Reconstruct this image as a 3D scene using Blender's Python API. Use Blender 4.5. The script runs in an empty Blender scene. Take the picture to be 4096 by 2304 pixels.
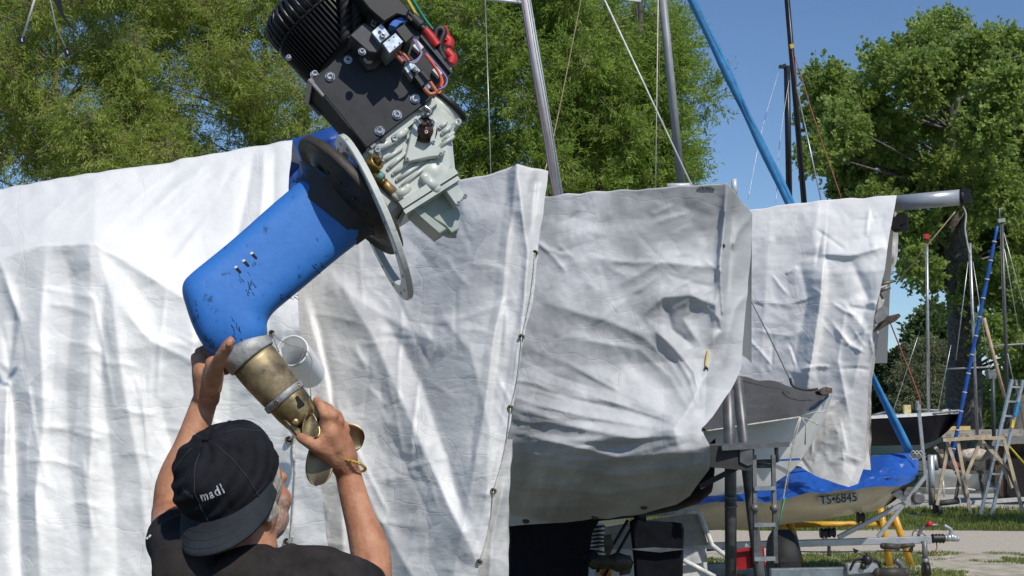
import bpy, bmesh, math, random
import numpy as np
from mathutils import Vector, Matrix
random.seed(7); np.random.seed(7); rsx = np.random.RandomState(21)
scene = bpy.context.scene
COL = scene.collection
# ---------------------------------------------------------------- camera
FPX = 1407.0            # focal length in pixels of a 1024 wide frame (40 degree view)
CAMH = 1.75
PITCH = math.atan(130.0 / FPX)
cam_data = bpy.data.cameras.new('camera')
cam_data.sensor_width = 36.0
cam_data.lens = 36.0 * FPX / 1024.0
cam_data.clip_end = 2000
cam_data.clip_start = 0.05
cam = bpy.data.objects.new('camera', cam_data)
COL.objects.link(cam)
cam.location = (0, 0, CAMH)
cam.rotation_euler = (math.pi / 2 + PITCH, 0, 0)
scene.camera = cam
# ---------------------------------------------------------------- light
SUN_DIR = Vector((0.34, -0.64, 0.80)).normalized()      # from the yard towards the sun
world = bpy.data.worlds.new('World'); scene.world = world; world.use_nodes = True
wn = world.node_tree.nodes; wl = world.node_tree.links
bg = wn['Background']
sky = wn.new('ShaderNodeTexSky'); sky.sky_type = 'NISHITA'; sky.sun_disc = False
sky.sun_elevation = math.asin(SUN_DIR.z)
sky.sun_rotation = math.atan2(SUN_DIR.x, SUN_DIR.y)
sky.air_density = 0.95; sky.dust_density = 0.1; sky.ozone_density = 6.5; sky.altitude = 400
wl.new(sky.outputs[0], bg.inputs[0]); bg.inputs[1].default_value = 0.106
sd = bpy.data.lights.new('sun', 'SUN'); sd.energy = 3.7; sd.angle = math.radians(0.53); sd.color = (1.0, 0.95, 0.87)
sun = bpy.data.objects.new('sun', sd); COL.objects.link(sun)
sun.rotation_euler = SUN_DIR.to_track_quat('Z', 'Y').to_euler()
scene.view_settings.view_transform = 'Standard'
scene.view_settings.look = 'None'
scene.view_settings.exposure = 0.0
scene.view_settings.gamma = 1.0
scene.cycles.max_bounces = 4; scene.cycles.diffuse_bounces = 3; scene.cycles.glossy_bounces = 2
scene.cycles.transparent_max_bounces = 8
scene.render.film_transparent = False

# ---------------------------------------------------------------- helpers
CR = Vector((1, 0, 0))
CF = Vector((0, math.cos(PITCH), math.sin(PITCH)))
CT = Vector((0, -math.sin(PITCH), math.cos(PITCH)))
CO = Vector((0, 0, CAMH))
def ray(px, py):
    return CF + CR * ((px - 512) / FPX) + CT * ((288 - py) / FPX)
def W(px, py, d):
    return CO + ray(px, py) * d
def WA(px, py, d):
    px = np.asarray(px, float); py = np.asarray(py, float); d = np.asarray(d, float)
    a = (px - 512) / FPX; b = (288 - py) / FPX
    out = np.empty(px.shape + (3,))
    for i in range(3):
        out[..., i] = CO[i] + d * (CF[i] + a * CR[i] + b * CT[i])
    return out
def ground_d(py):            # depth at which a pixel row meets the ground plane z = 0
    r = ray(512, py); return -CAMH / r.z
def G(px, py, z=0.0):        # the point at height z seen at this pixel
    r = ray(px, py); return CO + r * ((z - CAMH) / r.z)

_lat = [np.random.RandomState(900 + i).rand(257, 257) for i in range(24)]
def vnoise(x, y, seed=0, smooth=True):
    L = _lat[seed % 24]
    x = np.asarray(x, float) + 1000.37 + 7.13 * seed; y = np.asarray(y, float) + 1000.71 + 3.7 * seed
    xi = np.floor(x).astype(int); yi = np.floor(y).astype(int)
    fx = x - xi; fy = y - yi
    if smooth:
        fx = fx * fx * (3 - 2 * fx); fy = fy * fy * (3 - 2 * fy)
    xi %= 256; yi %= 256
    a = L[xi, yi]; b = L[xi + 1, yi]; c = L[xi, yi + 1]; d = L[xi + 1, yi + 1]
    return (a * (1 - fx) + b * fx) * (1 - fy) + (c * (1 - fx) + d * fx) * fy
def rot2(x, y, a):
    return x * math.cos(a) - y * math.sin(a), x * math.sin(a) + y * math.cos(a)

# ---------------------------------------------------------------- materials
MATS = {}
def new_mat(name):
    m = bpy.data.materials.new(name); m.use_nodes = True
    nt = m.node_tree; return m, nt, nt.nodes, nt.links, nt.nodes['Principled BSDF']
def rgba(c): return (c[0], c[1], c[2], 1.0)
def node_math(nt, op, a, b=None):
    n = nt.nodes.new('ShaderNodeMath'); n.operation = op
    for i, v in enumerate((a, b)):
        if v is None: continue
        if isinstance(v, (int, float)): n.inputs[i].default_value = v
        else: nt.links.new(v, n.inputs[i])
    return n.outputs[0]
def mat(name, col, rough=0.5, metal=0.0, var=0.12, vscale=14.0, bump=0.0, bscale=60.0, col2=None, spec=0.5, thr=(0.35, 0.65), detail=6.0, coat=0.0, stretch=None):
    """one painted / worn surface: base colour broken by noise, roughness broken by noise, optional fine relief"""
    if name in MATS: return MATS[name]
    m, nt, N, L, b = new_mat(name)
    tc = N.new('ShaderNodeTexCoord'); vec = tc.outputs['Object']
    if stretch:
        mp = N.new('ShaderNodeMapping'); mp.inputs['Scale'].default_value = stretch
        L.new(vec, mp.inputs[0]); vec = mp.outputs[0]
    n1 = N.new('ShaderNodeTexNoise'); n1.inputs['Scale'].default_value = vscale; n1.inputs['Detail'].default_value = detail; n1.inputs['Roughness'].default_value = 0.62
    L.new(vec, n1.inputs['Vector'])
    rp = N.new('ShaderNodeValToRGB'); L.new(n1.outputs['Fac'], rp.inputs[0])
    c2 = col2 if col2 else tuple(max(0, c * (1 - 2.2 * var)) for c in col)
    c1 = col if col2 else tuple(min(1, c * (1 + var)) for c in col)
    rp.color_ramp.elements[0].position = thr[0]; rp.color_ramp.elements[0].color = rgba(c2)
    rp.color_ramp.elements[1].position = thr[1]; rp.color_ramp.elements[1].color = rgba(c1)
    L.new(rp.outputs[0], b.inputs['Base Color'])
    b.inputs['Metallic'].default_value = metal
    b.inputs['Specular IOR Level'].default_value = spec
    if coat: b.inputs['Coat Weight'].default_value = coat; b.inputs['Coat Roughness'].default_value = 0.1
    r = node_math(nt, 'MULTIPLY_ADD', n1.outputs['Fac'], 0.25); nd = r.node; nd.inputs[2].default_value = rough - 0.125
    L.new(r, b.inputs['Roughness'])
    if bump > 0:
        n2 = N.new('ShaderNodeTexNoise'); n2.inputs['Scale'].default_value = bscale; n2.inputs['Detail'].default_value = 5
        L.new(vec, n2.inputs['Vector'])
        bp = N.new('ShaderNodeBump'); bp.inputs['Strength'].default_value = bump; bp.inputs['Distance'].default_value = 0.16 / bscale
        L.new(n2.outputs['Fac'], bp.inputs['Height']); L.new(bp.outputs[0], b.inputs['Normal'])
    MATS[name] = m; return m

def tarp_mat(name, col, dirt, dirt_amt=0.35, rough=0.42, s=1.0, weave=True, bump=0.5, shine=0.5, facet=0.13):
    """woven polyethylene sheet in cloth space: sharp fold lines, straight packing creases, grey dirt"""
    m, nt, N, L, b = new_mat(name)
    uvn = N.new('ShaderNodeUVMap'); uvn.uv_map = 'cloth'; vec = uvn.outputs[0]
    def noise(scale, det=2, st=None, rough_=0.5, dist=0.0):
        v = vec
        if st:
            mp = N.new('ShaderNodeMapping'); mp.inputs['Scale'].default_value = st[0]; mp.inputs['Rotation'].default_value = (0, 0, st[1])
            L.new(vec, mp.inputs[0]); v = mp.outputs[0]
        n = N.new('ShaderNodeTexNoise'); n.noise_dimensions = '2D'; n.inputs['Scale'].default_value = scale; n.inputs['Detail'].default_value = det
        n.inputs['Roughness'].default_value = rough_; n.inputs['Distortion'].default_value = dist
        L.new(v, n.inputs['Vector']); return n
    warp = noise(5.0 * s, 2)
    wv = N.new('ShaderNodeVectorMath'); wv.operation = 'SCALE'; L.new(warp.outputs['Color'], wv.inputs[0]); wv.inputs['Scale'].default_value = 0.10 / s
    wa = N.new('ShaderNodeVectorMath'); wa.operation = 'ADD'; L.new(vec, wa.inputs[0]); L.new(wv.outputs[0], wa.inputs[1]); wvec = wa.outputs[0]
    def vor(scale, lim, rnd=1.0, st=None):
        v = N.new('ShaderNodeTexVoronoi'); v.voronoi_dimensions = '2D'; v.feature = 'DISTANCE_TO_EDGE'; v.inputs['Scale'].default_value = scale; v.inputs['Randomness'].default_value = rnd
        if st:
            mp = N.new('ShaderNodeMapping'); mp.inputs['Scale'].default_value = (st[0], st[1], 1); mp.inputs['Rotation'].default_value = (0, 0, st[2])
            L.new(wvec, mp.inputs[0]); L.new(mp.outputs[0], v.inputs['Vector'])
        else: L.new(wvec, v.inputs['Vector'])
        return node_math(nt, 'MINIMUM', v.outputs[0], lim)
    r1 = node_math(nt, 'ABSOLUTE', node_math(nt, 'SUBTRACT', noise(4.0 * s, 3, ((1, 1.5, 1), 0.25)).outputs['Fac'], 0.5))
    h = node_math(nt, 'MULTIPLY', r1, 0.45)
    gate = noise(1.3 * s, 1, ((1, 1, 1), 1.1)).outputs['Fac']
    gate = node_math(nt, 'MULTIPLY', node_math(nt, 'MAXIMUM', node_math(nt, 'SUBTRACT', gate, 0.36), 0.0), 4.0)
    for x, k in ((vor(1.7 * s, 0.05, 1.0, (1, 1.4, .3)), 1.3), (vor(4.6 * s, 0.035, 1.0, (1.0, 1.7, -.2)), 0.9)):
        h = node_math(nt, 'ADD', h, node_math(nt, 'MULTIPLY', node_math(nt, 'MULTIPLY', x, k), gate))
    if weave:
        v = vor(1.5 * s, 0.012, 0.15)
        h = node_math(nt, 'ADD', h, node_math(nt, 'MULTIPLY', v, 2.6))
    bp = N.new('ShaderNodeBump'); bp.inputs['Strength'].default_value = bump; bp.inputs['Distance'].default_value = 0.07
    L.new(h, bp.inputs['Height'])
    # flat facets between the creases, as crumpled sheet has
    nrm = bp.outputs[0]
    for sc_, k, st in ((3.4 * s, facet, (1.0, 1.5, .35)), (8.5 * s, facet * .7, (1.0, 1.3, -.5))):
        v = N.new('ShaderNodeTexVoronoi'); v.voronoi_dimensions = '2D'; v.feature = 'F1'; v.inputs['Scale'].default_value = sc_
        mp = N.new('ShaderNodeMapping'); mp.inputs['Scale'].default_value = (st[0], st[1], 1); mp.inputs['Rotation'].default_value = (0, 0, st[2])
        L.new(wvec, mp.inputs[0]); L.new(mp.outputs[0], v.inputs['Vector'])
        sb = N.new('ShaderNodeVectorMath'); sb.operation = 'SUBTRACT'; L.new(v.outputs['Color'], sb.inputs[0]); sb.inputs[1].default_value = (.5, .5, .5)
        sc2 = N.new('ShaderNodeVectorMath'); sc2.operation = 'SCALE'; L.new(sb.outputs[0], sc2.inputs[0]); sc2.inputs['Scale'].default_value = k
        ad = N.new('ShaderNodeVectorMath'); ad.operation = 'ADD'; L.new(nrm, ad.inputs[0]); L.new(sc2.outputs[0], ad.inputs[1]); nrm = ad.outputs[0]
    nm = N.new('ShaderNodeVectorMath'); nm.operation = 'NORMALIZE'; L.new(nrm, nm.inputs[0]); L.new(nm.outputs[0], b.inputs['Normal'])
    d1 = noise(1.6 * s, 6, ((1, .8, 1), 0.3), 0.62, 0.3).outputs['Fac']
    rp = N.new('ShaderNodeValToRGB'); L.new(d1, rp.inputs[0])
    rp.color_ramp.elements[0].position = 0.38; rp.color_ramp.elements[0].color = rgba(dirt)
    rp.color_ramp.elements[1].position = 0.62; rp.color_ramp.elements[1].color = rgba(col)
    mx = N.new('ShaderNodeMix'); mx.data_type = 'RGBA'; mx.inputs[0].default_value = dirt_amt
    mx.inputs[6].default_value = rgba(col); L.new(rp.outputs[0], mx.inputs[7])
    L.new(mx.outputs[2], b.inputs['Base Color'])
    b.inputs['Roughness'].default_value = rough; b.inputs['Specular IOR Level'].default_value = shine
    return m

def leaf_mat(name, dark, light, transl=0.35, rough=0.45):
    m, nt, N, L, b = new_mat(name)
    at = N.new('ShaderNodeAttribute'); at.attribute_name = 'rnd'
    rp = N.new('ShaderNodeValToRGB'); L.new(at.outputs['Fac'], rp.inputs[0])
    rp.color_ramp.elements[0].color = rgba(dark); rp.color_ramp.elements[1].color = rgba(light)
    L.new(rp.outputs[0], b.inputs['Base Color']); b.inputs['Roughness'].default_value = rough
    b.inputs['Specular IOR Level'].default_value = 0.35
    tr = N.new('ShaderNodeBsdfTranslucent')
    hs = N.new('ShaderNodeHueSaturation'); hs.inputs['Value'].default_value = 1.7; hs.inputs['Hue'].default_value = 0.485; L.new(rp.outputs[0], hs.inputs['Color']); L.new(hs.outputs[0], tr.inputs[0])
    mx = N.new('ShaderNodeMixShader'); mx.inputs[0].default_value = transl
    L.new(b.outputs[0], mx.inputs[1]); L.new(tr.outputs[0], mx.inputs[2]); L.new(mx.outputs[0], N['Material Output'].inputs[0])
    return m

# ---------------------------------------------------------------- mesh building
class MB:
    """collects faces in world space; build() links them as one mesh object"""
    def __init__(s): s.v = []; s.f = []; s.sm = []
    def add(s, verts, faces, smooth=False):
        o = len(s.v); s.v += [tuple(v) for v in verts]
        s.f += [tuple(i + o for i in f) for f in faces]; s.sm += [smooth] * len(faces)
        return s
    def box(s, c, ax, ay, az, hx, hy, hz, bev=0.0):
        """centre, three unit axes, three half sizes; bev chamfers the z-parallel edges and top"""
        c = Vector(c)
        if bev <= 0:
            vs = [c + ax * (x * hx) + ay * (y * hy) + az * (z * hz) for z in (-1, 1) for y in (-1, 1) for x in (-1, 1)]
            return s.add(vs, [(0, 2, 3, 1), (4, 5, 7, 6), (0, 1, 5, 4), (2, 6, 7, 3), (0, 4, 6, 2), (1, 3, 7, 5)])
        rings = []
        for z, k in ((-1, 1), (-1, 0), (1, 0), (1, 1)):
            zz = z * hz if k == 0 else z * hz
            e = bev if k else 0.0
            zc = z * (hz - (0 if k else bev))
            r = []
            for (sx, sy) in ((-1, -1), (1, -1), (1, 1), (-1, 1)):
                X = hx - e; Y = hy - e
                p1 = (sx * X, sy * (Y - bev)); p2 = (sx * (X - bev), sy * Y)
                pr = (p1, p2) if sx * sy < 0 else (p2, p1)
                if (sx, sy) == (-1, -1): pr = (p1, p2)
                elif (sx, sy) == (1, -1): pr = (p2, p1)
                elif (sx, sy) == (1, 1): pr = (p1, p2)
                else: pr = (p2, p1)
                for (x, y) in pr: r.append(c + ax * x + ay * y + az * zc)
            rings.append(r)
        n = 8; vs = [v for r in rings for v in r]; fs = []
        for k in range(3):
            for i in range(n):
                fs.append((k * n + i, k * n + (i + 1) % n, (k + 1) * n + (i + 1) % n, (k + 1) * n + i))
        fs.append(tuple(range(n - 1, -1, -1))); fs.append(tuple(range(3 * n, 4 * n)))
        return s.add(vs, fs)
    def bar(s, a, b, w, h, up=Vector((0, 0, 1)), bev=0.0):
        """square-section bar from a to b, width w across, h along 'up'"""
        a = Vector(a); b = Vector(b); t = (b - a); l = t.length; t = t / l
        x = t.cross(Vector(up)); 
        if x.length < 1e-4: x = t.cross(Vector((1, 0, 0)))
        x.normalize(); y = x.cross(t)
        return s.box((a + b) / 2, x, y, t, w / 2, h / 2, l / 2, bev)
    def tube(s, pts, rad, seg=10, caps=True, smooth=True, flat=None):
        pts = [Vector(p) for p in pts]
        n = len(pts)
        if not hasattr(rad, '__len__'): rad = [rad] * n
        t0 = (pts[1] - pts[0]).normalized()
        ref = Vector((0, 0, 1)) if abs(t0.z) < 0.9 else Vector((1, 0, 0))
        x = t0.cross(ref).normalized(); vs = []
        for i in range(n):
            t = (pts[min(i + 1, n - 1)] - pts[max(i - 1, 0)])
            t = t.normalized() if t.length > 1e-9 else t0
            x = (x - t * x.dot(t)); x = x.normalized() if x.length > 1e-6 else t.orthogonal().normalized()
            y = t.cross(x)
            for k in range(seg):
                a = 2 * math.pi * k / seg
                vs.append(pts[i] + (x * math.cos(a) + y * math.sin(a)) * rad[i])
        fs = [(i * seg + k, i * seg + (k + 1) % seg, (i + 1) * seg + (k + 1) % seg, (i + 1) * seg + k) for i in range(n - 1) for k in range(seg)]
        s.add(vs, fs, smooth)
        if caps:
            o = len(s.v) - len(vs)
            s.f.append(tuple(o + k for k in range(seg - 1, -1, -1))); s.sm.append(False)
            s.f.append(tuple(o + (n - 1) * seg + k for k in range(seg))); s.sm.append(False)
        return s
    def lathe(s, c, axis, prof, seg=24, smooth=True, xref=None, sx=1.0, sy=1.0, a0=0.0, a1=None, close=True):
        """prof: list of (along, radius) along 'axis' from c"""
        c = Vector(c); ax = Vector(axis).normalized()
        x = Vector(xref) if xref is not None else ax.orthogonal()
        x = (x - ax * x.dot(ax)).normalized(); y = ax.cross(x); vs = []
        full = a1 is None
        m = seg if full else seg + 1
        for (h, r) in prof:
            for k in range(m):
                a = a0 + (2 * math.pi if full else a1 - a0) * k / seg
                vs.append(c + ax * h + x * (math.cos(a) * r * sx) + y * (math.sin(a) * r * sy))
        fs = []
        for i in range(len(prof) - 1):
            for k in range(seg):
                k2 = (k + 1) % m
                fs.append((i * m + k, i * m + k2, (i + 1) * m + k2, (i + 1) * m + k))
        s.add(vs, fs, smooth)
        if close and full:
            o = len(s.v) - len(vs)
            if prof[0][1] > 1e-6: s.f.append(tuple(o + k for k in range(m - 1, -1, -1))); s.sm.append(False)
            if prof[-1][1] > 1e-6: s.f.append(tuple(o + (len(prof) - 1) * m + k for k in range(m))); s.sm.append(False)
        return s
    def prism(s, poly, vec, smooth=False):
        """closed polygon (3D points) pushed along vec"""
        n = len(poly); vec = Vector(vec)
        vs = [Vector(p) for p in poly] + [Vector(p) + vec for p in poly]
        fs = [tuple(range(n - 1, -1, -1)), tuple(range(n, 2 * n))]
        s.add(vs, fs); o = len(s.v) - 2 * n
        for i in range(n):
            s.f.append((o + i, o + (i + 1) % n, o + n + (i + 1) % n, o + n + i)); s.sm.append(smooth)
        return s
    def ball(s, c, r, seg=16, rings=10, ax=None):
        """ellipsoid; r scalar or 3 radii along ax=(x,y,z)"""
        if not hasattr(r, '__len__'): r = (r, r, r)
        X, Y, Z = ax if ax else (Vector((1, 0, 0)), Vector((0, 1, 0)), Vector((0, 0, 1)))
        c = Vector(c); vs = [c - Z * r[2]]
        for i in range(1, rings):
            p = math.pi * i / rings
            for k in range(seg):
                a = 2 * math.pi * k / seg
                vs.append(c + X * (r[0] * math.sin(p) * math.cos(a)) + Y * (r[1] * math.sin(p) * math.sin(a)) - Z * (r[2] * math.cos(p)))
        vs.append(c + Z * r[2]); last = len(vs) - 1; fs = []
        for k in range(seg): fs.append((0, 1 + (k + 1) % seg, 1 + k))
        for i in range(rings - 2):
            for k in range(seg):
                fs.append((1 + i * seg + k, 1 + i * seg + (k + 1) % seg, 1 + (i + 1) * seg + (k + 1) % seg, 1 + (i + 1) * seg + k))
        for k in range(seg): fs.append((1 + (rings - 2) * seg + k, 1 + (rings - 2) * seg + (k + 1) % seg, last))
        return s.add(vs, fs, True)
    def limb(s, pts, rad, seg=12):
        """rounded tapered limb: capsule chain"""
        if not hasattr(rad, '__len__'): rad = [rad] * len(pts)
        s.tube(pts, rad, seg)
        for p, r in zip(pts, rad): s.ball(p, r * 0.995, seg, 8)
        return s
    def build(s, name, m, parent=None, root=None, fix=True):
        me = bpy.data.meshes.new(name)
        off = Vector((0, 0, 0))
        if parent is not None:
            q = parent
            while q is not None: off = off + q.location; q = q.parent
        me.from_pydata([(v[0] - off.x, v[1] - off.y, v[2] - off.z) for v in s.v], [], s.f)
        me.polygons.foreach_set('use_smooth', s.sm)
        if fix:
            bm = bmesh.new(); bm.from_mesh(me); bmesh.ops.recalc_face_normals(bm, faces=bm.faces); bm.to_mesh(me); bm.free()
        me.materials.append(m); me.update()
        o = bpy.data.objects.new(name, me); COL.objects.link(o)
        if parent is not None: o.parent = parent
        return o
def tag(o, label=None, cat=None, group=None, kind=None):
    if label: o['label'] = label
    if cat: o['category'] = cat
    if group: o['group'] = group
    if kind: o['kind'] = kind
    return o
def thing(name, label, cat, loc, group=None):
    o = bpy.data.objects.new(name, None); COL.objects.link(o); o.location = loc
    o.empty_display_size = 0.1
    return tag(o, label, cat, group)
def copy_tree(o, loc=None, label=None, parent=None):
    c = o.copy(); COL.objects.link(c); c.parent = parent
    if loc is not None: c.location = loc
    if label: c['label'] = label
    for ch in list(o.children): copy_tree(ch, None, None, c)
    return c
def arr_mesh(name, verts, faces, m, parent=None, rnd=None, smooth=False):
    """fast mesh from numpy arrays: verts (n,3), faces (k,4) or (k,3)"""
    me = bpy.data.meshes.new(name)
    off = np.zeros(3)
    q = parent
    while q is not None: off = off + np.array(q.location); q = q.parent
    verts = np.asarray(verts, np.float32) - off.astype(np.float32); faces = np.asarray(faces, np.int32)
    k, c = faces.shape
    me.vertices.add(len(verts)); me.vertices.foreach_set('co', verts.ravel())
    me.loops.add(k * c); me.loops.foreach_set('vertex_index', faces.ravel())
    me.polygons.add(k); me.polygons.foreach_set('loop_start', np.arange(k, dtype=np.int32) * c)
    me.polygons.foreach_set('use_smooth', np.full(k, smooth))
    if rnd is not None:
        at = me.attributes.new('rnd', 'FLOAT', 'FACE'); at.data.foreach_set('value', np.asarray(rnd, np.float32))
    me.update(calc_edges=True); me.validate()
    me.materials.append(m)
    o = bpy.data.objects.new(name, me); COL.objects.link(o)
    if parent is not None: o.parent = parent
    return o
def bez(pts, n=24):
    """smooth curve (Catmull-Rom) through points"""
    P = [Vector(p) for p in pts]; P = [P[0] * 2 - P[1]] + P + [P[-1] * 2 - P[-2]]; out = []
    segs = len(P) - 3; per = max(2, n // segs)
    for i in range(segs):
        a, b, c, d = P[i:i + 4]
        for k in range(per):
            t = k / per
            out.append(0.5 * ((2 * b) + (c - a) * t + (2 * a - 5 * b + 4 * c - d) * t * t + (3 * b - a - 3 * c + d) * t ** 3))
    out.append(P[-2]); return out
def organic(name, mb, m, parent, voxel=0.004, smooth=6, factor=0.5, extra=None):
    """closed pieces fused into one continuous skin"""
    o = mb.build('temporary', m, None)
    r = o.modifiers.new('r', 'REMESH'); r.mode = 'VOXEL'; r.voxel_size = voxel; r.use_smooth_shade = True
    sm = o.modifiers.new('s', 'SMOOTH'); sm.iterations = smooth; sm.factor = factor
    dg = bpy.context.evaluated_depsgraph_get()
    me = bpy.data.meshes.new_from_object(o.evaluated_get(dg)); me.name = name
    bpy.data.objects.remove(o)
    off = Vector((0, 0, 0)); q = parent
    while q is not None: off = off + q.location; q = q.parent
    if extra: extra(me)
    me.transform(Matrix.Translation(-off))
    me.polygons.foreach_set('use_smooth', [True] * len(me.polygons))
    if not me.materials: me.materials.append(m)
    ob = bpy.data.objects.new(name, me); COL.objects.link(ob)
    if parent is not None: ob.parent = parent
    return ob
# ================================================================ ground, road, water
def ground_material():
    m, nt, N, L, b = new_mat('yard_ground')
    tc = N.new('ShaderNodeTexCoord'); sep = N.new('ShaderNodeSeparateXYZ'); L.new(tc.outputs['Object'], sep.inputs[0])
    def nz(s, d=6, r=0.6):
        n = N.new('ShaderNodeTexNoise'); n.inputs['Scale'].default_value = s; n.inputs['Detail'].default_value = d; n.inputs['Roughness'].default_value = r
        L.new(tc.outputs['Object'], n.inputs['Vector']); return n.outputs['Fac']
    big = nz(0.8, 5); fine = nz(14, 8, 0.7)
    rg = N.new('ShaderNodeValToRGB'); L.new(fine, rg.inputs[0])
    rg.color_ramp.elements[0].position = 0.3; rg.color_ramp.elements[0].color = (0.10, 0.093, 0.08, 1)
    rg.color_ramp.elements[1].position = 0.66; rg.color_ramp.elements[1].color = (0.20, 0.19, 0.17, 1)
    rs = N.new('ShaderNodeValToRGB'); L.new(fine, rs.inputs[0])
    rs.color_ramp.elements[0].position = 0.3; rs.color_ramp.elements[0].color = (0.05, 0.055, 0.03, 1)
    rs.color_ramp.elements[1].position = 0.7; rs.color_ramp.elements[1].color = (0.12, 0.125, 0.075, 1)
    mk = N.new('ShaderNodeValToRGB'); L.new(big, mk.inputs[0])
    mk.color_ramp.elements[0].position = 0.41; mk.color_ramp.elements[1].position = 0.50
    mx = N.new('ShaderNodeMix'); mx.data_type = 'RGBA'; L.new(mk.outputs[0], mx.inputs[0]); L.new(rg.outputs[0], mx.inputs[6]); L.new(rs.outputs[0], mx.inputs[7])
    L.new(mx.outputs[2], b.inputs['Base Color']); b.inputs['Roughness'].default_value = 0.95
    bp = N.new('ShaderNodeBump'); bp.inputs['Strength'].default_value = 0.5; bp.inputs['Distance'].default_value = 0.03; L.new(fine, bp.inputs['Height']); L.new(bp.outputs[0], b.inputs['Normal'])
    return m
def sheet(name, x0, x1, y0, y1, z, m, nx=60, ny=30, wob=0.0, amp=0.0, seed=3):
    xs = np.linspace(x0, x1, nx); ys = np.linspace(0, 1, ny)
    X, V = np.meshgrid(xs, ys)
    lo = y0 + wob * (vnoise(X * 0.7, X * 0 + 3, seed) - 0.5); hi = y1 + wob * (vnoise(X * 0.7, X * 0 + 9, seed + 1) - 0.5)
    Y = lo + (hi - lo) * V
    Z = z + amp * (vnoise(X * 1.3, Y * 1.3, seed + 2) - 0.5)
    vs = np.stack([X, Y, Z], -1).reshape(-1, 3)
    i = np.arange(nx * ny).reshape(ny, nx)
    f = np.stack([i[:-1, :-1], i[:-1, 1:], i[1:, 1:], i[1:, :-1]], -1).reshape(-1, 4)
    o = arr_mesh(name, vs, f, m, smooth=True); return o
tag(sheet('ground', -700, 700, -120, 1200, 0.0, ground_material(), 24, 24), kind='structure')
gravel = mat('road_gravel', (0.56, 0.49, 0.40), 0.95, var=0.2, vscale=22, bump=0.5, bscale=50, col2=(0.36, 0.32, 0.265), detail=9)
tag(sheet('road', -30, 30, 18.3, 22.2, 0.006, gravel, 160, 14, 0.9), kind='structure')
dust = mat('dusty_gravel', (0.50, 0.45, 0.36), 0.95, var=0.2, vscale=5, bump=0.4, bscale=40, col2=(0.30, 0.275, 0.20), detail=10, thr=(.36, .6))
tag(sheet('gravel_verge', 0.5, 30, 12.2, 18.45, 0.003, dust, 120, 20, 0.6), kind='structure')
concrete = mat('quay_concrete', (0.48, 0.45, 0.40), 0.9, var=0.15, vscale=6, bump=0.2, bscale=30, col2=(0.34, 0.325, 0.30))
tag(sheet('quay', -40, 60, 27.2, 33.0, 0.006, concrete, 80, 8, 0.5), kind='structure')
wm, wnt, wN, wL, wb = new_mat('lake_water')
wb.inputs['Base Color'].default_value = (0.03, 0.05, 0.05, 1); wb.inputs['Roughness'].default_value = 0.12
_t = wN.new('ShaderNodeTexCoord'); _n = wN.new('ShaderNodeTexNoise'); _n.inputs['Scale'].default_value = 1.6; _n.inputs['Detail'].default_value = 4
_mp = wN.new('ShaderNodeMapping'); _mp.inputs['Scale'].default_value = (1, 0.3, 1); wL.new(_t.outputs['Object'], _mp.inputs[0]); wL.new(_mp.outputs[0], _n.inputs['Vector'])
_b = wN.new('ShaderNodeBump'); _b.inputs['Strength'].default_value = 0.5; _b.inputs['Distance'].default_value = 0.2; wL.new(_n.outputs['Fac'], _b.inputs['Height']); wL.new(_b.outputs[0], wb.inputs['Normal'])
tag(sheet('lake_water', -60, 120, 36, 44, 0.012, wm, 20, 6, 0.8), kind='structure')

# grass: real blades on the verge strips the photograph shows
def grass(name, label, n, x0, x1, y0, y1, hmin, hmax, m, patch=0.45, seed=5, wid=0.006):
    rs = np.random.RandomState(seed)
    x = rs.uniform(x0, x1, n * 3); y = rs.uniform(y0, y1, n * 3)
    k = vnoise(x * 1.7, y * 1.7, 11) * 0.65 + vnoise(x * 6, y * 6, 12) * 0.35
    sel = k > patch; x = x[sel][:n]; y = y[sel][:n]; k = k[sel][:n]; n = len(x)
    h = hmin + (hmax - hmin) * rs.rand(n) * np.clip((k - patch) * 4 + 0.35, 0, 1)
    a = rs.uniform(0, 6.283, n); ln = rs.uniform(0.1, 0.7, n) * h; b = rs.uniform(0, 6.283, n)
    base = np.stack([x, y, np.zeros(n)], -1); side = np.stack([np.cos(a), np.sin(a), np.zeros(n)], -1) * (wid * rs.uniform(.6, 1.5, n))[:, None]
    tip = base + np.stack([np.cos(b) * ln, np.sin(b) * ln, h], -1)
    mid = base * 0.5 + tip * 0.5; mid[:, 2] += h * 0.12
    vs = np.stack([base - side, base + side, mid + side * .8, tip, mid - side * .8], 1).reshape(-1, 3)
    i = np.arange(n)[:, None] * 5
    f = np.concatenate([i + np.array([[0, 1, 2, 4]])], 0); f2 = i + np.array([[4, 2, 3, 3]])
    f3 = (i + np.array([[0, 1, 2]]), i + np.array([[0, 2, 4]]), i + np.array([[4, 2, 3]]))
    o = arr_mesh(name, vs, np.concatenate(f3), m, rnd=np.tile(rs.rand(n), 3))
    return tag(o, label, 'grass', kind='stuff')
gm = leaf_mat('grass_blades', (0.07, 0.115, 0.018), (0.24, 0.28, 0.07), 0.35, 0.6)
grass('grass', 'patchy short grass and weeds on the near side of the gravel road', 34000, 1.0, 7.6, 13.5, 18.6, 0.012, 0.055, gm, 0.52, 5, .0045)
grass('grass', 'taller green grass strip on the far side of the gravel road', 42000, 2.0, 12.5, 22.1, 27.4, 0.02, 0.11, gm, 0.36, 6, .006)
rs_ = np.random.RandomState(3)

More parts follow.
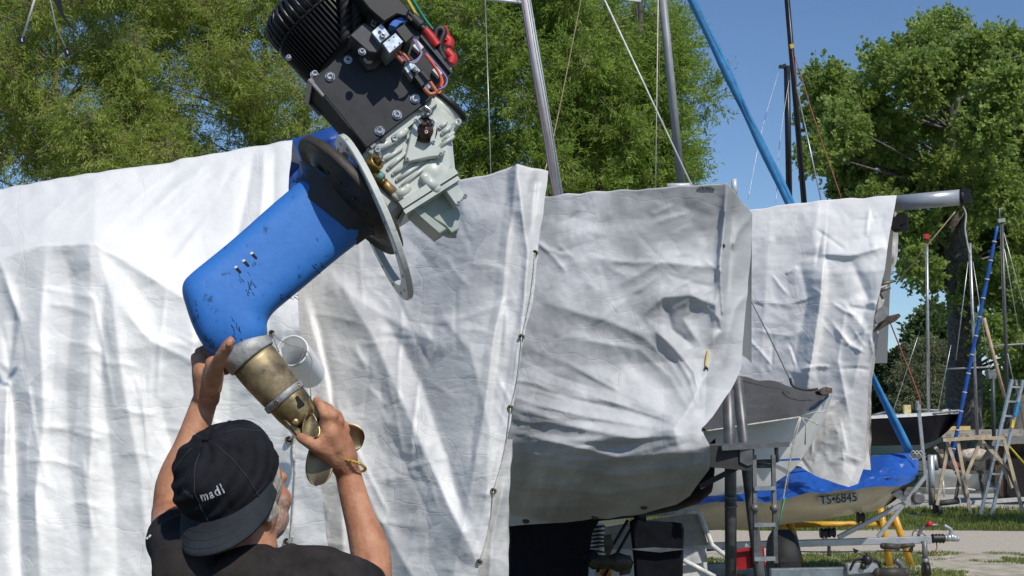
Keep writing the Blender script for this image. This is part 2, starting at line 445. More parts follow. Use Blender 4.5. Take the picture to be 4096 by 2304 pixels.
# ================================================================ trees
def frames(d):
    """two unit vectors across each direction (n,3)"""
    ref = np.where(np.abs(d[:, 2:3]) < 0.9, np.array([[0, 0, 1.0]]), np.array([[1.0, 0, 0]]))
    x = np.cross(d, ref); x /= np.linalg.norm(x, axis=1, keepdims=True) + 1e-9
    return x, np.cross(d, x)
def leaves_mesh(name, pos, dirs, length, width, m, parent, rs, rnd=None):
    n = len(pos); x, y = frames(dirs); a = rs.uniform(0, 6.283, n)[:, None]
    side = x * np.cos(a) + y * np.sin(a); nor = np.cross(dirs, side)
    l = (length * rs.uniform(0.6, 1.25, n))[:, None]; w = (width * rs.uniform(0.7, 1.2, n))[:, None]
    mid = pos + dirs * l * 0.45 + nor * l * 0.05
    tip = pos + dirs * l - nor * l * rs.uniform(-.05, .18, n)[:, None]
    vs = np.stack([pos, mid + side * w * .5, tip, mid - side * w * .5], 1).reshape(-1, 3)
    f = np.arange(n * 4).reshape(n, 4)
    if rnd is None: rnd = rs.rand(n)
    return arr_mesh(name, vs, f, m, parent, rnd)
def twigs_mesh(name, a, b, r, m, parent):
    """three-sided thin prisms between a and b"""
    n = len(a); d = b - a; d = d / (np.linalg.norm(d, axis=1, keepdims=True) + 1e-9); x, y = frames(d); r = np.broadcast_to(np.asarray(r, float), (n,))[:, None]
    ring = []
    for k in range(3):
        t = 2.0944 * k; ring.append(x * math.cos(t) + y * math.sin(t))
    vs = np.stack([a + ring[0] * r, a + ring[1] * r, a + ring[2] * r, b + ring[0] * r * .35, b + ring[1] * r * .35, b + ring[2] * r * .35], 1).reshape(-1, 3)
    i = np.arange(n)[:, None] * 6
    f = np.concatenate([i + np.array([[0, 1, 4, 3]]), i + np.array([[1, 2, 5, 4]]), i + np.array([[2, 0, 3, 5]])])
    return arr_mesh(name, vs, f, m, parent)
def make_tree(label, name, base, clumps, n_twig, leaf_len, leaf_wid, lm, bark, per=22, twig_len=0.6, droop=0.25, limb_r=0.09, trunk_r=0.25, seed=1, catkin=None, lean=(0, 0), group=None, surf=0.45, trunk_top=None, spray=1.0):
    """clumps: list of (centre xyz, radii xyz, weight). limbs run from the trunk to each clump, twigs carry the leaves"""
    rs = np.random.RandomState(seed)
    root = thing(name, label, 'tree', base, group)
    C = np.array([c[0] for c in clumps], float); R = np.array([c[1] for c in clumps], float); wt = np.array([c[2] for c in clumps], float)
    top = Vector(trunk_top) if trunk_top is not None else Vector((C[:, 0].mean() + lean[0], C[:, 1].mean(), C[:, 2].max() - 0.3))
    b = Vector(base)
    ctrl = bez([b, b.lerp(top, .35) + Vector((0.12, 0, 0)), b.lerp(top, .7) + Vector((-0.1, .1, 0)), top], 12)
    mb = MB(); mb.tube(ctrl, [trunk_r * (1 - 0.8 * i / (len(ctrl) - 1)) * (1.35 if i == 0 else 1) for i in range(len(ctrl))], 10)
    mb.build('trunk', bark, root)
    lb = MB(); limb_pts = []
    for c, r in zip(C, R):
        c = Vector(c)
        t = min(ctrl, key=lambda q: (q - c).length + max(0, (q.z - c.z) * 2.0 + 0.6))
        mid = t.lerp(c, .5) + Vector((rs.uniform(-.2, .2), rs.uniform(-.2, .2), rs.uniform(0, .3)))
        pl = bez([t, mid, c + Vector((0, 0, r[2] * 0.3))], 8)
        lb.tube(pl, [limb_r * (1 - 0.75 * i / (len(pl) - 1)) for i in range(len(pl))], 6)
        limb_pts.append(pl)
    lb.build('limb', bark, root)
    idx = rs.choice(len(C), n_twig, p=wt / wt.sum())
    u = rs.normal(size=(n_twig, 3)); u /= np.linalg.norm(u, axis=1, keepdims=True)
    rr = rs.rand(n_twig) ** surf
    p = C[idx] + u * R[idx] * rr[:, None]
    d = u * 0.8 + rs.normal(size=(n_twig, 3)) * 0.45 * spray; d[:, 2] += 0.25 - droop * 1.6 * rs.rand(n_twig); d /= np.linalg.norm(d, axis=1, keepdims=True)
    ln = twig_len * rs.uniform(.5, 1.3, n_twig)
    q = p + d * ln[:, None]
    twigs_mesh('twigs', p - d * ln[:, None] * 0.5, q, 0.0032 + 0.003 * rs.rand(n_twig), bark, root)['kind'] = 'stuff'
    t = rs.rand(n_twig, per); j = rs.normal(size=(n_twig, per, 3)) * (0.045 * twig_len / 0.6)
    pos = (p[:, None] + d[:, None] * (ln[:, None] * t)[..., None] + j).reshape(-1, 3)
    ld = d[:, None] * 0.75 + rs.normal(size=(n_twig, per, 3)) * 0.6; ld[..., 2] -= droop
    ld = ld.reshape(-1, 3); ld /= np.linalg.norm(ld, axis=1, keepdims=True)
    rnd = np.clip(np.repeat(rs.rand(n_twig), per) * 0.6 + rs.rand(n_twig * per) * 0.4, 0, 1)
    o = leaves_mesh('crown', pos, ld, leaf_len, leaf_wid, lm, root, rs, rnd); o['kind'] = 'stuff'
    if catkin:
        k = rs.rand(n_twig) < catkin[0]
        pk = p[k]; nk = len(pk); cp = (pk[:, None] + rs.normal(size=(nk, 7, 3)) * 0.06).reshape(-1, 3)
        cd = rs.normal(size=(nk * 7, 3)); cd /= np.linalg.norm(cd, axis=1, keepdims=True)
        leaves_mesh('catkins', cp, cd, 0.065, 0.034, catkin[1], root, rs)['kind'] = 'stuff'
    return root
def cl(px, py, d, r, w=1.0, rz=None, rd=None):
    c = W(px, py, d); s = d / FPX
    return ((c.x, c.y, c.z), (r * s, (rd if rd else r) * s, (rz if rz else r) * s), w)
bark_w = mat('willow_bark', (0.26, 0.22, 0.14), 0.9, var=0.25, vscale=25, bump=0.6, bscale=40)
bark_p = mat('poplar_bark', (0.20, 0.185, 0.16), 0.9, var=0.3, vscale=12, bump=0.7, bscale=20, col2=(0.06, 0.055, 0.05))
lm_w = leaf_mat('willow_leaf', (0.14, 0.22, 0.034), (0.41, 0.49, 0.12), 0.55)
lm_w2 = leaf_mat('white_willow_leaf', (0.10, 0.19, 0.028), (0.33, 0.45, 0.095), 0.55)
lm_p = leaf_mat('poplar_leaf', (0.105, 0.18, 0.036), (0.33, 0.43, 0.115), 0.55, 0.4)
lm_far = leaf_mat('far_leaf', (0.06, 0.11, 0.03), (0.16, 0.22, 0.08), 0.35)
lm_ol = leaf_mat('olive_willow_leaf', (0.10, 0.125, 0.055), (0.19, 0.215, 0.11), 0.25)
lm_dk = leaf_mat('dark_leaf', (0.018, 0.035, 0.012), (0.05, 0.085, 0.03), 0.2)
catm = leaf_mat('catkin_fluff', (0.34, 0.26, 0.15), (0.55, 0.46, 0.30), 0.3, 0.9)

def scatter(x0, x1, y0, y1, n, dlo, dhi, r, dens=None):
    out = []
    for i in range(n):
        for tr in range(40):
            x = rsx.uniform(x0, x1); y = rsx.uniform(y0, y1)
            if dens is None or rsx.rand() < dens(x, y): break
        out.append(cl(x, y, rsx.uniform(dlo, dhi), r * rsx.uniform(.65, 1.35), 1.0, rd=r * 0.6))
    return out
def den_left(x, y):
    # thin at the two sky gaps of the left willow
    g = 1.0
    for (cx, cy, sx, sy, k) in ((285, 15, 40, 36, .7), (150, 62, 26, 16, .35), (185, 75, 24, 24, .45), (222, 100, 18, 26, .35), (300, 90, 25, 25, .2)):
        g -= k * math.exp(-((x - cx) / sx) ** 2 - ((y - cy) / sy) ** 2)
    return max(g, 0.03)
make_tree('feathery willow with tan catkins behind the leftmost white tarpaulin', 'willow_tree', G(60, 520) * 1.0 if False else (-7.4, 22.5, 0), scatter(-70, 175, -70, 205, 80, 20, 24, 26, den_left),
          5200, 0.095, 0.019, lm_w, bark_w, per=30, twig_len=0.45, droop=0.5, trunk_r=0.14, limb_r=0.022, seed=4, catkin=(0.15, catm), surf=0.5, spray=1.4)
make_tree('sparse willow with sky showing through, left of the hanging motor', 'willow_tree', (-4.2, 23.5, 0), scatter(120, 420, -60, 200, 95, 21.5, 25, 24, den_left),
          5000, 0.095, 0.019, lm_w, bark_w, per=30, twig_len=0.45, droop=0.45, trunk_r=0.11, limb_r=0.02, seed=5, catkin=(0.07, catm), surf=0.5, spray=1.4)
def den_c(x, y):
    if x > 690 + 14 * math.sin(y * .09): return 0.02
    if y < 20 and x > 600: return 0.1
    return 1.0 - 0.45 * math.exp(-((x - 640) / 60) ** 2 - ((y - 60) / 50) ** 2)
make_tree('broad dense green willow behind the two pale masts', 'willow_tree', (1.0, 25.5, 0), scatter(395, 600, -70, 210, 75, 23, 27, 25) + scatter(590, 702, 10, 215, 44, 23.5, 27, 20, den_c),
          8600, 0.11, 0.028, lm_w2, bark_w, per=26, twig_len=0.5, droop=0.3, trunk_r=0.2, limb_r=0.035, seed=6, surf=0.42)
# the tall poplar on the right
pop = []
for (x, y, r) in ((826, 82, 22), (845, 92, 22), (818, 112, 18), (838, 125, 26), (868, 112, 26), (822, 150, 20), (850, 160, 30), (890, 140, 32), (900, 60, 22), (880, 62, 16), (925, 40, 24), (948, 32, 20), (920, 80, 30), (955, 70, 28), (978, 46, 16), (980, 90, 30),
                  (1008, 45, 20), (1010, 90, 30), (1035, 60, 30), (940, 120, 34), (985, 140, 36), (1030, 130, 36), (905, 180, 32), (950, 180, 34), (1000, 190, 36), (1040, 190, 36), (850, 190, 22), (880, 205, 24), (915, 232, 24), (925, 262, 20), (930, 285, 9), (915, 275, 10),
                  (948, 235, 30), (990, 240, 34), (1035, 245, 36), (960, 270, 18), (985, 285, 26), (1020, 290, 34), (1050, 300, 34), (972, 325, 9), (955, 305, 7), (948, 310, 5), (992, 330, 20), (1025, 340, 26), (1045, 360, 26), (964, 352, 6), (1005, 380, 16), (1030, 395, 18), (990, 405, 14)):
    pop.append(cl(x, y, rsx.uniform(37, 43), r * 0.78, r * r))
    pop.append(cl(x + rsx.uniform(-8, 8), y + rsx.uniform(-8, 8), rsx.uniform(35, 44), r * 0.66, r * r * .7))
pt = make_tree('tall broad poplar with a grey trunk above the far ladder', 'poplar_tree', (0.3174 * 41.5, 41.5, 0), pop, 11000, 0.13, 0.105, lm_p, bark_p, per=17, twig_len=0.42, droop=0.15, trunk_r=0.62, limb_r=0.05, seed=8, surf=0.33, trunk_top=W(955, 70, 40))
mb = MB(); a = Vector((14.85, 42.5, 0)); mb.tube(bez([a, W(1012, 400, 42), W(1030, 330, 42.3), W(1040, 250, 42)], 12), [.6, .55, .5, .48, .45, .42, .4, .38, .36, .34, .3, .28, .2][:len(bez([a, a, a, a], 12))], 10); mb.build('trunk', bark_p, pt)
# far trees over the water
make_tree('pointed green tree far beyond the navy boat', 'far_tree', W(931, 470, 66) * 1.0 if False else (0.2985 * 66, 66, 0),
          [cl(933, 312, 66, 6, 40), cl(930, 325, 66, 11, 100), cl(938, 333, 66, 10, 90), cl(921, 332, 66, 11, 90), cl(929, 350, 66, 18, 300), cl(915, 355, 66, 12, 120), cl(944, 355, 66, 12, 120), cl(930, 385, 66, 22, 300)],
          1300, 0.24, 0.17, lm_far, bark_p, per=16, twig_len=0.45, droop=.1, trunk_r=.3, limb_r=.1, seed=9, surf=.35)
make_tree('rounded olive willow across the water behind the mast with the red box', 'willow_bush', (0.299 * 60, 60, 0),
          [cl(933, 378, 60, 28, 300), cl(915, 385, 59, 20, 160), cl(952, 385, 59, 18, 160), cl(930, 362, 60, 20, 160), cl(925, 410, 58, 26, 240), cl(948, 410, 59, 24, 200), cl(908, 408, 59, 18, 160)],
          2600, 0.17, 0.05, lm_ol, bark_w, per=22, twig_len=0.5, droop=.6, trunk_r=.3, limb_r=.1, seed=10, surf=.3)
make_tree('dark tree left of the olive willow across the water', 'far_tree', (0.268 * 62, 62, 0),
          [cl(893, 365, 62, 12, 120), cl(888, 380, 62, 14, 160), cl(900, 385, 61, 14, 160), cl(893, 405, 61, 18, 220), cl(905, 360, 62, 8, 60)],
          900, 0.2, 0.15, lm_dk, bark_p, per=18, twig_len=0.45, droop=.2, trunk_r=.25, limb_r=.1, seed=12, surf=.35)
make_tree('low yellowish green tree at the far shore beside the striped tarpaulin edge', 'far_tree', (0.25 * 64, 64, 0),
          [cl(874, 378, 64, 15, 160), cl(880, 395, 63, 16, 200), cl(866, 400, 63, 16, 200), cl(872, 420, 62, 18, 200)],
          700, 0.2, 0.12, lm_far, bark_p, per=18, twig_len=0.45, droop=.2, trunk_r=.2, limb_r=.08, seed=13, surf=.35)
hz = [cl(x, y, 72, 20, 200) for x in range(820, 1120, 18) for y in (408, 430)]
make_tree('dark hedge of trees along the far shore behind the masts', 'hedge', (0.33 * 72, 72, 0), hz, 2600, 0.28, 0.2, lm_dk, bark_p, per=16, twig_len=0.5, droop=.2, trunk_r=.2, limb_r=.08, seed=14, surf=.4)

make_tree('small unseen green tree added beyond the right edge to shadow the gravel road', 'shadow_tree', (11.0, 20.6, 0), [((10.3, 20.9, 4.2), (.9, .8, .8), 2), ((11.2, 20.8, 4.6), (.9, .9, .8), 2), ((12.2, 20.4, 4.4), (1.0, .9, .9), 2), ((13.2, 20.0, 4.2), (1.0, .9, .9), 2)], 800, 0.11, 0.07, lm_p, bark_p, per=16, twig_len=0.4, trunk_r=.12, limb_r=.05, seed=31)  # added out of view so its crown shadows the gravel road

make_tree('low leafy hedge running along the yard behind the covered boats', 'yard_hedge', (-2.0, 28.0, 0), [((x, 28.0 + (x % 2) * .4, z), (1.0, .6, .9), 1) for x in np.arange(-13, 5.5, 1.3) for z in (.8, 2.2, 3.4)], 1500, 0.16, 0.05, lm_w2, bark_w, per=16, twig_len=0.5, trunk_r=.08, limb_r=.03, seed=41, trunk_top=(-2, 28, 3))
# ================================================================ tarpaulins
from mathutils.bvhtree import BVHTree
TARP_BVH = {}
def on_tarp(root, px, py, lift=0.006, dflt=6.0):
    """the point of a cover that shows at this pixel, lifted towards the photographer"""
    r = ray(px, py).normalized(); h = TARP_BVH[root['label']].ray_cast(CO, r)
    return (h[0] - r * lift) if h[0] else W(px, py, dflt)
def polyl(pts, t):
    P = np.array(pts, float); d = np.r_[0, np.cumsum(np.hypot(np.diff(P[:, 0]), np.diff(P[:, 1])))]; d /= d[-1]
    return np.stack([np.interp(t, d, P[:, k]) for k in range(P.shape[1])], -1)
def fold_disp(X, Y, folds, k_all=1.0):
    Z = np.zeros_like(X)
    for (line, wl, wr, a) in folds:
        P = np.array(line, float); best = np.full(X.shape, 1e9); sd = np.zeros(X.shape); tt = np.zeros(X.shape)
        nseg = len(P) - 1
        for i in range(nseg):
            ax, ay = P[i]; bx, by = P[i + 1]; ex, ey = bx - ax, by - ay; l2 = ex * ex + ey * ey
            t = np.clip(((X - ax) * ex + (Y - ay) * ey) / l2, 0, 1)
            dx = X - (ax + t * ex); dy = Y - (ay + t * ey); dd = np.hypot(dx, dy)
            s = np.sign(ex * dy - ey * dx)          # +: right of travel (image y down)
            k = dd < best; best = np.where(k, dd, best); sd = np.where(k, s, sd); tt = np.where(k, (i + t) / nseg, tt)
        w = np.where(sd > 0, wr, wl)
        taper = np.clip(np.minimum(tt, 1 - tt) * 5 + 0.15, 0, 1)
        Z += k_all * a * np.exp(-(best / w) ** (1.15 if a > 0 else 1.4)) * taper
    return Z
def crumple(X, Y, s, amp, seed, aniso=1.0):
    """folded-paper relief: ridged facets of two sizes, X,Y in pixels"""
    Z = np.zeros_like(X)
    for k, (lam, a) in enumerate(((46 * s, 1.0), (27 * s, 0.55), (15 * s, 0.28))):
        x, y = rot2(X, Y * aniso, 0.5 + 1.1 * k + seed)
        wx = 0.6 * vnoise(x / lam * 0.6, y / lam * 0.6, seed + 3)
        n = vnoise(x / lam + wx, y / lam + wx, seed + k, smooth=False)
        Z += a * np.abs(n - 0.5) * 2
    mask = 0.35 + 0.9 * vnoise(X / (90 * s), Y / (90 * s), seed + 9)
    return amp * (Z - 0.8) * mask
def tarp(name, label, top, bot, left, right, nu, nv, folds, cr, m, seed=1, back=None, profile=None, group=None, k_all=0.62):
    u = np.linspace(0, 1, nu); v = np.linspace(0, 1, nv)
    T = polyl(top, u); B = polyl(bot, u); L_ = polyl(left, v); R_ = polyl(right, v)
    U, V = np.meshgrid(u, v); U = U[..., None]; V = V[..., None]
    S = (1 - V) * T[None] + V * B[None] + (1 - U) * L_[:, None] + U * R_[:, None] - ((1 - U) * (1 - V) * T[0] + U * (1 - V) * T[-1] + (1 - U) * V * B[0] + U * V * B[-1])
    X, Y, D = S[..., 0], S[..., 1], S[..., 2]
    if profile is not None: D = D + profile(X, Y, U[..., 0], V[..., 0])
    edge = np.clip(np.minimum(np.minimum(U[..., 0], 1 - U[..., 0]), np.minimum(V[..., 0], 1 - V[..., 0])) * 12 + 0.25, 0, 1)
    D = D - fold_disp(X, Y, folds, k_all) - crumple(X, Y, cr[0], cr[1], seed, cr[2] if len(cr) > 2 else 1.0) * edge
    # hem waviness
    hem = (1 - edge) * 1.2
    Y2 = Y + hem * (vnoise(X / 14, Y / 14, seed + 2) - 0.5) * 3.0; X2 = X + hem * (vnoise(X / 14 + 5, Y / 14, seed + 5) - 0.5) * 2.0
    vs = WA(X2, Y2, D).reshape(-1, 3)
    i = np.arange(nu * nv).reshape(nv, nu)
    f = np.stack([i[:-1, :-1], i[1:, :-1], i[1:, 1:], i[:-1, 1:]], -1).reshape(-1, 4)
    o = None
    if back:
        row = vs[:nu]; n0 = len(vs); rows = [row]
        for k in range(1, 7):
            t = k / 6; q = row + np.array(back) * np.array([t, t, t ** 1.4]); rows.append(q)
        vs = np.concatenate([vs] + rows[1:]); ib = np.concatenate([i[:1], n0 + np.arange(6 * nu).reshape(6, nu)])
        fb = np.stack([ib[:-1, :-1], ib[:-1, 1:], ib[1:, 1:], ib[1:, :-1]], -1).reshape(-1, 4); f = np.concatenate([f, fb])
    TARP_BVH[label] = BVHTree.FromPolygons(vs.tolist(), f.tolist())
    root = thing(name, label, 'tarpaulin', tuple(vs[f[0][0]] * np.array([1, 1, 0])), group)
    o = arr_mesh('sheet', vs, f, m, root, smooth=True)
    uvx = np.concatenate([(X * 8 / FPX).ravel(), np.zeros(len(vs) - X.size)]); uvy = np.concatenate([(Y * 8 / FPX).ravel(), np.zeros(len(vs) - X.size)])
    uv = o.data.uv_layers.new(name='cloth'); fl = f.ravel(); uv.data.foreach_set('uv', np.stack([uvx[fl] + seed * 3.1, uvy[fl]], -1).astype(np.float32).ravel())
    return root, o
white_t = tarp_mat('white_tarp', (0.82, 0.81, 0.785), (0.70, 0.70, 0.68), 0.35, 0.5, 1.0, True, 0.30, 0.35)
grey_t = tarp_mat('greyed_tarp', (0.72, 0.715, 0.70), (0.47, 0.47, 0.47), 0.6, 0.5, 1.1, True, 0.28, 0.35)
dirty_t = tarp_mat('weathered_tarp', (0.61, 0.615, 0.62), (0.29, 0.295, 0.295), 0.8, 0.5, 0.85, True, 0.34, 0.3)
crisp_t = tarp_mat('crisp_white_tarp', (0.79, 0.78, 0.765), (0.64, 0.63, 0.62), 0.4, 0.48, 0.9, True, 0.42, 0.35)
brass = mat('grommet_brass', (0.22, 0.19, 0.13), 0.5, .7, var=0.3, vscale=80)
dkcord = mat('dark_cord', (0.05, 0.05, 0.048), 0.8, var=0.2)
cordm = mat('pale_cord', (0.55, 0.53, 0.48), 0.8, var=0.2, vscale=60, bump=.4, bscale=200)
def grommet(root, px, py, d, r=0.010, cord=True, nrm=None):
    mb = MB(); c = on_tarp(root, px, py, .006, d); ax = (CO - c).normalized() if nrm is None else nrm
    prof = [(0.004 * math.cos(a), r + 0.0035 * math.sin(a)) for a in np.linspace(-math.pi, math.pi, 8)]
    mb.lathe(c, ax, prof, 14, close=False); o = mb.build('grommet', brass, root)
    mh = MB(); mh.lathe(c - ax * 0.002, ax, [(0, r * 0.8), (0.001, 0.0)], 12); mh.build('eyelet_hole', dkcord, o)
    return o
# --- A: the leftmost boat cover, long side + roof
topA = [(-40, 196, 7.5), (0, 188.5, 7.4), (99, 172, 7.15), (175, 161, 7.0), (238, 150, 6.85), (293, 139.5, 6.75)]
def profA(X, Y, U, V):
    # roof: from the ridge the sheet comes forward to the shoulder line, then hangs
    sh = np.interp(X, [-40, 0, 24, 44, 95, 119, 159, 190, 240, 290, 340], [268, 260, 249, 245, 243, 256, 280, 299, 315, 330, 345])
    rg = np.interp(X, [-40, 0, 99, 175, 238, 293, 340], [196, 188.5, 172, 161, 150, 139.5, 131])
    t = np.clip((Y - rg) / (sh - rg), 0, 1)
    soft = np.clip((X - 90) / 140, 0, 1)
    tl = t; te = 1 - (1 - t) ** 1.7
    return -(1 - 0.35 * soft) * 0.95 * (tl * (1 - soft) + te * soft)
fA = [([(24, 249), (44, 244.5), (95, 243), (119, 257), (150, 277), (190, 300)], 9, 7, 0.015),
      ([(140, 271), (160, 283), (187, 299), (215, 318)], 4, 14, 0.03),
      ([(97, 244), (112, 300), (122, 380), (140, 470), (150, 580)], 26, 18, 0.075),
      ([(46, 246), (40, 330), (44, 420), (36, 500), (42, 600)], 10, 20, 0.07),
      ([(16, 300), (10, 380), (16, 470), (22, 600)], 8, 8, -0.10),
      ([(64, 250), (74, 300), (66, 380), (70, 470), (86, 590)], 12, 18, -0.05),
      ([(108, 262), (100, 330), (104, 400), (114, 480), (118, 590)], 10, 12, -0.05),
      ([(190, 300), (196, 390), (180, 480), (200, 600)], 26, 30, 0.06),
      ([(160, 400), (176, 470), (196, 560), (205, 620)], 14, 8, -0.06),
      ([(0, 262), (20, 320), (8, 390), (4, 480)], 6, 6, 0.07),
      ([(100, 246), (135, 285), (165, 330), (230, 372)], 14, 26, -0.035),
      ([(115, 300), (150, 340), (200, 365), (240, 372)], 22, 10, 0.05),
      ([(231, 152), (215, 200), (180, 255), (150, 282)], 9, 12, 0.03), ([(255, 147), (246, 200), (232, 260), (222, 300)], 5, 7, -0.045), ([(264, 146), (262, 200), (256, 260)], 5, 5, 0.04),
      ([(274, 144), (274, 200), (268, 260)], 4, 5, -0.03), ([(210, 156), (180, 200), (120, 240)], 8, 10, 0.022), ([(160, 165), (110, 205), (50, 243)], 9, 10, 0.02), ([(110, 172), (60, 212), (10, 250)], 9, 10, 0.02),
      ([(240, 160), (205, 215), (165, 262)], 4, 5, -0.02), ([(190, 162), (140, 215), (100, 240)], 4, 5, -0.016)]
for k in range(26):
    x = rsx.uniform(-20, 270); y = np.interp(x, [0, 95, 200, 290], [260, 246, 300, 330]) + rsx.uniform(40, 270); l = rsx.uniform(25, 75)
    fA.append(([(x - l / 2, y - l * .06 + rsx.uniform(-4, 4)), (x, y), (x + l / 2, y + l * .16 + rsx.uniform(-5, 5))], 2.2, 3.2, rsx.uniform(0.006, 0.014)))
for k in range(34):
    x = rsx.uniform(0, 280); rg_ = np.interp(x, [0, 99, 175, 238, 293], [188.5, 172, 161, 150, 139.5]); l = rsx.uniform(30, 90)
    fA.append(([(x, rg_ + rsx.uniform(2, 25)), (x - l * .5, rg_ + l * .42), (x - l, rg_ + l * .9)], 1.6, 2.6, rsx.uniform(.005, .014)))
for k in range(30):
    x = rsx.uniform(0, 290); y = rsx.uniform(280, 480); l = rsx.uniform(40, 120); s_ = rsx.uniform(-.12, .22)
    fA.append(([(x, y), (x + s_ * l * .5 + rsx.uniform(-2, 2), y + l * .5), (x + s_ * l, y + l)], 1.8, 3.0, rsx.uniform(-.010, .016)))
tA, _ = tarp('tarpaulin', 'bright white tarpaulin draped over the leftmost boat, behind the man', topA,
     [(-40, 640, 6.75), (120, 640, 6.6), (340, 640, 6.3)], [(-40, 196, 7.5), (-40, 640, 6.75)], [(293, 139.5, 6.75), (288, 187, 6.65), (300, 330, 6.4), (340, 640, 6.3)], 190, 230, fA, (1.0, 0.014, 1.0), white_t, 2, (0.15, 1.6, -1.3), profA)
# --- B: its stern part to the right of the drive, greyer, with the eyeleted edge
topB = [(286, 232, 6.72), (330, 238, 6.6), (400, 205, 6.4), (457, 181, 6.15), (493, 173, 6.0), (508, 168, 5.95), (517, 164, 5.9), (530, 167, 5.93), (548, 171.5, 6.0)]
rightB = [(548, 171.5, 6.0), (543, 217, 5.9), (537, 254, 5.85), (533, 302, 5.8), (523.5, 338, 5.75), (513, 409, 5.7), (503, 457, 5.66), (495, 495, 5.63), (481, 558, 5.6), (462, 640, 5.55)]
fB = [([(517, 164), (522, 210), (528, 250), (522, 330), (505, 430)], 9, 5, 0.075), ([(507, 170), (512, 230), (505, 300), (490, 420)], 8, 8, -0.04), ([(536, 172), (533, 205), (531, 240)], 4, 4, -0.05),
      ([(325, 270), (350, 295), (400, 325), (450, 350)], 10, 24, 0.055), ([(330, 268), (372, 335), (410, 420), (455, 520), (478, 560)], 20, 22, 0.085),
      ([(302, 290), (322, 360), (340, 450), (345, 600)], 12, 14, 0.07), ([(312, 300), (330, 380), (338, 460)], 6, 6, -0.05),
      ([(375, 300), (420, 380), (448, 460), (470, 540)], 14, 12, -0.06), ([(430, 300), (470, 350), (490, 430), (485, 520)], 16, 20, 0.05), ([(460, 190), (468, 250), (450, 330)], 20, 20, 0.035),
      ([(350, 460), (380, 520), (420, 590)], 12, 14, 0.05), ([(300, 340), (304, 440), (300, 600)], 5, 5, 0.05), ([(288, 330), (292, 440), (290, 600)], 7, 4, -0.08), ([(282, 330), (284, 600)], 6, 6, 0.05)]
for k in range(30):
    x = rsx.uniform(300, 500); y = rsx.uniform(230, 560); l = rsx.uniform(20, 60); a = rsx.uniform(-.5, 1.2)
    fB.append(([(x - l / 2 * math.cos(a), y - l / 2 * math.sin(a)), (x, y + rsx.uniform(-3, 3)), (x + l / 2 * math.cos(a), y + l / 2 * math.sin(a))], 2.2, 3.5, rsx.uniform(0.006, 0.016)))
fB.append(([(540, 172), (535, 217), (529, 254), (525, 302), (515.5, 338), (505, 409), (495, 457), (487, 495), (473, 558)], 1.2, 1.8, .012))
for k in range(40):
    x = rsx.uniform(310, 520); y = rsx.uniform(190, 520); l = rsx.uniform(30, 110); s_ = rsx.uniform(-.1, .55)
    fB.append(([(x, y), (x + s_ * l * .5 + rsx.uniform(-3, 3), y + l * .5), (x + s_ * l, y + l)], 1.8, 3.2, rsx.uniform(-.010, .018)))
tB, _ = tarp('tarpaulin', 'greyed white tarpaulin with a row of eyelets down its right edge, behind the drive leg', topB,
     [(272, 640, 6.1), (380, 640, 5.8), (462, 640, 5.55)], [(286, 232, 6.72), (276, 400, 6.4), (272, 640, 6.1)], rightB, 150, 220, fB, (0.9, 0.017, 1.0), grey_t, 5, (-0.9, 1.2, -1.0))
for (px, py, d) in ((535, 253, 5.8), (521.5, 337, 5.71), (510.5, 408, 5.66), (493.5, 491, 5.6), (479.5, 562, 5.55)):
    grommet(tB, px, py, d)
for (a, b) in (((535, 253), (521.5, 337)), ((521.5, 337), (510.5, 408)), ((510.5, 408), (493.5, 491)), ((493.5, 491), (479.5, 562))):
    m_ = MB(); m_.tube(bez([on_tarp(tB, a[0] + (b[0] - a[0]) * t, a[1] + (b[1] - a[1]) * t, .008) + CR * (.012 * math.sin(t * 3.14)) for t in (0, .2, .4, .6, .8, 1)], 16), 0.0025, 6); m_.build('tie_cord', cordm, tB)
# hidden second layer seen below the eyeleted edge
tB2, _ = tarp('tarpaulin', 'narrow white under-layer hanging just right of the eyeleted tarpaulin edge', [(500, 440, 5.9), (513, 440, 5.95)], [(440, 640, 5.9), (508, 640, 5.95)], [(500, 440, 5.9), (440, 640, 5.9)], [(513, 440, 5.95), (509, 500, 5.95), (508, 640, 5.95)], 24, 60,
     [([(505, 480), (492, 540), (490, 600)], 5, 8, 0.06)], (0.8, 0.02), grey_t, 9)
# the blue cover that shows between the white one and the motor
blue_t = tarp_mat('dark_blue_tarp', (0.018, 0.075, 0.30), (0.012, 0.05, 0.20), 0.5, 0.5, 1.5, False, 0.3)
tarp('tarpaulin', 'dark blue tarpaulin corner showing beside the black motor flange', [(286, 141, 7.0), (335, 126, 6.9), (380, 120, 6.8)], [(284, 232, 6.85), (380, 235, 6.7)], [(286, 141, 7.0), (284, 232, 6.85)], [(380, 120, 6.8), (380, 235, 6.7)], 50, 40,
     [([(285, 165), (310, 145), (340, 135)], 5, 8, 0.08), ([(285, 185), (315, 165), (345, 150)], 5, 8, 0.08), ([(300, 145), (296, 190)], 5, 5, -.05)], (0.8, 0.02), blue_t, 11, (0.1, 1.0, -1.0))
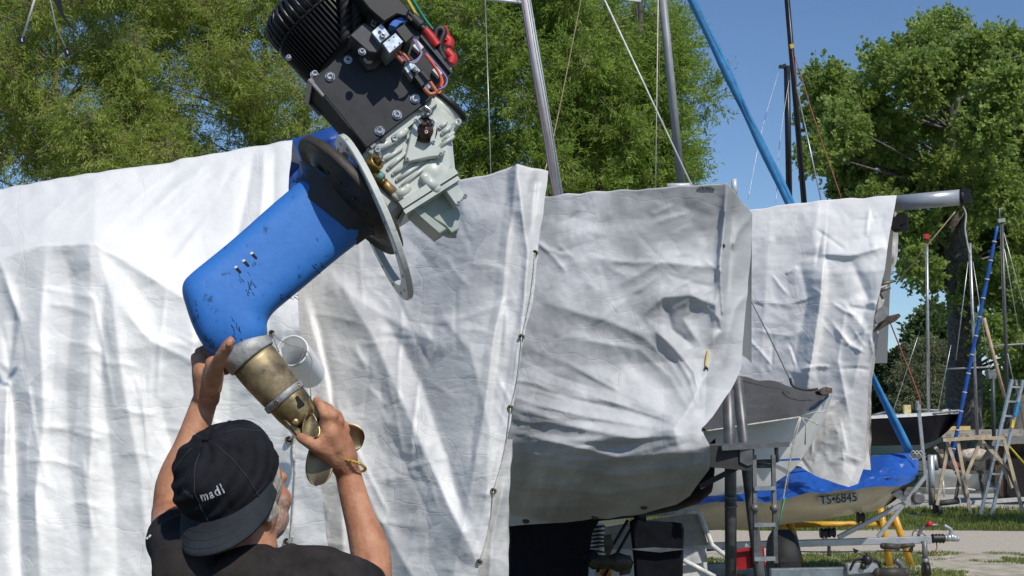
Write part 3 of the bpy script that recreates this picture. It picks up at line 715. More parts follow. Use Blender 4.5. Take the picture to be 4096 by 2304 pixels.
# --- C: the keel boat cover in the middle
DC = 9.6
topC = [(380, 209, 10.4), (500, 200, 9.9), (543, 196.5, 9.8), (596, 192, 9.7), (660, 188, 9.62), (715, 184, 9.55), (727, 183, 9.55), (738, 197, 9.75), (752.5, 214, 10.0)]
rightC = [(752.5, 214, 10.0), (751, 254, 10.0), (747, 294, 9.95), (743, 342, 9.9), (742, 368, 9.9), (731, 391, 9.8), (713, 416, 9.55), (702, 428, 9.4), (709.5, 446, 9.3), (709.5, 469, 9.35), (699.5, 483, 9.45), (690, 497, 9.6)]
botC = [(380, 532, 10.4), (500, 526, 9.9), (560, 522, 9.85), (596, 519, 9.8), (636, 515, 9.75), (676, 505, 9.65), (690, 497, 9.6)]
def profC(X, Y, U, V):
    # hull belly: full at the gunwale, tucked in towards the bilge
    g = np.interp(X, [500, 560, 620, 680, 712], [395, 405, 420, 436, 446])
    lo = np.clip((Y - g + 14) / 110, 0, 1.2); up = np.clip((g - Y) / 230, 0, 1)
    return 0.50 * lo ** 1.9 + 0.30 * up - 0.42
fC = [([(537, 300), (575, 312), (612, 322), (645, 338), (672, 366), (690, 398), (701, 428)], 30, 8, 0.06),
      ([(700, 429), (660, 412), (610, 380), (560, 360), (515, 345)], 12, 14, 0.032), ([(700, 430), (640, 405), (580, 398), (512, 382)], 8, 9, 0.035), ([(701, 432), (650, 428), (590, 418), (512, 398)], 8, 8, 0.035),
      ([(700, 433), (640, 440), (560, 425), (512, 415)], 8, 9, 0.05), ([(690, 438), (600, 462), (512, 452)], 8, 8, 0.05), ([(706, 462), (640, 470), (560, 485), (512, 480)], 8, 8, 0.05), ([(695, 484), (620, 492), (540, 505)], 7, 7, 0.045),
      ([(701, 430), (670, 378), (640, 350), (560, 335)], 8, 8, 0.045), ([(703, 428), (690, 380), (672, 350), (655, 330)], 5, 6, 0.06), ([(704, 428), (706, 390), (707, 350)], 4, 5, 0.05),
      ([(727, 184), (724, 225), (720, 265), (722, 300), (724, 330)], 6, 3, 0.13), ([(733, 196), (731, 240), (727, 300)], 3, 4, -0.09), ([(752, 215), (738, 232), (731, 250)], 3, 5, 0.07), ([(748, 290), (735, 310), (728, 340), (722, 372)], 5, 6, 0.06),
      ([(640, 318), (662, 298), (690, 295), (715, 305), (722, 330), (706, 348)], 12, 7, 0.10), ([(655, 330), (672, 345), (694, 372), (704, 420)], 9, 4, 0.08), ([(665, 300), (672, 330), (692, 345)], 4, 5, -.05), ([(690, 297), (684, 320), (700, 345)], 4, 6, 0.045),
      ([(545, 245), (590, 232), (640, 240), (700, 225)], 22, 16, 0.03), ([(550, 268), (600, 258), (650, 262), (715, 250)], 9, 16, 0.025), ([(560, 215), (610, 225), (670, 212)], 12, 12, -0.03), ([(620, 285), (660, 262), (715, 268)], 6, 8, 0.045), ([(585, 330), (625, 300), (660, 275)], 6, 8, 0.03)]
for k in range(46):
    y = rsx.uniform(335, 500); l = rsx.uniform(70, 190); x = rsx.uniform(515, 690); tx, ty = (702, 432)
    x0 = max(512, x - l); fC.append(([(x, ty + (y - ty) * (tx - x) / 190), ((x + x0) / 2, ty + (y - ty) * (tx - (x + x0) / 2) / 190 + rsx.uniform(-3, 3)), (x0, ty + (y - ty) * (tx - x0) / 190)], 1.8, 3.2, rsx.uniform(-.014, .032)))
for (p0, p1, p2, w_, a_) in (((700, 452), (620, 458), (512, 432), 7, .10), ((706, 466), (630, 476), (514, 462), 7, .11), ((700, 480), (610, 494), (514, 486), 6, .09), ((690, 494), (610, 506), (520, 508), 5, .08), ((650, 440), (570, 425), (512, 405), 8, .08), ((560, 470), (600, 500), (640, 510), 5, .05)): fC.append(([p0, p1, p2], w_, w_ * 1.3, a_ * .7))
for k in range(26):
    x = rsx.uniform(548, 720); y = rsx.uniform(195, 320); l = rsx.uniform(20, 70); a_ = rsx.uniform(-.6, .9)
    fC.append(([(x - l / 2 * math.cos(a_), y - l / 2 * math.sin(a_)), (x, y + rsx.uniform(-3, 3)), (x + l / 2 * math.cos(a_), y + l / 2 * math.sin(a_))], 1.6, 2.8, rsx.uniform(-.012, .022)))
tC, _ = tarp('tarpaulin', 'weathered grey-white tarpaulin with radiating folds over the keelboat in the middle', topC, botC, [(380, 209, 10.4), (380, 532, 10.4)], rightC, 230, 210, fC, (0.55, 0.011), dirty_t, 7, (0.2, 1.3, -1.0), profC)
for (px, py, d) in ((706, 369, 9.05), (704, 430, 8.72), (723, 246, 9.45)): grommet(tC, px, py, d, 0.013)
for (px, py, d) in ((526, 521, 10.15), (595, 517, 10.1), (644, 507, 9.75)):
    mb_ = MB(); c_ = on_tarp(tC, px, py, .004, d); mb_.ball(c_, (0.026, 0.01, 0.02), 10, 6); mb_.build('eyelet', dkcord, tC)
ystrap = mat('yellow_strap', (0.6, 0.42, 0.05), 0.6)
mb_ = MB(); mb_.bar(on_tarp(tC, 708, 350, .01, 9.2), on_tarp(tC, 706, 366, .01, 9.2), 0.014, 0.006, CF); mb_.build('yellow_strap', ystrap, tC)
# silver tape on the ridge of the middle cover
mb_ = MB()
q = [on_tarp(tC, x, y, .008, 9.45) for (x, y) in ((697, 189), (701, 186.5), (706, 187.3), (711, 186), (715, 189.5), (708, 189))]
foil = mat('silver_tape', (0.55, 0.57, 0.6), 0.25, 0.9, var=.4, vscale=60, bump=1.0, bscale=60)
mb_.prism(q, (0, 0.03, 0.02)); mb_.build('silver_tape', foil, tC)
# --- D: the right-hand boat cover hung over a stowed mast
topD = [(735, 212, 13.6), (795, 203.5, 13.4), (819, 201, 13.3), (896.5, 195, 13.1)]
rightD = [(896.5, 195, 13.1), (890.5, 230, 12.9), (884.5, 270, 12.75), (880, 288, 12.75), (874.5, 318, 12.72), (870.5, 358, 12.7), (868, 390, 12.7), (866, 437, 12.68), (865.5, 462, 12.68), (862, 474, 12.67), (858, 483, 12.66)]
botD = [(735, 455, 13.3), (800, 466, 13.0), (820, 477, 12.85), (838, 483, 12.75), (849, 487, 12.7), (858, 483, 12.66)]
fD = [([(824, 258), (821, 300), (812, 360), (806, 390)], 3, 26, 0.16), ([(818, 254), (850, 256), (888, 246)], 16, 4, 0.08), ([(800, 262), (808, 300), (790, 380)], 10, 6, -0.06),
      ([(820, 202), (812, 235), (818, 254)], 14, 14, 0.05), ([(852, 262), (868, 300), (860, 330)], 6, 8, -0.05), ([(840, 300), (865, 330), (850, 400)], 8, 8, 0.04), ([(830, 320), (850, 345), (864, 352)], 3, 5, 0.05),
      ([(846, 305), (838, 360), (850, 420)], 4, 6, 0.04), ([(832, 420), (845, 450), (842, 480)], 8, 9, 0.03), ([(815, 440), (835, 445), (860, 430)], 6, 7, 0.025), ([(826, 465), (845, 455), (862, 462)], 4, 5, 0.03),
      ([(770, 215), (765, 300), (760, 380)], 8, 10, 0.03), ([(750, 300), (790, 305), (812, 296)], 3, 4, 0.02), ([(750, 330), (790, 336), (808, 330)], 3, 4, 0.02)]
for k in range(60):
    x = rsx.uniform(750, 885); y = rsx.uniform(205, 470); l = rsx.uniform(10, 38); a_ = rsx.choice([0.05, 1.5, .7, -.5]) + rsx.uniform(-.3, .3)
    fD.append(([(x - l / 2 * math.cos(a_), y - l / 2 * math.sin(a_)), (x, y + rsx.uniform(-2, 2)), (x + l / 2 * math.cos(a_), y + l / 2 * math.sin(a_))], 1.2, 2.2, rsx.uniform(-.02, .035)))
tD, _ = tarp('tarpaulin', 'creased bright white tarpaulin hung over the stowed grey mast on the right', topD, botD, [(735, 212, 13.6), (735, 455, 13.3)], rightD, 130, 200, fD, (0.42, 0.014), crisp_t, 13, (0.3, 1.6, -1.5))
# the far flap of the same cover, seen past the front edge
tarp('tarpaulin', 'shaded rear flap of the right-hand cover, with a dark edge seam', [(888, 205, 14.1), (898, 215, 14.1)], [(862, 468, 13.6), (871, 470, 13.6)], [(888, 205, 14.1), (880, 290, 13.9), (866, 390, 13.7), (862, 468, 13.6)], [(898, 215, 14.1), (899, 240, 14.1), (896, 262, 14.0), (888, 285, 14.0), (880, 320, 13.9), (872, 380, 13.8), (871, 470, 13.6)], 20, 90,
     [([(896, 240), (894, 262), (886, 290)], 2, 3, 0.08), ([(876, 330), (868, 400)], 2, 3, 0.06), ([(869, 380), (868, 460)], 2, 2, -0.05)], (0.4, 0.05), tarp_mat('shaded_flap_tarp', (0.52, 0.50, 0.47), (0.22, 0.2, 0.18), 0.75, .5, 1.6, False, .4), 15)  # same sheet in a darker copy, the flap's shade put into its colour
# ================================================================ the hanging electric sail-drive
DD = 2.9
O3 = W(300, 220, DD)
TAU = math.radians(15)
P_ = (CR * 0.67 - CT * 0.742).normalized()          # towards the propeller
U0 = (CR * 0.742 + CT * 0.67).normalized()
U_ = (U0 * math.cos(TAU) + CF * math.sin(TAU)).normalized()   # up the leg
N_ = (U0 * math.sin(TAU) - CF * math.cos(TAU)).normalized()   # out of the side that faces the photographer
PXM = DD / FPX
def L2(px, py, n=0.0):
    """local (p,u) of the point at offset n that shows at this pixel"""
    r = ray(px, py); t = (n - (CO - O3).dot(N_)) / r.dot(N_); q = CO + r * t - O3
    return q.dot(P_), q.dot(U_)
def X3(p, u, n): return O3 + P_ * p + U_ * u + N_ * n
def LP(px, py, n=0.0): p, u = L2(px, py, n); return X3(p, u, n)
blackal = mat('black_anodised', (0.013, 0.0135, 0.0165), 0.45, 0.0, var=0.2, vscale=30, spec=0.4)
blackpl = mat('black_plastic', (0.011, 0.011, 0.012), 0.5, var=0.2, vscale=60)
greyed = mat('sunlit_edge', (0.22, 0.22, 0.23), 0.45, 0.3, var=.2)  # pale grey puts the sun on the frame edges into the colour
steel = mat('stainless', (0.55, 0.54, 0.52), 0.3, 1.0, var=0.25, vscale=120)
zincpl = mat('zinc_plated', (0.62, 0.68, 0.72), 0.3, 0.75, var=0.12, vscale=60)
cast = mat('pale_green_casting', (0.52, 0.55, 0.50), 0.38, 0.0, var=0.12, vscale=18, bump=0.12, bscale=80, col2=(0.40, 0.435, 0.40), thr=(0.28, 0.5), coat=0.15)
ringm = mat('worn_ring_paint', (0.58, 0.60, 0.56), 0.45, 0.0, vscale=30, col2=(0.10, 0.10, 0.095), thr=(0.33, 0.38), bump=0.3, bscale=60)
rubber = mat('black_rubber_flange', (0.022, 0.021, 0.020), 0.6, vscale=16, col2=(0.055, 0.042, 0.03), thr=(.42, .62), bump=0.4, bscale=50)
def blue_paint():
    m, nt, N, L, b = new_mat('blue_antifouling')
    tc = N.new('ShaderNodeTexCoord')
    n1 = N.new('ShaderNodeTexNoise'); n1.inputs['Scale'].default_value = 7; n1.inputs['Detail'].default_value = 9; n1.inputs['Roughness'].default_value = .7; L.new(tc.outputs['Object'], n1.inputs['Vector'])
    r = N.new('ShaderNodeValToRGB'); L.new(n1.outputs['Fac'], r.inputs[0])
    e = r.color_ramp.elements; e[0].position = .30; e[0].color = (0.006, 0.012, 0.02, 1); e[1].position = .36; e[1].color = (0.028, 0.155, 0.50, 1)
    x = r.color_ramp.elements.new(.75); x.color = (0.045, 0.21, 0.60, 1)
    n2 = N.new('ShaderNodeTexNoise'); n2.inputs['Scale'].default_value = 55; n2.inputs['Detail'].default_value = 4; L.new(tc.outputs['Object'], n2.inputs['Vector'])
    r2 = N.new('ShaderNodeValToRGB'); L.new(n2.outputs['Fac'], r2.inputs[0]); r2.color_ramp.elements[0].position = .26; r2.color_ramp.elements[0].color = (.25, .25, .25, 1); r2.color_ramp.elements[1].position = .36
    mx = N.new('ShaderNodeMix'); mx.data_type = 'RGBA'; mx.blend_type = 'MULTIPLY'; mx.inputs[0].default_value = .8; L.new(r.outputs[0], mx.inputs[6]); L.new(r2.outputs[0], mx.inputs[7])
    L.new(mx.outputs[2], b.inputs['Base Color']); b.inputs['Roughness'].default_value = .48; b.inputs['Specular IOR Level'].default_value = .4
    bp = N.new('ShaderNodeBump'); bp.inputs['Strength'].default_value = .12; bp.inputs['Distance'].default_value = .004; L.new(n2.outputs['Fac'], bp.inputs['Height']); L.new(bp.outputs[0], b.inputs['Normal'])
    return m
bluep = blue_paint()
bronze = mat('weathered_bronze', (0.42, 0.33, 0.19), 0.5, 0.55, vscale=24, col2=(0.15, 0.115, 0.075), thr=(.36, .58), bump=.25, bscale=90, detail=9)
bronze2 = mat('polished_bronze', (0.36, 0.27, 0.13), 0.4, 0.8, vscale=40, col2=(0.17, 0.13, 0.075), thr=(.36, .6), bump=.25, bscale=140)
blade_m = mat('bronze_blade', (0.27, 0.21, 0.125), 0.42, 0.75, vscale=40, col2=(0.20, 0.155, 0.095), bump=.15, bscale=160)
zincm = mat('pitted_zinc', (0.42, 0.43, 0.42), 0.6, 0.35, vscale=40, col2=(0.20, 0.20, 0.19), thr=(.35, .6), bump=.8, bscale=110)
copperm = mat('orange_brass', (0.45, 0.27, 0.11), 0.45, .6, var=.2, vscale=40)
redp = mat('red_plastic', (0.55, 0.02, 0.02), 0.4, var=.15)
bluew = mat('blue_wire', (0.01, 0.08, 0.5), 0.4); redw = mat('red_wire', (0.55, 0.03, 0.015), 0.4); orw = mat('orange_wire', (0.75, 0.17, 0.02), 0.4)
violw = mat('violet_wire', (0.28, 0.2, 0.5), 0.4); greenw = mat('green_cable', (0.0, 0.16, 0.09), 0.4); yelw = mat('yellow_cable', (0.5, 0.42, 0.02), 0.45); greyw = mat('grey_wire', (.25, .26, .28), .5); whitep = mat('white_plastic', (0.75, 0.75, 0.72), 0.45)
drive = thing('saildrive_motor', 'electric sail drive with black motor, pale green gearbox and blue leg hanging from black ropes', 'boat motor', X3(0, 0, 0))
def ppoly(name, poly, n0, n1, m, parent=None, bev=0.0):
    """plate: pixel outline seen at its front n1, pushed back to n0, edges eased"""
    P2 = [L2(x, y, n1) for (x, y) in poly]; mb = MB()
    if bev > 0:
        c = (sum(p for p, u in P2) / len(P2), sum(u for p, u in P2) / len(P2))
        ins = []
        for p, u in P2:
            d = Vector((c[0] - p, c[1] - u)); d = d.normalized() * bev * 1.2; ins.append((p + d.x, u + d.y))
        n = len(P2); vs = [X3(p, u, n0) for p, u in P2] + [X3(p, u, n1 - bev) for p, u in P2] + [X3(p, u, n1) for p, u in ins]
        fs = [tuple(range(n)), tuple(range(2 * n, 3 * n))]
        for k in range(2):
            for i in range(n): fs.append((k * n + i, k * n + (i + 1) % n, (k + 1) * n + (i + 1) % n, (k + 1) * n + i))
        mb.add(vs, fs)
    else: mb.prism([X3(p, u, n0) for p, u in P2], N_ * (n1 - n0))
    return mb.build(name, m, parent or drive)
def bolt(px, py, n, r=0.011, h=0.006, parent=None, ax=None, washer=True):
    r *= .78; h *= .8
    c = LP(px, py, n); ax = ax or N_; mb = MB()
    prof = ([(0, r * 1.25), (0.0022, r * 1.25), (0.0022, r)] if washer else [(0, r)]) + [(h, r), (h + 0.0015, r * .82), (h + .0015, r * .5), (h - .003, r * .45), (h - .003, 0)]
    mb.lathe(c, ax, prof, 16, smooth=False); return mb.build('bolt', steel, parent or drive)
def cable(name, pts, r, m, parent=None, n=24, seg=7):
    mb = MB(); mb.tube(bez(pts, n), r, seg); return mb.build(name, m, parent or drive)
# ---- blue leg: lofted foil sections down the leg, bulb at the bottom
secs = [(386, 216, 321, 163), (367, 236, 299, 183), (340, 256, 273, 204), (319.6, 273.5, 248, 227), (300, 290, 225, 247), (284, 303, 205, 263), (273, 312, 192, 273.5), (268, 320, 185, 280), (267, 324, 182.4, 285), (267, 329, 181.8, 291), (268, 333, 182.8, 297), (266, 340, 186, 307), (260, 347, 190, 320), (251, 354, 196, 334), (241, 360.5, 203, 346), (231, 365, 213, 357)]
mb = MB(); rings = []
for i, (xr, yr, xl, yl) in enumerate(secs):
    a = Vector(L2(xr, yr)); b = Vector(L2(xl, yl)); c = (a + b) / 2; h = (a - b) / 2; ring = []
    th = [.046, .046, .046, .047, .048, .05, .052, .053, .0535, .054, .054, .054, .052, .046, .034, .012][i]
    for k in range(36):
        t = 2 * math.pi * k / 36; ct, st = math.cos(t), math.sin(t)
        e = 0.5
        sx = math.copysign(abs(ct) ** e, ct); sy = math.copysign(abs(st) ** 0.72, st)
        q = c + h * sx; ring.append(X3(q.x, q.y, sy * th))
    rings.append(ring)
vs = [v for r in rings for v in r]; n = 36
fs = [(i * n + k, i * n + (k + 1) % n, (i + 1) * n + (k + 1) % n, (i + 1) * n + k) for i in range(len(rings) - 1) for k in range(n)] + [tuple(range(n)), tuple((len(rings) - 1) * n + k for k in range(n))]
mb.add(vs, fs, True); leg = mb.build('leg', bluep, drive)
sub = leg.modifiers.new('round', 'SUBSURF'); sub.levels = 1; sub.render_levels = 1
_bv = BVHTree.FromPolygons([tuple(v) for v in vs], fs)
def on_leg(px, py, lift=0.0):
    h = _bv.ray_cast(CO, ray(px, py).normalized()); return (h[0] if h[0] else LP(px, py, .046)) + N_ * lift
rr2 = []
for i, (sc, o_) in enumerate(((1.0, (358, 244, 291, 190.5)), (1.03, (367, 236, 299, 183)), (1.10, (374, 229, 305, 176)), (1.28, (380, 224, 309, 170)))):
    a = Vector(L2(o_[0], o_[1])); b = Vector(L2(o_[2], o_[3])); c = (a + b) / 2; h = (a - b) / 2 * sc; ring = []
    for k in range(36):
        t = 2 * math.pi * k / 36; ct, st = math.cos(t), math.sin(t)
        q = c + h * math.copysign(abs(ct) ** .7, ct); ring.append(X3(q.x, q.y, math.copysign(abs(st) ** .85, st) * .0485 * sc))
    rr2.append(ring)
mb = MB(); mb.add([v for r in rr2 for v in r], [(i * 36 + k, i * 36 + (k + 1) % 36, (i + 1) * 36 + (k + 1) % 36, (i + 1) * 36 + k) for i in range(3) for k in range(36)], True)
mb.build('leg_root', mat('shaded_boss', (.03, .03, .034), .55, vscale=14, col2=(.012, .06, .2), thr=(.36, .46), bump=.3), drive)  # dark boss tone also paints the soft shading below the flange
for (x, y) in ((254, 256), (246, 263.5), (238, 270)):      # water intake slots
    mb = MB(); q = on_leg(x, y); mb.box(q - N_ * .0045, P_, U_, N_, .0095, .0036, .006, .002); o = mb.build('intake_slot', mat('slot_dark', (.004, .006, .012), .7), leg)
    mb = MB(); mb.box(q - N_ * .002 - P_ * .0068, P_, U_, N_, .0026, .0034, .0036, .001); mb.build('slot_glint', whitep, leg)  # white bead painting the glint at each slot
rsc = np.random.RandomState(5)
for (cx, cy, n_, sx, sy, ang, ln_s) in ((249, 286, 9, 4, 7, 1.25, 9), (235, 331, 9, 4, 7, 1.0, 8), (246, 266, 4, 8, 4, 1.2, 4), (290, 296, 6, 9, 2.5, .1, 5), (318, 268, 5, 4, 3, .8, 5), (196, 312, 5, 4, 9, 1.3, 5)):
    for k in range(n_):
        x = cx + rsc.normal() * sx; y = cy + rsc.normal() * sy; a_ = ang + rsc.normal() * .25; l_ = ln_s * rsc.uniform(.3, 1.2)
        q = [on_leg(x + l_ * t * math.cos(a_) + rsc.normal() * .3, y + l_ * t * math.sin(a_), -.0003) for t in np.linspace(-.5, .5, 6)]
        mb = MB(); mb.tube(q, [.0004 + .0009 * rsc.rand() for _ in q], 5); mb.build('scratch', mat('scratch_dark', (.008, .02, .06), .7), leg)
# ---- collar, bronze barrel, anode ring, hub, propeller (all about one axis)
axs = LP(247, 352, 0); axe = LP(302, 418, 0); AX = (axe - axs).normalized()
def axd(px, py): return (LP(px, py, 0) - axs).dot(AX)
mb = MB(); mb.lathe(axs, AX, [(-.022, .046), (-.010, .0515), (-.005, .0535), (.015, .0535), (.0185, .052), (.0185, .03)], 40); col_ = mb.build('collar', zincm, drive)
e1 = axd(283, 394)
mb = MB(); mb.lathe(axs, AX, [(.016, .0476), (.03, .0482), (.06, .0478), (e1 - .004, .0440), (e1, .0432)], 44); mb.build('barrel', bronze, drive)
mb = MB(); mb.lathe(axs, AX, [(e1 - .001, .0455), (e1 + .001, .0470), (e1 + .0125, .0462), (e1 + .014, .0435)], 40); an = mb.build('anode_ring', zincm, drive)
for a in (0.5, 1.9, -0.8):
    x = AX.orthogonal().normalized(); y = AX.cross(x)
    dirv = (N_ * math.cos(a) + AX.cross(N_) * math.sin(a)).normalized()
    mb = MB(); mb.lathe(axs + AX * (e1 + .007) + dirv * .0455, dirv, [(0, .0045), (.002, .0042), (.002, .002), (.0, .002)], 12); mb.build('screw', bronze2, an)
e2 = e1 + .014
mb = MB(); mb.lathe(axs, AX, [(e2 - .004, .041), (e2, .0415), (e2 + .02, .0405), (e2 + .045, .0365), (e2 + .056, .033), (e2 + .056, .012)], 40); hub = mb.build('hub', bronze2, drive)
# slotted jaws and pivot pins of the folding propeller
hn = N_
sidev = AX.cross(N_).normalized()          # image left-down / right-up across the axis
for sgn in (1, -1):
    mb = MB(); cc = axs + AX * (e2 + .034) + sidev * (.0005 * sgn)
    mb.box(axs + AX * (e2 + .05) - sidev * (sgn * .026), AX, sidev, N_, .026, .0085, .025, .004); mb.build('jaw', bronze2, hub)
mb = MB(); mb.box(axs + AX * (e2 + .020) + N_ * .0362 + sidev * -0.010, AX, sidev, N_, .012, .0085, .0034, .0015); mb.build('hub_slot', mat('notch_shade', (.006, .005, .004), .8), hub)  # flush dark inset painted for the shade inside the hub's open notch
mb = MB(); cpin = axs + AX * (e2 + .047) + sidev * .018 + N_ * .032; mb.lathe(cpin, N_, [(-.01, .0075), (.003, .0075), (.0045, .005), (.0045, 0)], 18); mb.build('pivot_pin', bronze2, hub)
def blade(cpx, tip, wid, n0, tilt, name='blade'):
    """broad elliptical blade from a root pixel to a tip pixel"""
    r = LP(cpx[0], cpx[1], n0[0]); t = LP(tip[0], tip[1], n0[1]); d = (t - r); l = d.length; d.normalize()
    s = d.cross(N_).normalized(); nn = s.cross(d); s = (s * math.cos(tilt) + nn * math.sin(tilt)); nn = s.cross(d)
    mb = MB(); up = []; dn = []; nu, nv = 20, 11
    for i in range(nu):
        f = math.sin(i / (nu - 1) * math.pi / 2); w = wid * (0.34 + 0.66 * math.sin(min(1, f / .62) * math.pi / 2)) if f < .62 else wid * math.sqrt(max(0, 1 - ((f - .62) / .38) ** 2.2))
        w = max(w, 1e-4)
        for j in range(nv):
            g = -1 + 2 * j / (nv - 1); th = .0052 * (1 - .75 * f) * (1 - g * g) + .0012
            c = r + d * (l * f) + s * (g * w) + nn * (.010 * g * g - .012 * f * g)
            up.append(c + nn * th); dn.append(c - nn * th)
    vs = up + dn; o = len(up); fs = []
    for i in range(nu - 1):
        for j in range(nv - 1):
            a = i * nv + j; fs += [(a, a + 1, a + nv + 1, a + nv), (o + a, o + a + nv, o + a + nv + 1, o + a + 1)]
        fs += [(i * nv, (i + 1) * nv, o + (i + 1) * nv, o + i * nv), (i * nv + nv - 1, o + i * nv + nv - 1, o + (i + 1) * nv + nv - 1, (i + 1) * nv + nv - 1)]
    fs += [tuple(range(nv)) + tuple(o + j for j in range(nv - 1, -1, -1))]
    mb.add(vs, fs, True); return mb.build(name, blade_m if name == 'blade' else bronze2, drive)
blade((322, 430), (316.5, 486), .0265, (-.01, .0), 0.12)
blade((318, 434), (364, 441), .029, (-.025, -.02), 0.1)
blade((308, 414), (310, 440), .0165, (.022, .03), 0.35, 'blade_root')
mb = MB(); mb.lathe(axs + AX * (e2 + .05), AX, [(0, .024), (.03, .026), (.055, .02), (.062, 0)], 24); mb.build('propeller_boss', bronze2, drive)
# ---- rubber hull flange (dished disc) and the pale mounting ring
fc = LP(352.5, 194, 0)
mb = MB(); mb.lathe(fc, U_, [(-.034, .060), (-.028, .072), (-.020, .105), (-.012, .112), (-.008, .140), (-.016, .151), (-.010, .1545), (.002, .1535), (.012, .135), (.02, .10), (.024, .05)], 64); fl = mb.build('rubber_flange', rubber, drive)
for k in range(14):
    a = 2 * math.pi * k / 14; x = P_ * math.cos(a) + N_ * math.sin(a)
    mb = MB(); mb.lathe(fc + x * .092 - U_ * .024, -U_, [(0, .0045), (.003, .004), (.003, 0)], 8); mb.build('flange_bolt', mat('dull_bolt', (.10, .09, .08), .5, .6), fl)
rc = LP(374.5, 217.5, 0.0)
maj = (CR * 0.40 - CT * 0.917).normalized(); e_ = (CR * 0.917 + CT * 0.40).normalized()
mi = (e_ * 0.205 - CF * 0.979).normalized(); rn = maj.cross(mi).normalized()
mb = MB(); prof = [(-.006, .150), (-.006, .183), (-.004, .1855), (.006, .1855), (.008, .183), (.008, .150), (-.006, .150)]
mb.lathe(rc, rn, prof, 72, smooth=False, close=False); rg = mb.build('mounting_ring', ringm, drive)
for k in range(16):
    a = 2 * math.pi * k / 16 + .2; x = maj * math.cos(a) + mi * math.sin(a)
    mb = MB(); mb.lathe(rc + x * .168 - rn * .0068, rn, [(0, .004), (.0155, .004)], 8); mb.build('ring_hole', mat('hole_dark', (.02, .02, .02), .8), rg)
# ---- motor: finned body, end bell with vents
mp0 = L2(281, 48, 0); mp1 = L2(307, 77.6, 0)
RM = 0.112; um = mp0[1] + RM * 0.985; nm = -0.02
pb = mp1[0] + .012; pt_ = mp0[0]
MC = X3(pb, um, nm); MA = -P_
ln_ = pb - pt_
mb = MB(); mb.lathe(MC, MA, [(0, RM * .93), (ln_, RM * .93), (ln_, RM * .985), (ln_ + .006, RM * .99), (ln_ + .006, RM * .9)], 72); motor = mb.build('motor_body', blackal, drive)
for k in range(72):
    a = 2 * math.pi * k / 72; x = U_ * math.cos(a) + N_ * math.sin(a); y = MA.cross(x)
    if x.dot(N_) < -.3: continue
    mb = MB(); mb.box(MC + MA * (ln_ / 2) + x * (RM * .955), y, x, MA, .0016, RM * .05, ln_ / 2 - .002); mb.build('cooling_fin', blackal, motor)
prof = [(ln_ + .005, RM * .985), (ln_ + .03, RM * .98), (ln_ + .05, RM * .93), (ln_ + .063, RM * .8), (ln_ + .068, RM * .55), (ln_ + .068, 0)]
mb = MB(); mb.lathe(MC, MA, [(h, r * .93) for h, r in prof], 48); bell = mb.build('end_bell', blackpl, drive)
for k in range(40):
    a = 2 * math.pi * (k + .5) / 40; x = U_ * math.cos(a) + N_ * math.sin(a); y = MA.cross(x)
    if x.dot(N_) < -.3: continue
    mb = MB(); pts = [MC + MA * h + x * (r * 1.0) for h, r in prof[:-1]]; mb.tube(pts, .0034, 6); mb.build('vent_rib', mat('gloss_black', (.02, .02, .021), .28), bell)
bolt(288.5, 80 - 22, .05, .006, .012, motor); bolt(314.5, 75, .05, .009, .016)
# ---- motor carrier: open box with front plate
plate = [(314, 81.5), (334, 60), (372, 40), (405, 55), (430, 92), (433, 97), (367, 147.5)]
nP = 0.078
ppoly('carrier_plate', plate, nP - .012, nP, blackal, bev=.0012)
pl_ul = L2(299.5, 94, nP - .02); pl_ll = L2(357, 151, nP - .02)
ua = pl_ul[1]
# lower side wall, seen as the black flank with a frame edge painted pale for the sun on it
mb = MB(); uu = L2(314, 82, nP)[1]; p0 = L2(314, 82, nP)[0]; p1 = L2(366, 147.5, nP)[0]
mb.box(X3((p0 + p1) / 2, uu + .006, .0), P_, U_, N_, (p1 - p0) / 2, .005, nP - .013); mb.build('carrier_side', mat('matt_black', (.006, .006, .006), .8), drive)
mb = MB(); mb.box(X3(p0 - .004, uu + .07, .0), P_, U_, N_, .0055, .075, nP - .014); mb.build('carrier_end', blackal, drive)
fr = MB()
for (nn, hn_) in ((nP - .006, .005), (-nP + .012, .006)): fr.box(X3(p0 + .012, uu - .0015, nn), P_, U_, N_, .022, .004, hn_)
fr.box(X3(p0 - .006, uu - .0015, .0), P_, U_, N_, .006, .0042, nP - .004); fr.build('frame_edge', greyed, drive)
mb = MB(); mb.box(X3(p1 + .003, uu + .004, 0), P_, U_, N_, .006, .006, nP - .004); mb.build('carrier_foot', greyed, drive)
for (x, y) in ((330, 77), (379.5, 131), (397, 115), (415, 99)): bolt(x, y, nP, .0105, .007)
bolt(348, 60, nP, .009, .003)
# bracket holding the rope eye, contactor blocks, controller on the right flank
ppoly('lift_bracket', [(350, 35), (364, 22.5), (372, 27), (380, 38), (385, 46), (376, 53), (369, 52)], nP, nP + .07, mat('dark_grey_block', (.045, .047, .055), .45), bev=.002)
ppoly('bracket_tab', [(358, 57), (374, 47), (383, 60), (376, 68), (368, 70)], nP, nP + .014, mat('dark_grey_block', (.05, .05, .055), .45), bev=.0015)
bolt(368.5, 59.5, nP + .014, .011, .008); bolt(362, 52, nP + .07, .008, .008); bolt(374, 24, nP + .05, .007, .02)
ppoly('terminal_plate', [(371.5, 32), (381.5, 23), (390, 35), (380, 43)], nP + .02, nP + .085, zincpl, bev=.001)
mb = MB(); c = LP(379.7, 32.2, nP + .085); mb.lathe(c, N_, [(0, .0036), (.0012, .0036)], 12); mb.build('plate_hole', blackpl, drive)
bolt(382.5, 36, nP + .085, .0068, .006)
cz = ppoly('contactor_cover', [(382.5, 43.5), (395.5, 32.6), (403.5, 41.5), (389.5, 53.5)], nP + .01, nP + .088, zincpl, bev=.0012)
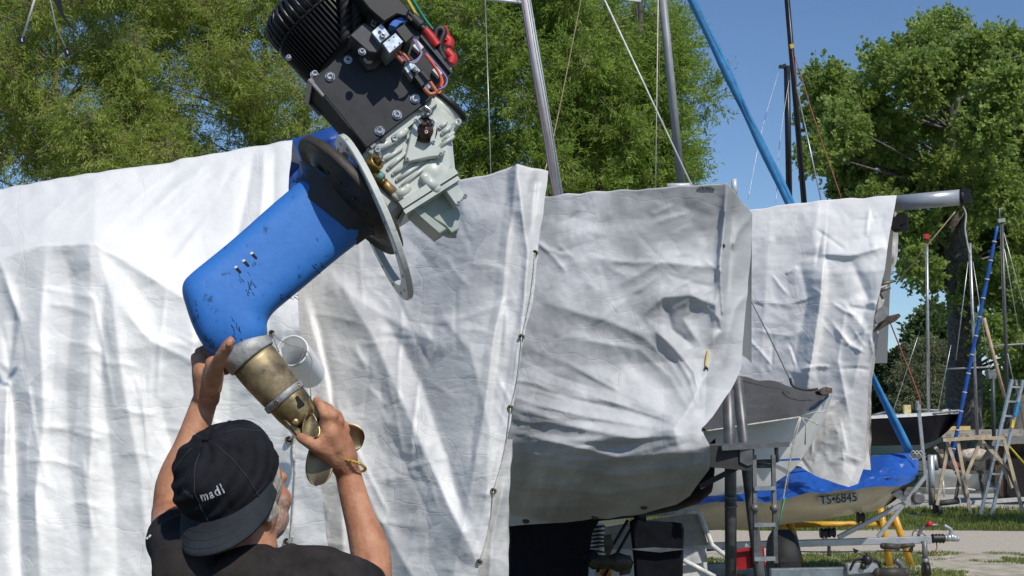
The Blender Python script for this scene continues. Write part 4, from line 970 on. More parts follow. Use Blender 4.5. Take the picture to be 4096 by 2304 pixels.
for (x, y) in ((389.2, 40.2), (393.7, 37), (399.3, 43), (394.8, 46.9)):
    mb = MB(); mb.lathe(LP(x, y, nP + .088), N_, [(0, .0015), (.001, .0015)], 10); mb.build('screw_hole', blackpl, cz)
ppoly('relay_block', [(395, 29), (404, 23), (414, 36), (406, 43)], nP - .01, nP + .085, mat('relay_black', (.02, .02, .021), .5), bev=.002)
ppoly('blue_connector', [(389, 25), (392, 20), (402, 16), (406, 21), (400, 24), (396, 28)], nP + .01, nP + .09, mat('blue_connector_plastic', (.02, .13, .5), .4), bev=.002)
# controller rail (heat sink) running down the right flank
ppoly('controller_rail', [(372, 0), (398, 0), (416, 26), (434, 44), (452, 72), (444, 79), (434, 92), (428, 88), (405, 52), (385, 22)], nP - .07, nP - .012, blackal, bev=.002)
ppoly('rail_edge', [(422, 33), (436, 48), (453, 72), (451.5, 73.5), (420, 36)], nP - .012, nP - .004, mat('rail_grey', (.05, .052, .06), .35), bev=.001)
ppoly('controller_box', [(352, -14), (388, -14), (410, 10), (407, 16), (398, 14), (384, 22), (368, 8)], nP - .06, nP + .10, blackpl, bev=.003)
ppoly('lower_terminal', [(404, 68), (412, 61), (421, 71), (412, 79)], nP - .005, nP + .022, zincpl, bev=.001)
ppoly('terminal_recess', [(408.5, 72), (415, 66.5), (419.5, 72.5), (413, 77.5)], nP + .022, nP + .024, blackpl); bolt(414.5, 71, nP + .024, .0055, .006, washer=False)
ppoly('relay_block', [(413.5, 76), (423, 68.5), (431.5, 79), (421.5, 87)], nP - .01, nP + .03, mat('relay_black', (.02, .02, .021), .5), bev=.002)
ppoly('fuse_clip', [(424, 86), (430, 80.5), (433.5, 84), (428, 90)], nP + .002, nP + .022, zincpl, bev=.0008)
for k, poly in enumerate(([(412.5, 46), (417.5, 40), (424, 47), (419, 52)], [(432, 70), (436.5, 66), (443.5, 73), (438.5, 77)])): ppoly('cable_tie_mount', poly, nP - .012, nP + .004, whitep, bev=.001)
# wiring
def wl(name, pts, r, m, nn=None):
    nn = nn or [nP + .062] * len(pts); return cable(name, [LP(x, y, n) for (x, y), n in zip(pts, nn)], r, m)
for k, dx in enumerate((0, 1.3, 2.6)): wl('violet_wire' if k < 2 else 'grey_wire', [(401 + dx, 56 + dx), (408 + dx, 62), (416, 60 + dx), (421 + dx * .3, 54), (419 + dx * .5, 49), (413 + dx, 39)], .0016, violw if k < 2 else greyw)
wl('violet_wire', [(426, 53), (434, 62), (441, 70), (447, 79), (445, 86), (438, 90)], .0018, violw); wl('red_wire', [(425, 54), (431, 62), (438, 72), (441, 80), (440, 88)], .0026, redw); wl('orange_wire', [(427, 55), (433, 63), (439, 73), (442.5, 81), (441, 88)], .0022, orw)
wl('red_wire', [(395, 13), (400, 15), (404, 18), (405, 23)], .002, redw); wl('orange_wire', [(397, 12), (402, 14), (406, 19)], .002, orw); wl('red_wire', [(394, 15), (399, 17), (403, 21)], .0018, redw)
for (pts) in ([(394, 52), (399, 58), (403, 62)], [(398, 51), (404, 55), (409, 61)], [(424, 88), (430, 94), (436, 93)], [(430, 82), (434, 88), (437, 92)]): wl('fuse_lead', pts, .0045, mat('copper_sleeve', (.42, .13, .06), .35))
wl('orange_wire', [(436, 91), (439, 93), (441, 91)], .002, orw)
wl('black_hose', [(386, -6), (398, 4), (405, 14), (412, 22)], .006, blackpl, [nP] * 4); wl('black_hose', [(392, -6), (403, 6), (411, 15), (418, 24)], .005, blackpl, [nP - .01] * 4)
wl('green_cable', [(406, -12), (413, 0), (424, 18), (434, 31), (442, 38)], .0042, greenw, [nP - .03] * 5); wl('yellow_cable', [(402, -10), (407.5, 0), (415, 13), (423, 25)], .0042, yelw, [nP - .02] * 4); wl('blue_cable', [(405, -6), (410, 6), (414, 15)], .003, bluew, [nP - .025] * 3)
for (a, b, c) in (((414, 20), (424, 30), (434, 40)), ((437, 52), (439, 56), (437, 47))):
    pass
wl('cable_boot', [(412, 17), (416, 21), (421, 26)], .013, mat('grey_rubber', (.03, .03, .032), .6), [nP - .005] * 3)
wl('red_sleeve', [(425, 30), (431, 37), (437.5, 46)], .0105, redp, [nP - .005] * 3); wl('cable_lug', [(420, 26), (425, 30)], .008, blackpl, [nP - .005] * 2)
wl('black_loop', [(437, 48), (435, 40), (436, 31), (441, 28), (444, 33), (441, 40), (440, 50), (446, 62)], .0075, blackpl, [nP - .01] * 8)
for (pts) in ([(441.5, 28), (444, 34), (445, 42)], [(444, 36), (449, 42), (448, 47)], [(446, 51), (452, 58), (450, 64)]): wl('red_boot', pts, .012, redp, [nP - .03] * 3)
bolt(450, 69.5, nP - .008, .004, .003, washer=False); bolt(426, 28, nP - .012, .004, .003, washer=False)
# ---- gearbox casting
gpoly = [(361, 155), (372, 144), (433, 97), (438, 99), (449, 108), (456, 120), (453, 139), (456, 168), (452, 178), (404, 207), (392, 193), (375, 178)]
ppoly('gearbox_case', gpoly, -.07, .052, cast, bev=.012)
ppoly('adapter_flange', [(367, 149), (433, 97.5), (438, 103), (372, 157)], -.06, .064, cast, bev=.004)
gx = [((384, 161), (401, 148.5)), ((388, 169), (404.5, 153.5)), ((393, 174.5), (412, 160)), ((397, 180.5), (418, 165)), ((401, 187), (431, 162)), ((440, 128), (446, 122)), ((442, 134), (450, 127)), ((444, 140), (453, 133)), ((440, 146), (453, 137))]
for (a, b) in gx:
    mb = MB(); mb.limb([LP(a[0], a[1], .054), LP(b[0], b[1], .056)], .0042, 10); mb.build('casting_rib', cast, drive)
for (a, b, n_) in (((372, 152), (395, 139), .062), ((395, 139), (405, 131), .062)):
    mb = MB(); mb.limb([LP(a[0], a[1], n_), LP(b[0], b[1], n_)], .0085, 10); mb.build('casting_lug', cast, drive)
mb = MB(); mb.lathe(LP(383, 139.5, .071), N_, [(0, .0062), (.0015, .0062)], 14); mb.build('lug_hole', blackpl, drive)
# three-armed cover with the dark shift shaft
ppoly('shift_cover', [(405, 159), (414, 121), (418, 118), (421, 122), (413, 147), (424, 153), (434, 143), (446, 151), (441, 156), (428, 158), (408, 162)], .05, .073, cast, bev=.003)
ppoly('cover_arm', [(433, 118), (438, 121), (434, 145), (430, 143)], .05, .07, cast, bev=.003)
mb = MB(); mb.lathe(LP(424.5, 131, .05), N_, [(0, .027), (.012, .026), (.014, .018)], 24); mb.build('shaft_recess', mat('recess_shade', (.03, .025, .022), .6), drive)  # dark disc stands for the shade inside the open recess
mb = MB(); mb.lathe(LP(424.5, 132, .06), N_, [(0, .017), (.014, .017), (.016, .009), (.024, .009), (.026, 0)], 18); mb.build('shift_shaft', mat('rust_brown', (.10, .055, .04), .5, .4, var=.3), drive)
bolt(426, 132.5, .082, .0052, .006, washer=False)
for (x, y) in ((415.5, 120.5), (433, 123), (407, 159.5), (433.5, 142), (441, 154)): bolt(x, y, .073, .0052, .0035, washer=False)
for (pts) in ([(418, 111), (424, 107), (431, 112), (426, 116)],):
    mb = MB(); mb.tube(bez([LP(x, y, .068) for (x, y) in pts], 12), .0055, 8); mb.build('oil_pipe', steel, drive)
for (x, y) in ((377, 151), (394, 140)): bolt(x, y, .06, .0095, .014)
# front round cover (bell) with the dark cap on the right
mb = MB(); cc = LP(441, 111, .0); axg = (U_ * .80 + N_ * .15 + P_ * -.1).normalized(); mb.lathe(cc, axg, [(-.03, .052), (.012, .050), (.02, .044), (.026, .02), (.026, 0)], 40); mb.build('bearing_cover', mat('cream_casting', (.62, .63, .56), .35, var=.08), drive)
mb = MB(); mb.lathe(cc + axg * .014, axg, [(0, .054), (.01, .054), (.013, .05), (.013, 0)], 40); mb.build('black_cap', blackpl, drive)
mb = MB(); mb.limb([LP(454, 126, .03), LP(458, 122, .03)], .008, 10); mb.build('side_lug', cast, drive); bolt(458.5, 121, .035, .004, .004, washer=False)
# bottom flange pair of the gearbox and oil filler boss
ax2 = P_
def strip(name, a, b, w, n0, n1, m):
    pa = Vector(L2(a[0], a[1], n1)); pb_ = Vector(L2(b[0], b[1], n1)); d = (pb_ - pa).normalized(); s = Vector((-d.y, d.x)) * w / 2
    mb = MB(); mb.prism([X3(*(pa + s), n0), X3(*(pb_ + s), n0), X3(*(pb_ - s), n0), X3(*(pa - s), n0)], N_ * (n1 - n0)); return mb.build(name, m, drive)
strip('flange_upper', (401, 205), (456, 170), .016, -.07, .068, cast); strip('gasket', (403, 209.5), (457.5, 174.5), .004, -.068, .066, blackpl); strip('flange_lower', (404.5, 212), (459, 177.5), .009, -.07, .069, cast)
mb = MB(); mb.limb([LP(425, 178, .06), LP(436, 189, .062)], .012, 12); mb.build('filler_boss', cast, drive)
mb = MB(); mb.limb([LP(396, 196, .05), LP(407, 188, .05)], .010, 12); mb.build('casting_lug', cast, drive)
mb = MB(); mb.ball(LP(432, 174, .035), (.034, .034, .028), 20, 12, (P_, U_, N_)); mb.build('gear_dome', cast, drive)
ppoly('neck', [(372, 178), (394, 194), (404, 208), (392, 218), (380, 204)], -.05, .03, cast, bev=.01)
# folded bracket below the gearbox
ppoly('bracket_web', [(411, 204), (440, 186), (450, 194), (461, 214), (459, 229), (452, 233), (446, 226)], -.03, .02, mat('pale_green_sheet', (.36, .41, .37), .45, var=.1), bev=.002)
ppoly('bracket_side', [(408.5, 206), (413, 203), (447, 229), (440, 233.5)], -.04, .045, mat('pale_green_sheet', (.36, .41, .37), .45), bev=.002)
ppoly('bracket_tongue', [(440, 232), (450, 226), (459, 230), (457, 236.5), (449, 236)], -.02, .0, mat('pale_green_sheet', (.36, .41, .37), .45), bev=.002)
ppoly('bracket_cheek', [(441, 184.5), (454, 177), (466, 196), (456.5, 206)], .03, .06, cast, bev=.003)
for (x, y) in ((458, 204), (464.5, 197)): bolt(x, y, .05, .006, .012, washer=False)
bolt(438.5, 191.5, .045, .006, .01, washer=False)
# brass drain tap with its orange hose end
mb = MB(); mb.lathe(LP(366, 170, .085), (LP(378, 161, .11) - LP(366, 170, .085)).normalized(), [(0, .012), (.012, .016), (.03, .0175), (.034, .0165), (.034, .012), (.022, .011)], 20); tap = mb.build('brass_tap', mat('tap_brass', (.33, .22, .07), .4, .85, var=.3, vscale=60), drive)
mb = MB(); mb.lathe(LP(377, 160.5, .10), (N_ * .6 + U_ * .6).normalized(), [(0, .0065), (.014, .0065), (.016, 0)], 6, smooth=False); mb.build('tap_plug', mat('nickel', (.55, .5, .42), .3, .9), tap)
mb = MB(); mb.tube([LP(372, 172, .088), LP(381, 181, .088)], .0135, 12); mb.tube([LP(380, 180, .088), LP(384, 184, .088)], .011, 12); mb.build('tap_body', mat('tap_brass', (.33, .22, .07), .4), drive)
mb = MB(); mb.tube([LP(378, 175, .095), LP(383, 178.5, .095)], .010, 10); mb.build('verdigris_nut', mat('verdigris', (.12, .26, .23), .6), drive)
mb = MB(); mb.tube([LP(383, 181, .088), LP(393, 193, .088)], [.0092, .0085], 12); mb.build('hose_end', copperm, drive)
# ropes of the crane
ropem = mat('black_rope', (.016, .0155, .015), .75, var=.3, vscale=120, bump=.6, bscale=150)
for (x0, x1, xb, yb) in ((343, 346, 347, 41), (355, 357, 357, 36)):
    mb = MB(); a = LP(xb, yb, nP + .03); b = LP(x0, -60, nP + .03); nst = 60
    for ph in range(3):
        pts = []
        d = (b - a).normalized(); e = d.cross(CF).normalized(); f_ = d.cross(e)
        for i in range(nst + 1):
            t = i / nst; an = t * 30 + ph * 2.094; pts.append(a.lerp(b, t) + (e * math.cos(an) + f_ * math.sin(an)) * .0062)
        mb.tube(pts, .0066, 7)
    tag(mb.build('lifting_rope', ropem), 'left black twisted rope carrying the motor' if x0 == 343 else 'right black twisted rope carrying the motor', 'rope')
# ================================================================ the man
def skin_material():
    m, nt, N, L, b = new_mat('tanned_skin')
    tc = N.new('ShaderNodeTexCoord')
    n1 = N.new('ShaderNodeTexNoise'); n1.inputs['Scale'].default_value = 22; n1.inputs['Detail'].default_value = 6; L.new(tc.outputs['Object'], n1.inputs['Vector'])
    r = N.new('ShaderNodeValToRGB'); L.new(n1.outputs['Fac'], r.inputs[0])
    r.color_ramp.elements[0].position = .3; r.color_ramp.elements[0].color = (.33, .13, .068, 1); r.color_ramp.elements[1].position = .7; r.color_ramp.elements[1].color = (.54, .275, .16, 1)
    L.new(r.outputs[0], b.inputs['Base Color']); b.inputs['Roughness'].default_value = .6; b.inputs['Specular IOR Level'].default_value = .35
    b.inputs['Subsurface Weight'].default_value = .12; b.inputs['Subsurface Radius'].default_value = (.012, .005, .003); b.inputs['Subsurface Scale'].default_value = .4
    n2 = N.new('ShaderNodeTexNoise'); n2.inputs['Scale'].default_value = 130; n2.inputs['Detail'].default_value = 4; L.new(tc.outputs['Object'], n2.inputs['Vector'])
    bp = N.new('ShaderNodeBump'); bp.inputs['Strength'].default_value = .35; bp.inputs['Distance'].default_value = .004; L.new(n2.outputs['Fac'], bp.inputs['Height']); L.new(bp.outputs[0], b.inputs['Normal'])
    return m
skinm = skin_material()
nailm = mat('finger_nail', (.55, .28, .19), .3, var=.08)
shirtm = mat('black_brown_shirt', (.030, .025, .024), .85, var=.18, vscale=20, bump=.35, bscale=300, spec=.2)
capm = mat('black_cap_cloth', (.0125, .0135, .0175), .85, var=.3, vscale=14, bump=.4, bscale=400, spec=.2)
brimm = mat('sunlit_brim', (.030, .034, .042), .85, var=.15, vscale=20, bump=.4, bscale=400, spec=.2)  # greyer than the crown: sunlight on the brim put into its colour
greyhair = mat('grey_hair', (.42, .37, .31), .75, var=.15, vscale=90, bump=.6, bscale=220)
beardm = mat('grey_stubble', (.42, .27, .20), .8, var=.18, vscale=200, bump=.5, bscale=260)
man = thing('person', 'man in black t-shirt and backwards black cap guiding the hanging drive with both hands', 'person', (-0.5, 2.6, 0))
body = MB()
# ---- left arm: shoulder, elbow, wrist
sh_l = W(186, 570, 2.55); el_l = W(170.5, 512, 2.77); wr_l = W(206, 397, 2.86)
body.limb(bez([sh_l, sh_l.lerp(el_l, .5) + Vector((-.005, 0, 0)), el_l], 8), [.054, .054, .053, .052, .050, .048, .046, .043, .043][:9], 14) if False else None
def arm(sh, el, wr, rs, re, rw, bulge, out):
    up = bez([sh, sh.lerp(el, .5) + out * .006, el], 8); n = len(up)
    body.limb(up, [rs + (re - rs) * (i / (n - 1)) for i in range(n)], 16)
    fo = bez([el, el.lerp(wr, .28) + out * bulge, el.lerp(wr, .62) + out * bulge * .3, wr], 12); n = len(fo)
    prof = [re, re * 1.06, re * 1.10, re * 1.08, re * 1.0, re * .92, re * .84, re * .76, re * .70, rw * 1.08, rw * 1.02, rw, rw, rw, rw]
    body.limb(fo, [np.interp(i / (n - 1), [0, .12, .25, .4, .6, .8, 1], [re * .96, re * 1.04, re * 1.08, re * 1.02, re * .84, rw * 1.12, rw]) for i in range(n)], 16)
arm(sh_l, el_l, wr_l, .050, .0375, .0255, .006, -CR)
sh_r = W(338, 590, 2.56); el_r = W(373.5, 584, 2.76); wr_r = W(346, 466, 2.862)
arm(sh_r, el_r, wr_r, .052, .0375, .0255, .008, CR)
# ---- left hand: palm behind the leg, thumb up its face, fingers wrapped round the back
dl = 2.90
def depth_at(px, py): return (LP(px, py, 0) - CO).dot(CF)
DLH = depth_at(215, 362) - 2.90 - .004; DRH = depth_at(318, 425) - 2.90 + .012
HOFF = [DLH]
def F(pts, rads): body.limb([W(p[0], p[1], p[2] + HOFF[0]) for p in pts], rads, 10)
F([(207, 397, 2.93), (206, 385, 2.925), (205, 372, 2.92)], [.0275, .0265, .027])
F([(201, 384, 2.93), (200, 370, 2.935), (202, 360, 2.94)], [.0165, .018, .0155])
F([(213, 388, 2.905), (214, 374, 2.89), (213, 364, 2.885)], [.019, .021, .017])
F([(213, 378, 2.885), (217, 366, 2.858), (222, 355, 2.832), (227.5, 346.5, 2.818), (230.5, 341, 2.815)], [.0185, .0155, .0128, .0125, .0098])       # thumb
for k, (a, b, c) in enumerate((((199, 362, 2.945), (199, 352, 2.975), (208, 347, 3.005)), ((200, 366, 2.955), (203, 357, 2.995), (214, 354, 3.02)), ((203, 372, 2.96), (209, 364, 3.0), (220, 362, 3.015)), ((208, 378, 2.955), (215, 372, 2.985), (227, 371, 2.985)))):
    F([(204 + k, 376 + k * 2, 2.94), a, b, c], [.0125, .0115 - .0007 * k, .0105 - .0006 * k, .0088])
F([(197, 364, 2.94), (195.8, 357.5, 2.95)], [.012, .0115])
HOFF[0] = DRH
# ---- right hand: back of the hand to us, fingers over the propeller boss, thumb to the left
F([(345, 466, 2.90), (341, 455, 2.885), (336, 445, 2.875)], [.0285, .0265, .025])
F([(337, 462, 2.885), (328, 450, 2.865), (322, 440, 2.855)], [.021, .0205, .017])
F([(348, 458, 2.895), (343, 442, 2.885), (337, 430, 2.88)], [.0215, .020, .016])
F([(336, 446, 2.87), (331, 434, 2.86), (326, 424, 2.86)], [.023, .021, .0165])
F([(326, 452, 2.865), (316, 446, 2.845), (308, 441.5, 2.838), (300.5, 437.5, 2.845)], [.0185, .0150, .0128, .0105])                             # thumb
fing = [((326, 428, 2.862), (325.5, 415, 2.848), (320.5, 406, 2.862), (316.5, 400.5, 2.90)), ((331, 428, 2.868), (332.5, 416, 2.858), (329, 409, 2.878), (323, 405, 2.915)),
        ((336.5, 432, 2.876), (339.5, 421, 2.874), (337.5, 415, 2.900), (331, 412, 2.935)), ((341.5, 438, 2.885), (345.5, 430, 2.892), (344.5, 425, 2.915), (339, 421, 2.945))]
for k, pts in enumerate(fing): F(pts, [[.0138, .0122, .0108, .0090], [.0138, .0124, .0110, .0092], [.0130, .0116, .0104, .0088], [.0116, .0102, .0092, .0078]][k])
# ---- neck, skull, face turned up and to the right
HC = W(238, 492, 2.60)
up_ = (CT * .92 + CR * .04 - CF * .36).normalized()        # crown direction of the tilted head
fwd = (CR * .50 + CF * .80 + CT * .30); fwd = (fwd - up_ * fwd.dot(up_)).normalized()
rt = fwd.cross(up_).normalized()
HX = (rt, fwd, up_)
def H(r, f, u): return HC + rt * r + fwd * f + up_ * u
body.ball(H(0, -.005, .015), (.076, .096, .088), 24, 16, HX)
body.ball(H(0, .050, -.035), (.058, .055, .065), 20, 14, HX)              # face mass
body.ball(H(0, .058, -.078), (.048, .044, .040), 18, 12, HX)               # jaw
body.limb([H(0, .098, -.012), H(0, .115, -.045)], [.010, .014], 10)        # nose
for s in (-1, 1):
    body.ball(H(s * .043, .064, -.035), (.024, .026, .030), 14, 10, HX)     # cheek
    body.ball(H(s * .050, .036, -.066), (.022, .042, .036), 14, 10, HX)     # jaw corner
    body.limb([H(s * .032, .090, .000), H(s * .012, .098, .002)], .010, 8)  # brow
    body.ball(H(s * .081, -.006, -.020), (.0105, .019, .033), 12, 10, HX)   # ear
    body.limb([H(s * .087, -.020, .004), H(s * .090, -.022, -.018), H(s * .083, -.010, -.048)], [.006, .0065, .006], 8)
NB = W(246, 572, 2.58)
body.limb([H(0, -.022, -.05), HC.lerp(NB, .55) + CR * .004, NB], [.058, .058, .064], 18)
body.limb([NB, W(246, 640, 2.58)], [.07, .09], 16); body.limb([sh_l, W(250, 600, 2.58), sh_r], [.05, .07, .05], 14)
skin = organic('body', body, skinm, man, 0.0034, 7, .5)
# nails
for (c, a, w, l) in ((W(229.3, 343.0, 2.804 + DLH), (W(231, 339, 2.80) - W(228, 346, 2.80)), .0058, .0075),):
    a = a.normalized(); n = (CO - c).normalized(); n = (n - a * n.dot(a)).normalized(); mb = MB(); mb.ball(c, (w, l, .0022), 14, 8, (n.cross(a), a, n)); mb.build('thumb_nail', nailm, man)
# grey side hair and stubble: short layers grown from the skin of the head
def region_layer(name, m, cond, lift, seed):
    me = skin.data; off = Vector(man.location); n = len(me.vertices)
    co = np.empty(n * 3); me.vertices.foreach_get('co', co); co = co.reshape(-1, 3) + np.array(off); no = np.empty(n * 3); me.vertices.foreach_get('normal', no); no = no.reshape(-1, 3)
    q = co - np.array(HC); r = q @ np.array(rt); f = q @ np.array(fwd); u = q @ np.array(up_)
    ok = cond(np.abs(r), f, u) * (np.linalg.norm(q, axis=1) < .15) * (np.abs(r) < .105)
    w = vnoise(r * 260 + f * 90, u * 260 - f * 140, seed) 
    cw = np.clip(ok, 0, 1)
    pos = co + no * (lift * (.25 + .9 * w) * np.minimum(1, cw * 1.0) - .0006)[:, None]
    faces = [tuple(p.vertices) for p in me.polygons if all(ok[v] > .02 for v in p.vertices)]
    used = sorted({v for t in faces for v in t}); mp = {v: k for k, v in enumerate(used)}
    mb = MB(); mb.add([pos[v] for v in used], [tuple(mp[v] for v in t) for t in faces], True); return mb.build(name, m, man, fix=False)
def sst(x, a, b): t = np.clip((x - a) / (b - a), 0, 1); return t * t * (3 - 2 * t)
region_layer('hair', greyhair, lambda r, f, u: sst(u, -.030, -.012) * sst(-f, -.058, -.045) * sst(r, .035, .050) * sst(-u, -.075, -.06) + 0 * r, .003, 3)
region_layer('beard', beardm, lambda r, f, u: np.maximum(sst(-u, .052, .068) * sst(f, .012, .026) * sst(-u, -.16, -.15), sst(r, .040, .05) * sst(f, .022, .034) * sst(-f, -.070, -.058) * sst(-u, .008, .020)), .0018, 6)
for s in (-1, 1):
    mb = MB(); mb.ball(H(s * .031, .080, -.014), .0100, 12, 8); mb.build('eye', mat('eye_white', (.7, .68, .65), .2), man)
mb = MB(); mb.limb([H(-.02, .105, -.076), H(0, .110, -.075), H(.02, .105, -.076)], .005, 8); mb.build('lips', mat('lip_skin', (.42, .15, .11), .45), man)
# ---- t-shirt
sh = MB()
sh.limb([W(200, 584, 2.57), W(250, 584, 2.59), W(318, 588, 2.57)], [.060, .072, .064], 18)
sh.limb([W(190, 650, 2.62), W(320, 650, 2.62)], [.12, .12], 18); sh.limb([W(180, 800, 2.65), W(330, 800, 2.65)], .13, 18)
al = sh_l.lerp(el_l, .50); sh.limb([W(200, 584, 2.56), sh_l, al], [.066, .061, .053], 20)
ar = sh_r.lerp(el_r, .48); sh.limb([W(318, 590, 2.56), sh_r, ar], [.066, .061, .054], 20)
sh.limb([W(250, 585, 2.55), W(250, 640, 2.53)], [.080, .11], 18)
sh.limb([W(285, 573, 2.575), W(325, 574, 2.575)], [.048, .050], 14)
def wrinkle(me):
    n = len(me.vertices); co = np.empty(n * 3); me.vertices.foreach_get('co', co); co = co.reshape(-1, 3); no = np.empty(n * 3); me.vertices.foreach_get('normal', no); no = no.reshape(-1, 3)
    k = np.abs(vnoise(co[:, 0] * 16 + co[:, 2] * 10, co[:, 2] * 9 - co[:, 0] * 7 + co[:, 1] * 9, 4) - .5) * 2
    co += no * ((1 - k) ** 3 * .008)[:, None]; me.vertices.foreach_set('co', co.ravel())
shirt = organic('t_shirt', sh, shirtm, man, 0.005, 5, .5, wrinkle)
# sleeve print: two small white dashes on the left sleeve
for (a, b) in (((149, 537), (150.6, 535)), ((146.5, 538.6), (148, 537.6))):
    mb = MB(); mb.bar(W(a[0], a[1], 2.56), W(b[0], b[1], 2.56), .0035, .003, CF); mb.build('sleeve_print', whitep, man)
# ---- cap, worn backwards
CA = (CR * -.32 + CT * .80 - CF * .50).normalized()
CB = (-CF - CA * (-CF).dot(CA)).normalized(); CC = CA.cross(CB).normalized()
if CC.dot(CR) < 0: CC = -CC
ph = math.radians(-24)
BD = (CB * math.cos(ph) + CC * math.sin(ph)).normalized(); BS = (CC * math.cos(ph) - CB * math.sin(ph)).normalized()
CBASE = W(231, 482, 2.585); HCAP = .104; RX, RY = .0935, .106
def cap_pt(th, f, lift=0.0):
    """th: angle from BS towards BD; f: 0 rim .. 1 crown top"""
    k = (1 - f ** 3.0) ** (1 / 2.1) if f < 1 else 0.0
    k *= 1 + .03 * math.sin(f * 3.14)
    d = BS * (math.cos(th) * (RX + lift)) + BD * (math.sin(th) * (RY + lift))
    wr = .0030 * math.sin(th * 7 + f * 14) * math.sin(f * 9 + th * 2) * (1 if f > .1 else 0) + .003 * math.sin(th * 3 + 1) * math.sin(f * 6.5)
    seam = -.0016 if abs(((th * 6 / (2 * math.pi)) + .5) % 1 - .5) < .02 and f > .05 else 0
    return CBASE + d * (k * (1 + (wr + seam) / .1)) + CA * (f * HCAP + lift * f + wr)
cap = thing('c', 'x', 'x', (0, 0, 0)); bpy.data.objects.remove(cap)
mb = MB(); NT, NF = 120, 40
vs = [cap_pt(2 * math.pi * k / NT, i / NF) for i in range(NF) for k in range(NT)] + [cap_pt(0, 1)]
fs = [(i * NT + k, i * NT + (k + 1) % NT, (i + 1) * NT + (k + 1) % NT, (i + 1) * NT + k) for i in range(NF - 1) for k in range(NT)] + [((NF - 1) * NT + k, (NF - 1) * NT + (k + 1) % NT, NF * NT) for k in range(NT)]
mb.add(vs, fs, True); capo = mb.build('cap', capm, man)
mb = MB(); mb.ball(cap_pt(0, 1) + CA * .001, (.0075, .0075, .004), 14, 8, (BS, BD, CA)); mb.build('cap_button', capm, capo)
mb = MB(); vs = []; nb = 44; nr = 9
for side in (0, 1):
    for j in range(nr):
        f = j / (nr - 1)
        for i in range(nb + 1):
            th = math.radians(8 + 164 * i / nb); w = math.sin((i / nb) * math.pi) ** .55
            d = BS * (math.cos(th) * RX) + BD * (math.sin(th) * RY)
            out = (BD * 1.0 + BS * (math.cos(th) * .12)) * (.058 * w * f)
            droop = -CA * (  .026 * f * w + .010 * f * math.cos(th) ** 2 + (math.cos(th) ** 2) * .014 * f)
            vs.append(CBASE + d * 1.005 + out + droop + CA * (.004 if side == 0 else .0005))
m_ = (nb + 1) * nr; fs = []
for j in range(nr - 1):
    for i in range(nb):
        a = j * (nb + 1) + i; fs += [(a, a + 1, a + nb + 2, a + nb + 1), (m_ + a, m_ + a + nb + 1, m_ + a + nb + 2, m_ + a + 1)]
for i in range(nb):
    a = (nr - 1) * (nb + 1) + i; fs.append((a, a + 1, m_ + a + 1, m_ + a))
mb.add(vs, fs, True); mb.build('brim', brimm, capo)
def cap_text(txt, th0, f0, size, m, name, slope=0.0, bold=.02):
    cu = bpy.data.curves.new('t', 'FONT'); cu.body = txt; cu.size = 1.0; cu.extrude = 0; cu.offset = bold; cu.space_character = 1.25 if bold > 0 else 1.0
    o = bpy.data.objects.new('t', cu); COL.objects.link(o); dg = bpy.context.evaluated_depsgraph_get(); me = bpy.data.meshes.new_from_object(o.evaluated_get(dg)); bpy.data.objects.remove(o)
    mb = MB(); vs = []
    for v in me.vertices:
        x = v.co.x * size; y = v.co.y * size + x * slope
        vs.append(cap_pt(th0 - x / .1, f0 + y / HCAP, .0022))
    mb.add(vs, [tuple(p.vertices) for p in me.polygons]); return mb.build(name, m, capo, fix=False)
inkm = mat('white_print', (.5, .5, .52), .7, var=.25, vscale=300)
cap_text('madl', math.radians(85), .48, .0215, inkm, 'cap_print')
cap_text('Julep', math.radians(109), .62, .0100, mat('faded_print', (.09, .09, .10), .7), 'cap_print', -.15, 0.0)
cap_text('by', math.radians(97), .56, .0095, mat('faded_print', (.09, .09, .10), .7), 'cap_print', -.15, 0.0)
# ---- yellow cord bracelet
mb = MB(); wa = (wr_r - el_r).normalized(); bx = wa.cross(CF).normalized(); by = wa.cross(bx); c = W(347, 465.5, 2.846); ax_t = (wa * .93 + CR * .38).normalized(); bx = ax_t.cross(CF).normalized(); by = ax_t.cross(bx)
for s_ in range(2):
    pts = []
    for i in range(61):
        t = 2 * math.pi * i / 60; r = .0380 + .0016 * math.cos(t * 16 + s_ * math.pi)
        pts.append(c + (bx * math.cos(t) + by * math.sin(t)) * r + ax_t * (.0016 * math.sin(t * 16 + s_ * math.pi)))
    mb.tube(pts, .0019, 6)
brl = mb.build('bracelet', mat('yellow_cord', (.62, .36, .04), .6, var=.3, vscale=200), man)

# cap panel seams and the rows of stitching on the brim
stm = mat('cap_thread', (.028, .029, .034), .9)
for k in range(6):
    th = math.radians(30 + 60 * k); mb = MB(); mb.tube([cap_pt(th, f_, .0004) for f_ in np.linspace(.02, .97, 30)], .0011, 5); mb.build('panel_seam', stm, capo)
for f_ in (.3, .55, .8):
    pts = []
    for i in range(41):
        th = math.radians(14 + 152 * i / 40); w = math.sin((i / 40) * math.pi) ** .55
        d_ = BS * (math.cos(th) * RX) + BD * (math.sin(th) * RY)
        pts.append(CBASE + d_ * 1.005 + (BD * 1.0 + BS * (math.cos(th) * .12)) * (.058 * w * f_) - CA * (.026 * f_ * w + .010 * f_ * math.cos(th) ** 2 + (math.cos(th) ** 2) * .014 * f_) + CA * .0042)
    mb = MB(); mb.tube(pts, .0007, 5); mb.build('brim_stitching', stm, capo)
